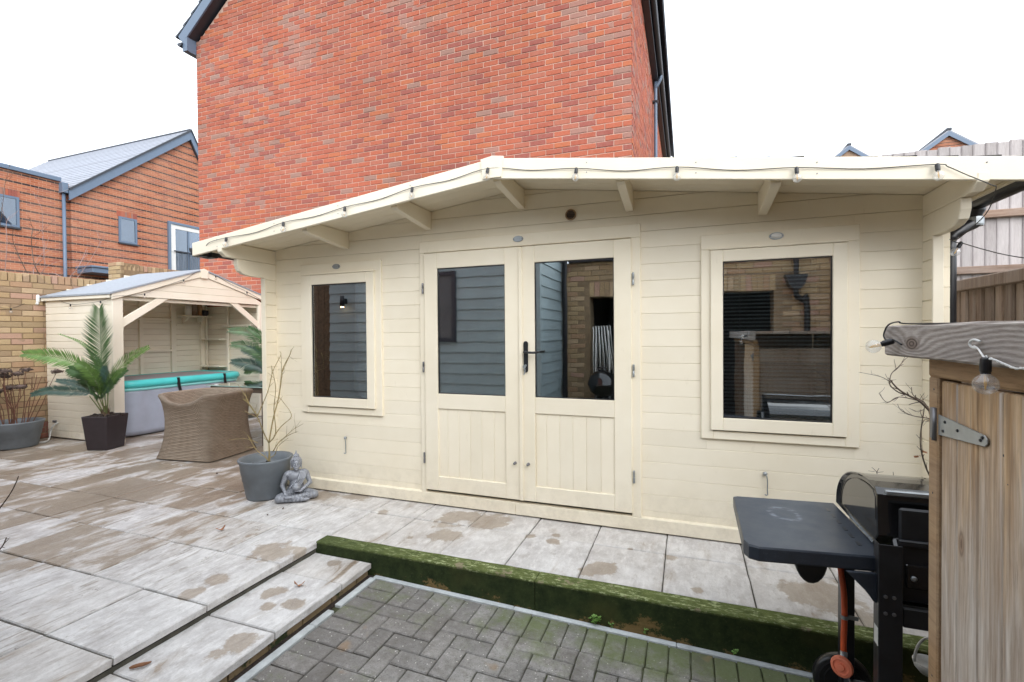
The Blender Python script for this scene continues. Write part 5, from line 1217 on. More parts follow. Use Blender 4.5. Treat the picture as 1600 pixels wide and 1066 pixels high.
# ------------------------------------------------------------------ rattan chair and glass topped table
ch = thing('rattan_chair', (-5.16, 3.93, 0), 'brown woven rattan tub chair pushed up to the glass table', 'chair')
def supell(a, b, n, p, cx_, cy_, z):
    out = []
    for k in range(n):
        th = 2 * math.pi * k / n; c, s_ = math.cos(th), math.sin(th)
        out.append((cx_ + a * math.copysign(abs(c) ** (2 / p), c), cy_ + b * math.copysign(abs(s_) ** (2 / p), s_), z))
    return out
ccx, ccy, N_ = -5.20, 3.955, 96
prof = [(0.012, 1.01, 14), (0.04, 0.985, 14), (0.12, 0.93, 12), (0.22, 0.89, 10), (0.32, 0.87, 9), (0.42, 0.872, 8), (0.51, 0.90, 7), (0.58, 0.945, 6), (0.635, 0.995, 5.5), (0.672, 1.05, 5)]
rings = []; V_ = []
for z, k, p in prof:
    rg = supell(0.375 * k, 0.345 * k, N_, p, ccx, ccy, z); f_ = max(0, (z - 0.3) / 0.38)
    rg2 = []
    for (x, y, z_) in rg:
        mid = 1 - min(1, abs(x - ccx) / 0.30) ** 2; bk = max(0, -(y - ccy) / 0.335); frn = max(0, (y - ccy) / 0.335)
        rg2.append((x, y, z_ + f_ * (0.028 - 0.105 * mid * (1 if y < ccy else 0) - 0.0 * frn)))
    ca_, sa_ = math.cos(R(7)), math.sin(R(7))
    rings.append([(ccx + (x - ccx) * ca_ - (y - ccy) * sa_, ccy + (x - ccx) * sa_ + (y - ccy) * ca_, z_) for x, y, z_ in rg2])
inn = [[(ccx + (x - ccx) * s_, ccy + (y - ccy) * s_, z + dz) for x, y, z in rings[-1]] for s_, dz in ((0.985, 0.022), (0.93, 0.028), (0.86, 0.01))]
low = [[(ccx + (x - ccx) * 0.80, ccy + (y - ccy) * 0.80, 0.42) for x, y, z in rings[-1]]]
allr = rings + inn + low; mB = loft(allr, False); mB.f.append(tuple((len(allr) - 1) * N_ + k for k in range(N_)))
mB.mi = [0] * len(mB.f)
me = mB.mesh('rattan', True); uvl = me.uv_layers.new(name='UVMap')
for poly in me.polygons:
    ks = [me.loops[l].vertex_index % N_ for l in poly.loop_indices]; wrap = max(ks) - min(ks) > N_ / 2
    for l in poly.loop_indices:
        vi = me.loops[l].vertex_index; k = vi % N_; 
        if wrap and k < N_ / 2: k += N_
        co = me.vertices[vi].co; rr_ = vi // N_
        uvl.data[l].uv = (k / N_, co.z + (0.03 * (rr_ - 9) if rr_ > 9 else 0))
bo = link('woven_body', me, M['wicker'], ch)
cu = MB(); cu.box(ccx - 0.25, ccx + 0.25, ccy - 0.21, ccy + 0.24, 0.425, 0.50); cu.build('seat_cushion', M['tubtop'], ch, 0.03, seg=3)
tb = thing('garden_table', (-5.2, 5.0, 0), 'rattan garden table with a clear glass top beside the cabin corner', 'table')
tX0, tX1, tY0, tY1 = -5.78, -4.78, 4.38, 5.75
gl_ = MB(); gl_.box(tX0, tX1, tY0, tY1, 0.728, 0.736); gl_.build('glass_top', M['tableglass'], tb, 0.002)
for q in ((tX0 - .002, tX1 + .002, tY0 - .004, tY0 - .0005), (tX1 + .0005, tX1 + .004, tY0, tY1)): box('glass_edge', M['glassedge'], tb, q[0], q[1], q[2], q[3], 0.727, 0.737, 0)
box('table_rim', M['wicker'], tb, tX0 + 0.03, tX1 - 0.03, tY0 + 0.03, tY0 + 0.1, 0.655, 0.722, 0.008); box('table_rim', M['wicker'], tb, tX0 + 0.03, tX1 - 0.03, tY1 - 0.1, tY1 - 0.03, 0.655, 0.722, 0.008)
box('table_rim', M['wicker'], tb, tX0 + 0.03, tX0 + 0.1, tY0 + 0.101, tY1 - 0.101, 0.655, 0.722, 0.008); box('table_rim', M['wicker'], tb, tX1 - 0.1, tX1 - 0.03, tY0 + 0.101, tY1 - 0.101, 0.655, 0.722, 0.008)
for x in (tX0 + 0.04, tX1 - 0.12):
    for y in (tY0 + 0.04, tY1 - 0.12): box('leg', M['wicker'], tb, x, x + 0.08, y, y + 0.08, 0.005, 0.655, 0.006); box('glass_clip', M['white'], tb, x + 0.02, x + 0.06, y + 0.02, y + 0.06, 0.722, 0.745, 0.004)

# ------------------------------------------------------------------ plastic pots and their bare plants
def roundpot(par, cx_, cy_, rb_, rt_, h, name='pot'):
    p = [(0.0001, 0.004), (rb_, 0.004), (rb_ + 0.006, 0.02), (rb_ + (rt_ - rb_) * 0.45, h * 0.45), (rb_ + (rt_ - rb_) * 0.45 + 0.004, h * 0.46), (rb_ + (rt_ - rb_) * 0.6, h * 0.62), (rb_ + (rt_ - rb_) * 0.6 + 0.004, h * 0.63), (rt_ - 0.012, h - 0.045), (rt_, h - 0.02), (rt_ + 0.004, h - 0.006), (rt_ - 0.004, h), (rt_ - 0.02, h - 0.008), (rt_ - 0.032, h - 0.06), (rt_ - 0.045, h - 0.10)]
    o = MB().lathe(p, (cx_, cy_, 0), 48).build(name, M['pot'], par, smooth=True)
    s_ = MB(); s_.lathe([(rt_ - 0.036, h - 0.085), (0.09, h - 0.075), (0.0001, h - 0.07)], (cx_, cy_, 0), 24)
    rr_ = random.Random(9)
    for i in range(40): a, q = rr_.uniform(0, 6.28), rr_.uniform(0, rt_ - 0.05); s_.ell((cx_ + q * math.cos(a), cy_ + q * math.sin(a), h - 0.075), rr_.uniform(0.006, 0.016), 6, 4)
    s_.build('soil', M['soil'], par); return o
def twig(m, p, d, L, r, lev, rg, spread=0.55, bend=0.25, upb=0.1, nchild=(2, 4), sides=5, shrink=0.62):
    d = d.normalized(); P = [p]; n = 5
    for i in range(n):
        d = (d + Vector((rg.gauss(0, bend), rg.gauss(0, bend), rg.gauss(0, bend) + upb)) * 0.35).normalized(); P.append(P[-1] + d * (L / n))
    m.tube(P, r, sides, r * 0.55)
    if lev <= 0: return
    for c in range(rg.randint(*nchild)):
        k = rg.randint(2, n); bd = (P[k] - P[k - 1]).normalized(); ax = Vector((rg.gauss(0, 1), rg.gauss(0, 1), rg.gauss(0, 1)))
        twig(m, P[k], bd + ax.normalized() * spread, L * shrink * rg.uniform(0.7, 1.1), r * 0.6, lev - 1, rg, spread, bend, upb, nchild, max(3, sides - 1), shrink)
gp_ = thing('potted_shrub', (-3.345, 3.06, 0), 'bare leafless shrub in a round grey plastic pot by the cabin corner', 'potted shrub')
qx, qy = -3.345, 3.055
roundpot(gp_, qx, qy, 0.145, 0.208, 0.335)
def q3(x, y, d=4.05): return atd(340 + x / 3.807, 540 + y / 3.807, d)
br = [([(305, 690), (308, 640), (305, 580)], .009), ([(305, 580), (275, 520), (235, 420), (190, 350), (150, 320)], .0055), ([(305, 580), (330, 440), (365, 300), (385, 150), (430, 55), (437, 25)], .006), ([(235, 425), (250, 390), (300, 270), (330, 150), (375, 60), (370, 35)], .0045),
      ([(305, 580), (345, 520), (335, 380), (345, 250), (320, 120)], .005), ([(335, 540), (380, 480), (435, 430), (430, 390), (385, 330), (380, 320)], .004), ([(330, 630), (370, 570), (430, 530), (470, 515)], .0045), ([(360, 580), (400, 545), (450, 500), (510, 465)], .0035),
      ([(305, 690), (280, 660), (230, 620), (180, 535)], .0045), ([(215, 605), (170, 610)], .003), ([(300, 670), (340, 650), (360, 600), (420, 550)], .004), ([(240, 580), (190, 560), (130, 555), (60, 565)], .003), ([(240, 430), (180, 400), (160, 385)], .003), ([(190, 350), (160, 290), (120, 230)], .003), ([(235, 420), (200, 370), (170, 320), (165, 270)], .0035),
      ([(430, 55), (415, 90), (385, 160)], .003), ([(365, 300), (380, 200), (378, 60)], .0035)]
rg = random.Random(21)
for i, (P, r_) in enumerate(br):
    zj = rg.uniform(-0.05, 0.05) if i else 0
    pts = catmull([q3(x, y, 4.03 + zj * j / max(1, len(P) - 1)) for j, (x, y) in enumerate(P)], 5); m = MB(); m.tube(pts, r_, 6, r_ * 0.45)
    for k in range(2, len(pts), 3):
        if rg.random() < 0.65 and i > 0:
            bd = (pts[k] - pts[k - 1]).normalized(); twig(m, pts[k], bd + Vector((rg.gauss(0, .7), rg.gauss(0, .5), rg.gauss(0, .5))), rg.uniform(0.03, 0.11), r_ * 0.4, 1 if rg.random() < 0.4 else 0, rg, 0.6, 0.3, 0.1, (1, 2), 4)
    m.build('branch', M['twig'], gp_, smooth=True)

hy = thing('potted_shrub', (-7.83, 3.45, 0), 'dead brown flower stems in a grey plastic pot cut by the left edge', 'potted shrub')
hx_, hy_ = -7.86, 3.43
roundpot(hy, hx_, hy_, 0.205, 0.275, 0.325)
rg = random.Random(31); tips = []
for i in range(22):
    a = rg.uniform(0, 6.28); q = rg.uniform(0.02, 0.15); b = Vector((hx_ + q * math.cos(a), hy_ + q * math.sin(a), 0.25)); lean = rg.uniform(0.3, 1.5)
    tip = b + Vector((q * math.cos(a) * lean * 1.3, q * math.sin(a) * lean * 1.3, rg.uniform(0.42, 0.78)))
    m = MB(); pts = catmull([b, b.lerp(tip, 0.4) + Vector((rg.gauss(0, .012), rg.gauss(0, .012), 0)), b.lerp(tip, 0.75) + Vector((rg.gauss(0, .014), rg.gauss(0, .014), 0)), tip], 4); m.tube(pts, 0.0052, 5, 0.003)
    if rg.random() < .5: twig(m, pts[7], (tip - b) + Vector((rg.gauss(0, .3), rg.gauss(0, .3), 0)), 0.16, 0.0028, 0, rg, 0.4, 0.2, 0.2)
    m.build('stem', M['twig_red'], hy, smooth=True)
    if i % 2 == 0 or tip.z > 0.9: tips.append(tip)
for t_ in tips[:12]:
    m = MB(); m.ell(t_, (0.05, 0.05, 0.026), 8, 5)
    for k in range(46):
        d = Vector((rg.gauss(0, 1), rg.gauss(0, 1), rg.gauss(0, .55))).normalized(); c = t_ + Vector((d.x * 0.062, d.y * 0.062, d.z * 0.036)); a = d.orthogonal().normalized() * 0.012; b = d.cross(a).normalized() * 0.011
        a = (a + d * rg.uniform(-.006, .006)); m.add([c - a, c - b, c + a, c + b], [(0, 1, 2, 3)])
    m.build('flower_head', M['dryflower'], hy)

# ------------------------------------------------------------------ seated statue
def statue():
    m = MB()
    def cap(a, b, r0_, r1_, n=6):
        a, b = Vector(a), Vector(b)
        for i in range(n + 1): t = i / n; m.ell(a.lerp(b, t), r0_ + (r1_ - r0_) * t, 14, 9)
    E = lambda c, r_, n=18, k=12: m.ell(c, r_, n, k)
    E((0, .035, .058), (.082, .062, .056)); cap((0, .035, .07), (0, .032, .135), .06, .052); E((0, .03, .178), (.074, .045, .05)); E((-.066, .03, .2), (.03, .03, .026)); E((.066, .03, .2), (.03, .03, .026)); cap((-.06, .03, .205), (.06, .03, .205), .027, .027)
    cap((0, .028, .21), (0, .02, .25), .023, .02); E((0, .012, .284), (.035, .040, .047)); E((0, -.004, .262), (.026, .027, .026)); E((0, .022, .298), (.0405, .043, .042)); E((0, .026, .342), (.021, .022, .017)); cap((0, .026, .352), (0, .026, .388), .011, .003)
    rs_ = random.Random(2)
    for i in range(150):     # snail-shell curls over the scalp and the topknot
        z = 1 - 1.25 * (i + .5) / 150; th = i * 2.39996; q = math.sqrt(max(0, 1 - z * z)); x, y = q * math.cos(th), q * math.sin(th)
        if y < -0.35 and z < 0.42: continue
        E((x * .041, .022 + y * .0435, .298 + z * .0425), .0052, 8, 6)
    for i in range(36): z = 1 - 1.1 * (i + .5) / 36; th = i * 2.39996; q = math.sqrt(max(0, 1 - z * z)); E((q * math.cos(th) * .021, .026 + q * math.sin(th) * .022, .344 + z * .017), .0042, 8, 6)
    for s_ in (-1, 1):
        E((s_ * .0375, .018, .283), (.006, .011, .018)); E((s_ * .0375, .016, .257), (.005, .008, .016)); E((s_ * .014, -.0235, .288), (.0088, .0055, .0036)); cap((s_ * .005, -.0285, .2975), (s_ * .014, -.0255, .3005), .0028, .0028, 3); cap((s_ * .014, -.0255, .3005), (s_ * .025, -.017, .296), .0028, .0022, 3)
        E((s_ * .017, -.017, .270), (.010, .008, .010))
    cap((0, -.0285, .294), (0, -.0335, .276), .0038, .0055, 4); E((-.005, -.030, .274), .0042, 8, 6); E((.005, -.030, .274), .0042, 8, 6); E((0, -.0285, .2625), (.0105, .0045, .0026)); E((0, -.0275, .2575), (.0085, .005, .0030)); E((0, -.022, .243), (.010, .008, .007))
    # right arm reaching down over the knee, five fingers
    cap((-.076, .03, .197), (-.108, .018, .118), .0235, .0185); cap((-.108, .018, .118), (-.088, -.052, .078), .0185, .0125); E((-.086, -.064, .068), (.015, .016, .013))
    for i, (dx_, l) in enumerate(((-.012, .026), (-.004, .031), (.004, .030), (.012, .024))): cap((-.086 + dx_, -.073, .064), (-.087 + dx_ * 1.15, -.082, .064 - l), .0042, .0034, 4)
    cap((-.073, -.062, .066), (-.064, -.073, .054), .0045, .0036, 3)
    # left arm, hand in the lap below a round bowl
    cap((.076, .03, .197), (.104, .012, .120), .0235, .0185); cap((.104, .012, .120), (.040, -.052, .084), .0185, .0125); E((.022, -.060, .078), (.02, .015, .010))
    for i in range(4): cap((.008, -.052 - i * .006, .079), (-.022 + i * .002, -.054 - i * .007, .083), .0042, .0034, 4)
    cap((.02, -.07, .082), (.006, -.078, .095), .0045, .0036, 3)
    E((-.004, -.058, .108), (.031, .029, .026)); cap((-.012, -.058, .131), (.004, -.058, .131), .012, .012, 3)
    # crossed legs
    for s_ in (-1, 1): cap((s_ * .045, .02, .044), (s_ * .128, -.045, .036), .042, .034); E((s_ * .132, -.05, .034), (.034, .034, .032))
    cap((-.13, -.055, .032), (.035, -.112, .026), .031, .020); cap((.13, -.055, .034), (-.03, -.098, .042), .031, .020)
    E((.058, -.114, .022), (.034, .016, .013)); E((-.058, -.100, .048), (.034, .016, .013))
    for i in range(5): E((.082 + .003 * i, -.122 + .005 * i, .022), .0055, 8, 6); E((-.084 - .003 * i, -.108 + .005 * i, .048), .0055, 8, 6)
    # robe: pleated band over the left shoulder
    for i in range(5):
        o_ = i * .011
        cap((.030 + o_, -.012 + i * .003, .218 - i * .003), (.012 + o_ * 1.1, -.026 + i * .002, .165), .0068, .0072, 6); cap((.012 + o_ * 1.1, -.026 + i * .002, .165), (-.05 + o_ * 1.6, -.028, .108 - i * .001), .0068, .0058, 6)
        cap((.030 + o_, -.012 + i * .003, .218 - i * .003), (.034 + o_, .06, .17), .0068, .0075, 6)
    for i in range(6): cap((-.12 + i * .012, -.072 - i * .006, .056 - .002 * i), (-.06 + i * .02, -.02, .066), .0045, .004, 5)
    for i in range(6): cap((.12 - i * .012, -.074 - i * .005, .058 - .002 * i), (.06 - i * .015, -.02, .068), .0045, .004, 5)
    return m
sb = statue(); sm_ = sb.mesh('statue', True)
st_o = link('statue', sm_, M['silver']); st_o.location = (-3.045, 3.085, 0.002); st_o.rotation_euler = (0, 0, R(46)); st_o.scale = (1.0, 1.0, 1.02)
rmod = st_o.modifiers.new('remesh', 'REMESH'); rmod.mode = 'VOXEL'; rmod.voxel_size = 0.0024; rmod.use_smooth_shade = True
smo = st_o.modifiers.new('smooth', 'SMOOTH'); smo.iterations = 3; smo.factor = 0.5
tag(st_o, 'silver seated meditating figure with legs crossed, on the slabs beside the grey pot', 'statue')

# ------------------------------------------------------------------ festoon lights
def festoon(name_label, path, bulbs, group=None, cable_r=0.0023, cat='string lights', loc=None):
    """path: cable points; bulbs: list of (top point, hanging direction, scale)"""
    root = thing('string_lights', loc or tuple(path[0]), name_label, cat, group)
    MB().tube(catmull(path, 5), cable_r, 6).build('cable', M['black'], root, smooth=True)
    for (p, d, sc) in bulbs:
        p = Vector(p); d = Vector(d).normalized(); a = d.orthogonal().normalized(); b = d.cross(a)
        def lz(prof, n=16):
            m = MB(); vs = []
            for r_, h in prof:
                for k in range(n): th = 2 * math.pi * k / n; vs.append(p + (d * h + (a * math.cos(th) + b * math.sin(th)) * r_) * sc)
            return m.add(vs, [(i * n + k, i * n + (k + 1) % n, (i + 1) * n + (k + 1) % n, (i + 1) * n + k) for i in range(len(prof) - 1) for k in range(n)] + [tuple(range(n))[::-1]])
        so_ = lz([(0.0055, -0.003), (0.0078, 0.0), (0.0084, 0.006), (0.0084, 0.022), (0.0072, 0.024), (0.0072, 0.027), (0.0001, 0.027)]).build('socket', M['black'], root, smooth=False)
        R_ = 0.0185; pr = [(0.0068, 0.0255), (0.0078, 0.029)]
        for i in range(11): th = R(25 + 155 * i / 10); pr.append((max(0.0001, R_ * math.sin(th)), 0.029 + 0.0168 - R_ * math.cos(th) * 1.0))
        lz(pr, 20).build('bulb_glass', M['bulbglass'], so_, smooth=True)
        f_ = MB(); c = p + d * 0.043 * sc
        f_.tube([p + d * 0.027 * sc + a * 0.003 * sc, c + a * 0.003 * sc, p + d * 0.055 * sc], 0.0011 * sc, 5); f_.tube([p + d * 0.027 * sc - a * 0.003 * sc, c - a * 0.003 * sc, p + d * 0.055 * sc], 0.0011 * sc, 5)
        f_.build('filament', M['filament'], so_)
    return root
FYc = 2.797
def fz(x): return 2.465 - (0.1255 if x < CX else 0.130) * abs(x - CX)
bx = [(355, 372), (444, 348), (540, 324), (645, 294), (763, 264), (901, 264), (1058, 262), (1244, 263), (1463, 258)]
pth = []; bl = []
e0 = aty(326, 398, 2.84); e1 = aty(324, 381, FYc)
pth += [e0, e1]
for i, (x, y) in enumerate(bx):
    p = aty(x, y, FYc - 0.006); pth.append(Vector((p.x, FYc - 0.004, p.z + 0.004))); bl.append((Vector((p.x, p.y - 0.008, p.z)), (rs.uniform(-.12, .12), -0.12, -1), 1.2))
    if i < len(bx) - 1:
        q = aty(bx[i + 1][0], bx[i + 1][1], FYc); mid = (p + q) / 2; pth.append(Vector((mid.x, FYc + 0.001, mid.z - 0.010 * (q.x - p.x) / 0.5 + rs.uniform(-.004, .004))))
pth += [aty(1482, 261, 2.792), aty(1510, 273, 2.788), aty(1549, 289, 2.785), aty(1556, 296, 2.80), aty(1540, 335, 3.0), aty(1499, 372, 3.2), aty(1488, 376, 3.3)]
festoon('black cable of clear bulbs pinned along the cabin bargeboards', pth, bl)
pb = aty(1502, 379, 3.2)
festoon('black cable with one clear bulb strung from the cabin corner across the right fences', [aty(1484, 374, 3.25), aty(1494, 379, 3.2), aty(1503, 380, 3.18), aty(1530, 388, 3.0), aty(1565, 397, 2.8), aty(1600, 403, 2.6), aty(1660, 409, 2.4)], [(pb, (-0.45, 0, -0.9), 1.2)])
# along the shelter
q = [atx(-40, 470, WX + 0.03), atx(17, 482, WX + 0.03), aty(62, 462, 3.86), aty(85, 467, 3.875), aty(110, 475.5, 3.875), aty(135, 474, 3.875), aty(157, 470.5, 3.875), aty(180, 463, 3.87), atx(203, 462, SX + 0.03), atx(226, 459, SX + 0.03), atx(250, 449, SX + 0.032), atx(287, 437, SX + 0.032), atx(312, 424, SX + 0.035), atx(337, 431, SX + 0.032), atx(362, 445, SX + 0.032), atx(386, 456, SX + 0.032), atx(410, 470, SX + 0.03)]
dn = (0, 0, -1)
festoon('thin cable of small bulbs round the hot tub shelter and over the garden wall', q, [(atx(17, 482, WX + 0.04), dn, 1.0), (aty(110, 475.5, 3.868), dn, 1.0), (aty(157, 470.5, 3.868), dn, 1.0), (atx(226, 459, SX + 0.036), dn, 1.0), (atx(287, 437, SX + 0.036), dn, 1.0), (atx(337, 431, SX + 0.036), dn, 1.0), (atx(386, 456, SX + 0.036), dn, 1.0)], cable_r=0.0025)
jb = thing('junction_box', tuple(aty(62, 470, 3.87)), 'white plastic cable box at the wall end of the shelter eaves', 'junction box')
c = aty(62, 468, 3.87); box('box_body', M['white'], jb, c.x - 0.05, c.x + 0.04, 3.82, 3.86, c.z - 0.045, c.z + 0.06, 0.012)
MB().ell((c.x + 0.02, 3.83, c.z - 0.06), (0.035, 0.02, 0.02), 12, 8).build('cable_gland', M['white'], jb, smooth=True); MB().tube(catmull([(c.x - 0.05, 3.84, c.z + 0.02), (c.x - 0.10, 3.85, c.z + 0.0), (c.x - 0.13, 3.83, c.z + 0.02)], 4), 0.007, 6).build('cable_end', M['white'], jb, smooth=True)
wc = [atz(20, 694, 0.01), atz(45, 692, 0.008), atz(68, 690.5, 0.008), atz(76, 687, 0.02), aty(79, 676, 3.85), aty(82, 667, 3.86), aty(88, 662, 3.88), aty(91, 661, 3.895)]
wcb = MB().tube(catmull(wc, 5), 0.009, 8).build('cable', M['white'], None, smooth=True); tag(wcb, 'white cable running from the shelter side wall along the slabs to the left pot', 'cable')
p = aty(87, 658, 3.895); sk_ = MB().box(p.x - 0.03, p.x + 0.03, 3.872, 3.894, p.z - 0.02, p.z + 0.012).build('cable_outlet', M['dark_steel'], None, 0.004); tag(sk_, 'small grey cable outlet low on the shelter side wall', 'outlet')

# ------------------------------------------------------------------ timber store, right foreground
stt = thing('timber_store', (1.1, 0.8, -0.2), 'weathered timber store with a plank door and heavy top beam, right foreground', 'store')
BXf, BYe = 0.55, 1.70
def roughbox(name, mat, par, x0, x1, y0, y1, z0, z1, n=14, j=0.0016, ax='Y'):
    m = MB(); vs = []; c = 0.005
    for i in range(n + 1):
        t = i / n; y = y0 + (y1 - y0) * t; a, b, cc, d = [rs.uniform(-j, j) for _ in range(4)]
        vs += [(x0 + a, y, z0 + c), (x0 + c, y, z0 + b), (x1 - c, y, z0 + b), (x1 + cc, y, z0 + c), (x1 + cc, y, z1 - c), (x1 - c, y, z1 + d), (x0 + c, y, z1 + d), (x0 + a, y, z1 - c)]
    m.add(vs, [(i * 8 + k, i * 8 + (k + 1) % 8, (i + 1) * 8 + (k + 1) % 8, (i + 1) * 8 + k) for i in range(n) for k in range(8)] + [tuple(range(8)), tuple(range(n * 8, n * 8 + 8))])
    return m.build(name, mat, par)
roughbox('top_beam', M['beam'], stt, BXf, BXf + 0.05, -0.5, BYe, 1.281, 1.368)
for i in range(7): box('roof_board', M['fence_dark'], stt, BXf + 0.052 + i * 0.14, BXf + 0.052 + i * 0.14 + 0.137, -0.5, BYe - 0.01, 1.335, 1.362, 0.004)
roughbox('door_head', M['store_frame'], stt, 0.598, 0.64, -0.45, 1.555, 1.232, 1.2803)
box('corner_post', M['store_frame'], stt, 0.600, 0.650, 1.512, 1.560, -0.20, 1.231, 0.004)
dgrp = box('door', M['store_door'], stt, 0.607, 0.629, 1.435, 1.5085, -0.16, 1.224, 0.003)
y = 1.4335
for wdt in (0.085, 0.088, 0.082, 0.09, 0.086, 0.088, 0.09, 0.085):
    box('door_board', M['store_door'], dgrp, 0.607 + rs.uniform(-.0012, .0012), 0.629, y - wdt, y, -0.16, 1.224 + rs.uniform(-.001, .001), 0.0035); y -= wdt + 0.0022
for z in (0.1, 0.95): box('ledge', M['store_frame'], dgrp, 0.630, 0.655, 0.9, 1.49, z, z + 0.09, 0.004)
hg = MB(); zc_ = 1.112
hg.prism([(0.6045, 1.512, zc_ + 0.026), (0.6045, 1.512, zc_ - 0.026), (0.6045, 1.312, zc_ - 0.012), (0.6045, 1.302, zc_ - 0.004), (0.6045, 1.302, zc_ + 0.006), (0.6045, 1.312, zc_ + 0.013)], (-0.0028, 0, 0))
ho = hg.build('hinge', M['steel'], dgrp, 0.0008)
MB().tube([(0.5985, 1.522, zc_ - 0.042), (0.5985, 1.522, zc_ + 0.042)], 0.0065, 12).build('hinge_barrel', M['dark_steel'], ho, smooth=True)
box('hinge_plate', M['dark_steel'], ho, 0.5965, 0.5995, 1.520, 1.545, zc_ - 0.040, zc_ + 0.040, 0.001)
sc2 = MB()
for (yy, zz_) in ((1.478, zc_ + 0.012), (1.488, zc_ - 0.012), (1.42, zc_ + 0.002), (1.325, zc_ - 0.001), (1.318, zc_ + 0.006)): sc2.lathe([(0.0042, 0.0), (0.0030, -0.0025), (0.0001, -0.003)], (0.6017, yy, zz_), 10, 'X')
sc2.build('screw_heads', M['black_metal'], ho)
nl = MB()
for (yy, zz_) in ((1.255, 1.095), (1.24, 1.04), (1.17, 1.08), (1.535, 0.93), (1.535, 0.45), (1.53, 1.2), (1.35, 0.3), (1.24, 0.62)): nl.lathe([(0.0032, 0.0), (0.0001, -0.001)], (0.6065 if yy < 1.51 else 0.5995, yy, zz_), 8, 'X')
nl.build('nail_heads', M['black_metal'], stt)
for y0 in [i * 0.16 - 0.5 for i in range(10)]: pass
for z in [i * 0.14 - 0.2 for i in range(10)]: box('wall_board', M['fence_dark'], stt, 0.655, 1.55, 1.535, 1.556, z, min(z + 0.137, 1.33), 0.003)
box('wall_board', M['fence_dark'], stt, 1.53, 1.55, -0.45, 1.53, -0.2, 1.33, 0.003); box('wall_board', M['fence_dark'], stt, 0.61, 1.52, -0.45, -0.43, -0.2, 1.33, 0.003)
# two bulbs on the store
wm = NT('clear_plastic_cable'); wm.set(Base_Color=(0.72, 0.72, 0.70), Roughness=0.35); M['wcable'] = wm.m
b1 = atx(1395, 533, 0.535); b2 = atx(1540, 561, 0.53)
p1 = [atx(1600, 504, 0.56), atx(1420, 506, 0.552), atx(1404, 503, 0.545), atx(1388, 508, 0.54), atx(1381, 522, 0.535), atx(1384, 531, 0.535), b1 + Vector((0, 0, 0.004)), atx(1409, 539, 0.545)]
st1 = festoon('black looped cable with one clear bulb hanging off the far end of the store beam', p1, [(b1, aty(1352, 545, 1.80) - aty(1395, 533, 1.77), 1.0)], cable_r=0.0022)
cc = [atx(1528, 545, 0.546), atx(1518, 540, 0.54), atx(1517, 534, 0.54), atx(1527, 532, 0.54), atx(1536, 537, 0.543), atx(1529, 545, 0.545)]
st2 = thing('string_lights', tuple(b2), 'large clear bulb on a twisted pale cable hanging in front of the store beam', 'string lights')
OFF.pop(st2.name); bpy.data.objects.remove(st2)
st2 = festoon('clear bulb with amber filament on a pale twisted cable in front of the store beam', [atx(1522, 541, 0.544), atx(1528, 545, 0.54), atx(1535, 555, 0.53), b2, atx(1553, 562, 0.535), atx(1570, 569, 0.54), atx(1590, 576, 0.545), atx(1625, 572, 0.546)], [(b2, (0, 0, -1), 1.05)], cable_r=0.0018)
for ch_ in st2.children:
    if ch_.name.startswith('cable'): ch_.data.materials[0] = M['wcable']
MB().tube(catmull([atx(1529, 545, 0.545), atx(1518, 542, 0.54), atx(1515, 535, 0.538), atx(1522, 531, 0.54), atx(1532, 534, 0.545)], 5), 0.0024, 8).build('cable_hook', M['wcable'], st2, smooth=True)
m = MB(); th_ = np.linspace(0, 1, 40); base = [atx(1535, 555, 0.53), atx(1553, 562, 0.535), atx(1570, 569, 0.54), atx(1590, 576, 0.545), atx(1625, 572, 0.546)]; bp_ = catmull(base, 10)
m.tube([p_ + Vector((0, 0.0022 * math.sin(i * 1.6), 0.0022 * math.cos(i * 1.6))) for i, p_ in enumerate(bp_)], 0.0013, 5); m.build('twisted_wire', M['wcable'], st2, smooth=True)

# ------------------------------------------------------------------ gas barbecue
bq = thing('gas_barbecue', (0.95, 2.15, -0.19), 'black gas barbecue with a side shelf and orange gas hose in front of the cabin', 'barbecue')
tz = 0.60
tp = [(0.600, 1.872), (0.628, 1.950), (0.605, 2.440), (0.20, 2.405), (0.193, 2.39), (0.187, 1.915), (0.200, 1.868), (0.225, 1.853)]
tp = [(0.628, 1.905), (0.606, 2.442), (0.215, 2.405), (0.198, 2.392), (0.191, 1.90), (0.205, 1.865), (0.235, 1.853)]
m = MB(); vs = []; n = len(tp); cxt = sum(a for a, b in tp) / n; cyt = sum(b for a, b in tp) / n
def ring(s_, z): return [(cxt + (a - cxt) * s_, cyt + (b - cyt) * s_, z) for a, b in tp]
loft([ring(0.985, tz - 0.052), ring(1.0, tz - 0.046), ring(1.0, tz - 0.006), ring(0.985, tz)]).build('side_shelf', M['navy'], bq)
sl2 = MB()
for i in range(6):
    t = 0.12 + i * 0.145; a = Vector((0.555, 2.40, tz)).lerp(Vector((0.572, 1.93, tz)), t)
    sl2.box(a.x - 0.0055, a.x + 0.0055, a.y - 0.024, a.y + 0.012, tz - 0.002, tz + 0.0008)
sl2.build('shelf_slots', M['black'], bq)
MB().prism([(0.50, 1.874, tz - 0.052), (0.615, 1.89, tz - 0.052), (0.612, 1.89, tz - 0.15), (0.585, 1.886, tz - 0.15), (0.555, 1.88, tz - 0.11)], (0, 0.012, 0)).build('shelf_bracket', M['navy'], bq, 0.002)
cupm = MB(); 
cupm.prism([(0.40, 2.15, tz - 0.053)] + [(0.457 + 0.057 * math.cos(t), 2.15, 0.455 - 0.095 * math.sin(t)) for t in np.linspace(math.pi, 0, 12)] + [(0.514, 2.15, tz - 0.053)], (0, 0.10, 0)); cupm.build('drip_cup', M['black_metal'], bq, 0.006)
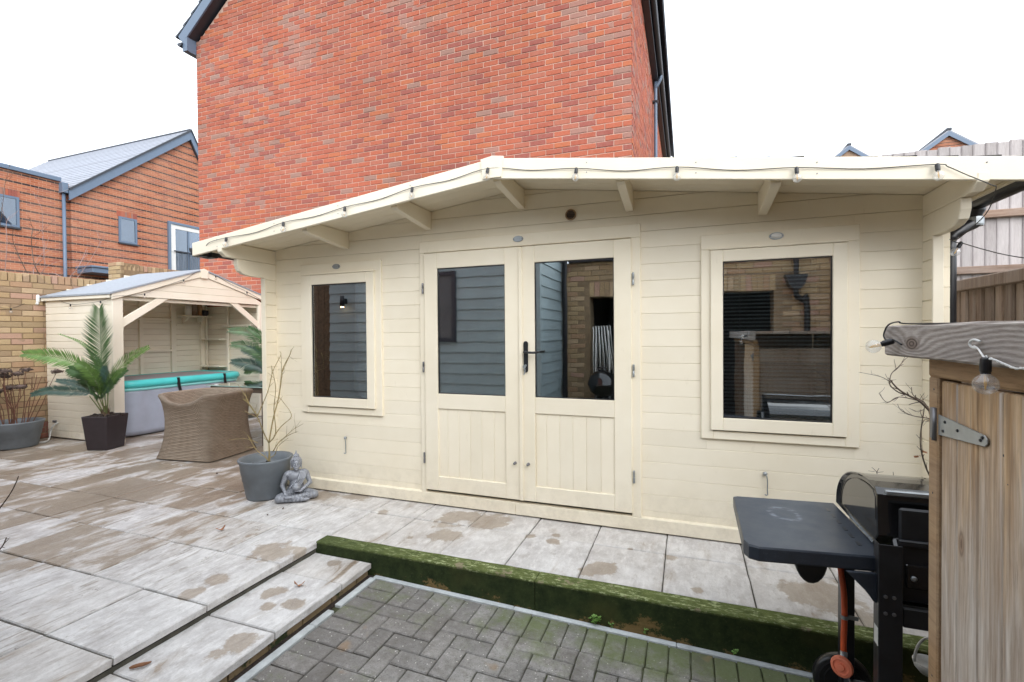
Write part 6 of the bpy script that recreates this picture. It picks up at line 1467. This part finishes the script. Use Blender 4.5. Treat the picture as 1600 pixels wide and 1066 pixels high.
# hood: D shaped end caps with a barrel between
pf_ = [(1.952, 0.655), (1.960, 0.700), (1.965, 0.792), (1.985, 0.812), (2.045, 0.818)] + [(2.06 + 0.385 * math.sin(t), 0.62 + 0.197 * math.cos(t)) for t in np.linspace(0.12, 1.5, 12)] + [(2.445, 0.605), (2.0, 0.605)]
def hoodring(x, k=1.0): return [(x, 2.19 + (a - 2.19) * k, 0.66 + (b - 0.66) * k) for a, b in pf_]
loft([hoodring(0.622, 0.93), hoodring(0.612, 0.97), hoodring(0.614, 1.0), hoodring(0.63, 1.0)]).build('hood_end', M['black_gloss'], bq, smooth=False)
loft([hoodring(0.6305, 0.985), hoodring(1.19, 0.985)]).build('hood', M['black_gloss'], bq); loft([hoodring(1.191, 1.0), hoodring(1.207, 1.0), hoodring(1.209, 0.95)]).build('hood_end', M['black_gloss'], bq)
for k in (0.84,): 
    m = MB(); m.tube([(0.6115 + 0.008, b, c) for a, b, c in hoodring(0.6, k)[1:-1]], 0.0016, 5); m.build('hood_rib', M['black_gloss'], bq)
box('hood_edge_strip', M['steel'], bq, 0.632, 1.19, 1.944, 1.962, 0.795, 0.812, 0.003)
# firebox and back panel
m = MB(); m.prism([(0.655, 1.955, 0.655), (0.655, 1.93, 0.62), (0.655, 1.93, 0.44), (0.655, 1.99, 0.33), (0.655, 2.38, 0.33), (0.655, 2.43, 0.6), (0.655, 2.43, 0.65)], (0.52, 0, 0)); m.build('firebox', M['black_gloss'], bq, 0.008)
box('back_panel', M['black_metal'], bq, 0.66, 1.18, 1.915, 1.928, 0.455, 0.765, 0.006); box('back_lip', M['black_metal'], bq, 0.655, 1.185, 1.902, 1.914, 0.642, 0.664, 0.004)
box('back_panel', M['black_gloss'], bq, 0.675, 1.17, 1.905, 1.914, 0.505, 0.585, 0.004)
MB().lathe([(0.008, 0), (0.009, -0.003), (0.005, -0.006), (0.0001, -0.006)], (0.695, 1.9045, 0.541), 12, 'Y').build('screw_head', M['steel'], bq, smooth=True)
G0 = bz(0.62)
for x0, y0, zt in ((0.588, 1.868, 0.655), (1.13, 1.868, 0.655), (0.582, 2.245, 0.58), (1.14, 2.245, 0.58)):
    zb = bz(x0) + (0.012 if y0 < 2 else -0.02)
    if y0 > 2: zb = -0.10
    m = MB(); w1 = 0.066 if y0 < 2 else 0.046
    m.prism([(x0, y0, zb), (x0 + w1, y0, zb), (x0 + w1, y0 + 0.004, zb), (x0 + 0.004, y0 + 0.004, zb), (x0 + 0.004, y0 + 0.046, zb), (x0, y0 + 0.046, zb)], (0, 0, zt - zb)); m.build('leg', M['black_metal'], bq, 0.0015)
for z in (0.43, 0.485):
    for x in (0.607, 0.63): MB().lathe([(0.006, 0), (0.006, -0.003), (0.0001, -0.004)], (x, 1.868, z), 8, 'Y').build('bolt', M['dark_steel'], bq)
box('back_rail', M['black_metal'], bq, 0.655, 1.13, 1.872, 1.884, 0.39, 0.455, 0.004)
box('leg_sticker', M['white'], bq, 0.5875, 0.5881, 1.872, 1.905, 0.315, 0.375, 0)
box('lower_shelf', M['dark_grey_frame'], bq, 0.60, 1.18, 1.93, 2.24, -0.055, -0.035, 0.006); box('shelf_side', M['dark_grey_frame'], bq, 0.589, 0.597, 1.916, 2.244, -0.06, -0.005, 0.003)
for wx_, wy_ in ((0.600, 2.305), (0.63, 1.925)):
    zw = bz(wx_) + 0.107
    w_ = MB().lathe([(0.066, -0.020), (0.094, -0.022), (0.104, -0.015), (0.106, 0.0), (0.104, 0.015), (0.094, 0.022), (0.066, 0.020)], (wx_, wy_, zw), 36, 'Y').build('wheel', M['black'], bq, smooth=True)
    sp = MB()
    for k in range(12):
        th = 2 * math.pi * k / 12; sp.tube([(wx_ + 0.018 * math.cos(th), wy_, zw + 0.018 * math.sin(th)), (wx_ + 0.07 * math.cos(th), wy_, zw + 0.07 * math.sin(th))], 0.0055, 5)
    for q_ in (0.068, 0.088): sp.tube([(wx_ + q_ * math.cos(t), wy_ - 0.0215, zw + q_ * math.sin(t)) for t in np.linspace(0, 2 * math.pi, 33)], 0.0022, 5)
    sp.build('wheel_spokes', M['black_metal'], w_)
    MB().lathe([(0.0001, -0.024), (0.018, -0.022), (0.022, -0.014), (0.022, 0.014), (0.0001, 0.014)], (wx_, wy_, zw), 16, 'Y').build('hub', M['dark_steel'], w_, smooth=True)
HYp = 2.12
hz = [(0.573, HYp, tz - 0.06), (0.569, HYp, 0.46), (0.577, HYp - 0.005, 0.34), (0.578, HYp - 0.01, 0.22), (0.574, HYp - 0.01, 0.11), (0.574, HYp - 0.01, 0.075)]
hz = [atd(1313, 868, 1.83), atd(1314, 892, 1.83), atd(1318.5, 925, 1.83), atd(1319.5, 965, 1.83), atd(1318, 1005, 1.83), atd(1318.5, 1022, 1.83)]
MB().tube(catmull(hz, 5), 0.0105, 10).build('gas_hose', M['orange'], bq, smooth=True)
rc = atd(1315, 1042, 1.80); d = (C0 - rc).normalized(); d.z *= 0.3; d = (d + Vector((-0.35, 0, 0))).normalized(); a = d.orthogonal().normalized(); b = d.cross(a); m = MB(); vs = []
for r_, h in ((0.030, -0.012), (0.0365, -0.010), (0.0375, 0.0), (0.035, 0.006), (0.026, 0.009), (0.024, 0.006), (0.013, 0.006), (0.012, 0.012), (0.0001, 0.013)):
    for k in range(24): th = 2 * math.pi * k / 24; vs.append(rc + d * h + (a * math.cos(th) + b * math.sin(th)) * r_)
m.add(vs, [(i * 24 + k, i * 24 + (k + 1) % 24, (i + 1) * 24 + (k + 1) % 24, (i + 1) * 24 + k) for i in range(8) for k in range(24)]); ro = m.build('regulator', M['orange_disc'], bq, smooth=False)
m = MB(); m.tube([atd(1318.5, 1018, 1.83), atd(1318, 1030, 1.82), rc - d * 0.01], 0.012, 10); m.tube([rc - d * 0.012, rc - d * 0.045 + Vector((0.01, 0, -0.02))], 0.016, 10); m.build('regulator_stem', M['steel'], bq, smooth=True)
k1 = atd(1319.5, 964, 1.83); m = MB(); m.lathe([(0.0125, -0.007), (0.013, 0.007)], k1, 14); m.box(k1.x, k1.x + 0.045, k1.y - 0.003, k1.y + 0.002, k1.z - 0.007, k1.z + 0.007); m.build('hose_clip', M['steel'], bq)
bc = Vector((0.86, 2.08, -0.034))
bo_ = thing('handled_bowl', tuple(bc), 'pale grey bowl with a looped handle on the lower shelf of the barbecue', 'bowl')
pc_ = atd(1451, 1022, 1.93); bcx, bcy = pc_.x, pc_.y
MB().lathe([(0.0001, 0.0), (0.03, 0.0), (0.046, 0.02), (0.052, 0.045), (0.048, 0.046), (0.042, 0.022), (0.028, 0.008), (0.0001, 0.006)], (bcx, bcy, -0.034), 28).build('bowl', M['white'], bo_, smooth=True)
MB().tube([(bcx + 0.05 * math.cos(t), bcy - 0.01, 0.01 + 0.105 * math.sin(t)) for t in np.linspace(0, math.pi, 16)], 0.005, 8).build('handle', M['white'], bo_, smooth=True)

# ------------------------------------------------------------------ bare climber between store and cabin
rg = random.Random(77)
clb = thing('bare_climber', (0.95, 2.66, 0), 'leafless climbing plant with tangled twigs beside the store, against the cabin wall', 'climbing plant')
def k8(x, y, d): return atd(1320 + x / 3.553, 460 + y / 3.553, d)
D0 = 2.05
cl = [([(560, 1500), (500, 1100), (450, 960), (425, 870), (420, 780), (440, 640)], .005), ([(520, 700), (465, 640), (410, 590), (340, 555), (290, 520), (255, 480)], .0075), ([(340, 555), (300, 545), (255, 510), (250, 480), (260, 440), (300, 400), (335, 360)], .0035), ([(255, 490), (200, 458), (82, 433)], .002), ([(410, 590), (300, 570), (235, 600), (190, 550)], .003), ([(300, 570), (250, 595), (215, 600)], .002), ([(520, 720), (465, 690), (380, 675), (320, 650)], .004), ([(465, 640), (440, 600), (380, 560), (370, 515)], .003), ([(380, 675), (340, 660), (320, 640)], .002), ([(470, 700), (440, 700), (425, 760), (432, 880)], .002), ([(430, 600), (440, 575)], .002), ([(440, 640), (400, 650), (370, 640)], .002), ([(560, 1300), (520, 900), (480, 700), (460, 620)], .006)]
for i, (P, r_) in enumerate(cl):
    dd_ = D0 + rg.uniform(-.06, .06); pts = catmull([k8(x, y, dd_ + (0.12 if y > 900 else 0)) for x, y in P], 5); m = MB(); m.tube(pts, r_ * 0.8, 6, r_ * 0.35)
    for k in range(1, len(pts), 2):
        if rg.random() < 0.7: twig(m, pts[k], (pts[k] - pts[k - 1]) + Vector((rg.gauss(0, .4), rg.gauss(0, .3), rg.gauss(0, .4))) * (pts[k] - pts[k - 1]).length * 1.2, rg.uniform(0.015, 0.05), r_ * 0.35, 0, rg, 0.6, 0.35, 0.1, (1, 2), 4)
    m.build('branch', M['twig_dark'], clb, smooth=True)
def leafmesh(sz, curl, seed):
    r_ = random.Random(seed); m = MB(); n = 12; vs = [(0, 0, 0.004)]
    for k in range(n):
        th = 2 * math.pi * k / n; rad = sz * (0.45 + 0.55 * abs(math.cos(th)) ** 0.8) * (1 if k % 2 else 0.72) * r_.uniform(0.85, 1.12); x, y = rad * math.cos(th), rad * math.sin(th) * 0.8
        vs.append((x, y, curl * (x * x + y * y) / sz + r_.uniform(0, .006)))
    m.add(vs, [(0, 1 + k, 1 + (k + 1) % n) for k in range(n)]); m.tube([(sz * 0.9, 0, 0.004), (sz * 1.5, 0.005, 0.003)], 0.0012, 4); return m
for i, (x, y, d) in enumerate(((1430, 714, 2.2), (1442, 706, 2.2))):
    o = leafmesh(0.012, 1.2, 60 + i).build('dead_leaf', M['leafbrown'], clb); o.location = atd(x, y, d); o.rotation_euler = (R(70), rg.uniform(-1, 1), 0)
sp_ = [([(180, 1004), (175, 985), (150, 960)], .0022), ([(176, 990), (190, 965)], .002), ([(270, 1005), (268, 985)], .002), ([(176, 990), (215, 985)], .0015), ([(165, 985), (130, 980)], .0015)]
wd2 = thing('bare_sprig', tuple(atd(1370, 742, 2.75)), 'tiny bare sprig poking up behind the barbecue hood', 'twig')
for P, r_ in sp_: MB().tube(catmull([k8(x, y, 2.72) for x, y in P] if len(P) > 1 else P, 4), r_, 5, r_ * 0.5).build('branch', M['twig_dark'], wd2, smooth=True)
MB().tube([(k8(178, 1000, 2.72).x, k8(178, 1000, 2.72).y, 0), k8(178, 1000, 2.72)], 0.003, 5).build('stem', M['twig_dark'], wd2, smooth=True)

# twigs of a shrub standing just outside the left edge
ltw = thing('bare_shrub', tuple(atz(-80, 950, 0)), 'dark bare twigs of a shrub reaching in at the left edge over the slabs', 'shrub')
rt_ = atz(-90, 950, 0)
for P, r_ in (([(-90, 950), (-60, 880), (-20, 820), (0, 794), (17, 770), (26, 752), (29, 744)], .0035), ([(-90, 950), (-50, 900), (-10, 868), (0, 858), (6, 850), (10, 840)], .0045), ([(5, 851), (14, 842)], .002), ([(2, 855), (8, 856)], .0016), ([(9, 843), (16, 840)], .0016)):
    pts = catmull([atd(x, y, 2.25) for x, y in P], 4)
    if P[0][0] < 0: pts[0] = rt_
    MB().tube(pts, r_, 6, r_ * 0.5).build('branch', M['twig_dark'], ltw, smooth=True)

# bare tree behind the garden wall, in front of the banded house
tree = thing('bare_tree', (-9.2, 3.9, 0), 'leafless pinkish shrub rising behind the buff garden wall, left', 'tree')
rg = random.Random(15)
def b7(x, y, d=8.6): return atd(x / 8.2, 320 + y / 8.2, d)
tb_ = [([(520, 920), (440, 760), (410, 560), (405, 400), (425, 300), (370, 240)], .009, 'twig_dark'), ([(360, 900), (280, 740), (210, 580), (160, 440), (170, 300)], .008, 'twig_dark'), ([(430, 900), (440, 800), (540, 700), (570, 560), (560, 420)], .006, 'twig_pink'), ([(520, 900), (590, 800), (720, 740), (860, 735), (1030, 735)], .005, 'twig_pink'), ([(880, 940), (1000, 800), (1080, 640), (1110, 560)], .008, 'twig_pink'), ([(980, 950), (1080, 820), (1200, 640), (1290, 470)], .007, 'twig_pink'), ([(800, 940), (700, 880), (600, 880), (500, 900)], .006, 'twig_pink'), ([(440, 760), (500, 660), (600, 600), (800, 550), (950, 510)], .004, 'twig_pink'), ([(540, 380), (545, 200), (530, 40), (480, -60), (410, -180)], .004, 'twig_pink'), ([(0, 300), (20, 120), (40, -50), (60, -250), (100, -400), (140, -600)], .006, 'twig_dark'), ([(-40, 900), (-20, 600), (0, 300)], .008, 'twig_dark'), ([(60, 900), (90, 500), (80, 250), (120, 150)], .006, 'twig_pink'), ([(570, 760), (560, 640), (600, 500)], .004, 'twig_pink'), ([(900, 940), (940, 880), (1100, 800)], .006, 'twig_pink'), ([(540, 400), (560, 600), (575, 760), (520, 930)], .004, 'twig_pink')]
for P, r_, mt in tb_:
    pts = catmull([b7(x, y, 8.6 + rg.uniform(-.1, .1)) for x, y in P], 5); m = MB(); m.tube(pts, r_ * 0.8, 5, r_ * 0.35)
    for k in range(2, len(pts), 2):
        if rg.random() < 0.6: twig(m, pts[k], (pts[k] - pts[k - 1]).normalized() + Vector((rg.gauss(0, .5), rg.gauss(0, .5), rg.gauss(0.1, .4))), rg.uniform(0.1, 0.35), r_ * 0.35, 1, rg, 0.6, 0.25, 0.1, (1, 3), 4)
    m.build('branch', M[mt], tree, smooth=True)
for (x, y) in ((520, 920), (360, 900), (430, 900), (880, 940), (980, 950), (60, 900), (-40, 900)):
    p = b7(x, y); MB().tube([(p.x + 0.1, p.y, 0), p], 0.014, 6, 0.009).build('stem', M['twig_dark'], tree, smooth=True)

# ------------------------------------------------------------------ leaves, weeds
for i, (x, y, sz, lab) in enumerate(((347, 829, 0.042, 'crumpled brown leaf in the middle of the pale left slabs'), (467, 917, 0.04, 'ginger brown leaf lying on the lower step slab'), (442, 796, 0.016, 'tiny dark leaf in front of the grey pot and the seated statue'), (418, 806, 0.015, 'small dark leaf left of the statue on a pale slab'), (339, 741, 0.026, 'brown leaf on the wet slabs below the rattan chair'))):
    z = -0.063 if i == 1 else 0.003
    o = leafmesh(sz * 0.85, 0.9, i).build('fallen_leaf', M['leafbrown'] if i < 2 else M['twig_dark']); o.location = atz(x, y, z); o.rotation_euler = (rs.uniform(-.2, .2), rs.uniform(-.2, .2), rs.uniform(0, 6)); tag(o, lab, 'leaf', 'fallen leaves on the paving')
sp2 = MB().tube(catmull([atz(202, 1044, -0.056), atz(215, 1040, -0.05), atz(228, 1037, -0.052), atz(236, 1034, -0.058)], 4), [0.003, 0.006, 0.0075, 0.008, 0.008, 0.0085, 0.0085, 0.008, 0.007, 0.006, 0.005, 0.004, 0.003], 8).build('seed_pod', M['leafbrown'], None, smooth=True); tag(sp2, 'long brown seed pod lying near the front of the lower step', 'seed pod')
def weed(x, y, n, r, lab):
    p = atz(x, y, bz(-0.5) + 0.002); p.y = min(p.y, 2.468); root = thing('weed', (p.x, p.y, p.z), lab, 'weed', 'weeds growing at the foot of the sleeper'); rr_ = random.Random(int(x))
    for i in range(n):
        th = rr_.uniform(-3.3, 0.2); h = rr_.uniform(0.3, 1.6) * r; q = Vector((p.x + math.cos(th) * r * rr_.uniform(.1, 1), min(2.466, p.y + math.sin(th) * r * rr_.uniform(.1, .7)), p.z + h)); m = MB()
        m.tube([p, p.lerp(q, 0.6) + Vector((0, 0, 0.004)), q], 0.0009, 4)
        for k in range(3):
            a = rr_.uniform(0, 6.28); u = Vector((math.cos(a), math.sin(a) - 0.4, 0.35)).normalized() * r * 0.36; v = u.cross(Vector((0, -0.5, 1))).normalized() * r * 0.17
            m.add([q, q + u * 0.4 + v, q + u * 0.85 + v * 0.75, q + u * 1.05, q + u * 0.85 - v * 0.75, q + u * 0.4 - v], [(0, 1, 2, 3), (0, 3, 4, 5)])
        m.build('leaf_sprig', M['weed'], root)
weed(931, 973, 14, 0.035, 'largest bright green weed sprouting at the foot of the sleeper'); weed(957, 981, 6, 0.018, 'low weed close to the right of the largest one at the sleeper foot'); weed(1008, 990, 5, 0.02, 'single small weed midway along the right sleeper foot'); weed(1146, 1024, 7, 0.022, 'weed at the sleeper foot nearest the barbecue wheel')
weed(700, 911, 5, 0.012, 'sparse tiny weed in the paving edge near the step')

# things standing in the doorway behind the camera, seen only in the right door glass
kb = thing('kettle_barbecue', (-1.16, -0.36, -0.16), 'round black kettle barbecue by the dark doorway, reflected in the right door glass', 'barbecue')
MB().lathe([(0.0001, -0.2), (0.1, -0.175), (0.17, -0.11), (0.2, -0.01), (0.205, 0.0), (0.2, 0.01), (0.18, 0.09), (0.12, 0.16), (0.04, 0.19), (0.0001, 0.192)], (-1.16, -0.36, 0.62), 28).build('kettle', M['black_gloss'], kb, smooth=True)
for k in range(3):
    th = 2 * math.pi * k / 3 + 0.4; MB().tube([(-1.16 + 0.1 * math.cos(th), -0.36 + 0.1 * math.sin(th), 0.46), (-1.16 + 0.2 * math.cos(th), -0.36 + 0.2 * math.sin(th), -0.16)], 0.011, 8).build('leg', M['steel'], kb, smooth=True)
MB().tube(catmull([(-1.21, -0.36, 0.81), (-1.21, -0.36, 0.85), (-1.11, -0.36, 0.85), (-1.11, -0.36, 0.81)], 4), 0.012, 8).build('handle', M['black'], kb, smooth=True)
ar = thing('folded_airer', (-1.22, -0.62, -0.16), 'white folded clothes airer standing in the dark doorway, reflected in the right door glass', 'airer')
for i in range(6):
    x = -1.33 + i * 0.045; MB().tube([(x + 0.012 * i, -0.60, 0.75), (x - 0.01, -0.62, 1.45), (x + 0.02, -0.64, 1.47), (x + 0.03 + 0.01 * i, -0.64, 0.80)], 0.008, 6).build('rail', M['white'], ar, smooth=True)
for sx_ in (-1.30, -1.10): MB().tube([(sx_, -0.61, -0.15), (sx_, -0.63, 1.4)], 0.01, 8).build('leg', M['white'], ar, smooth=True)
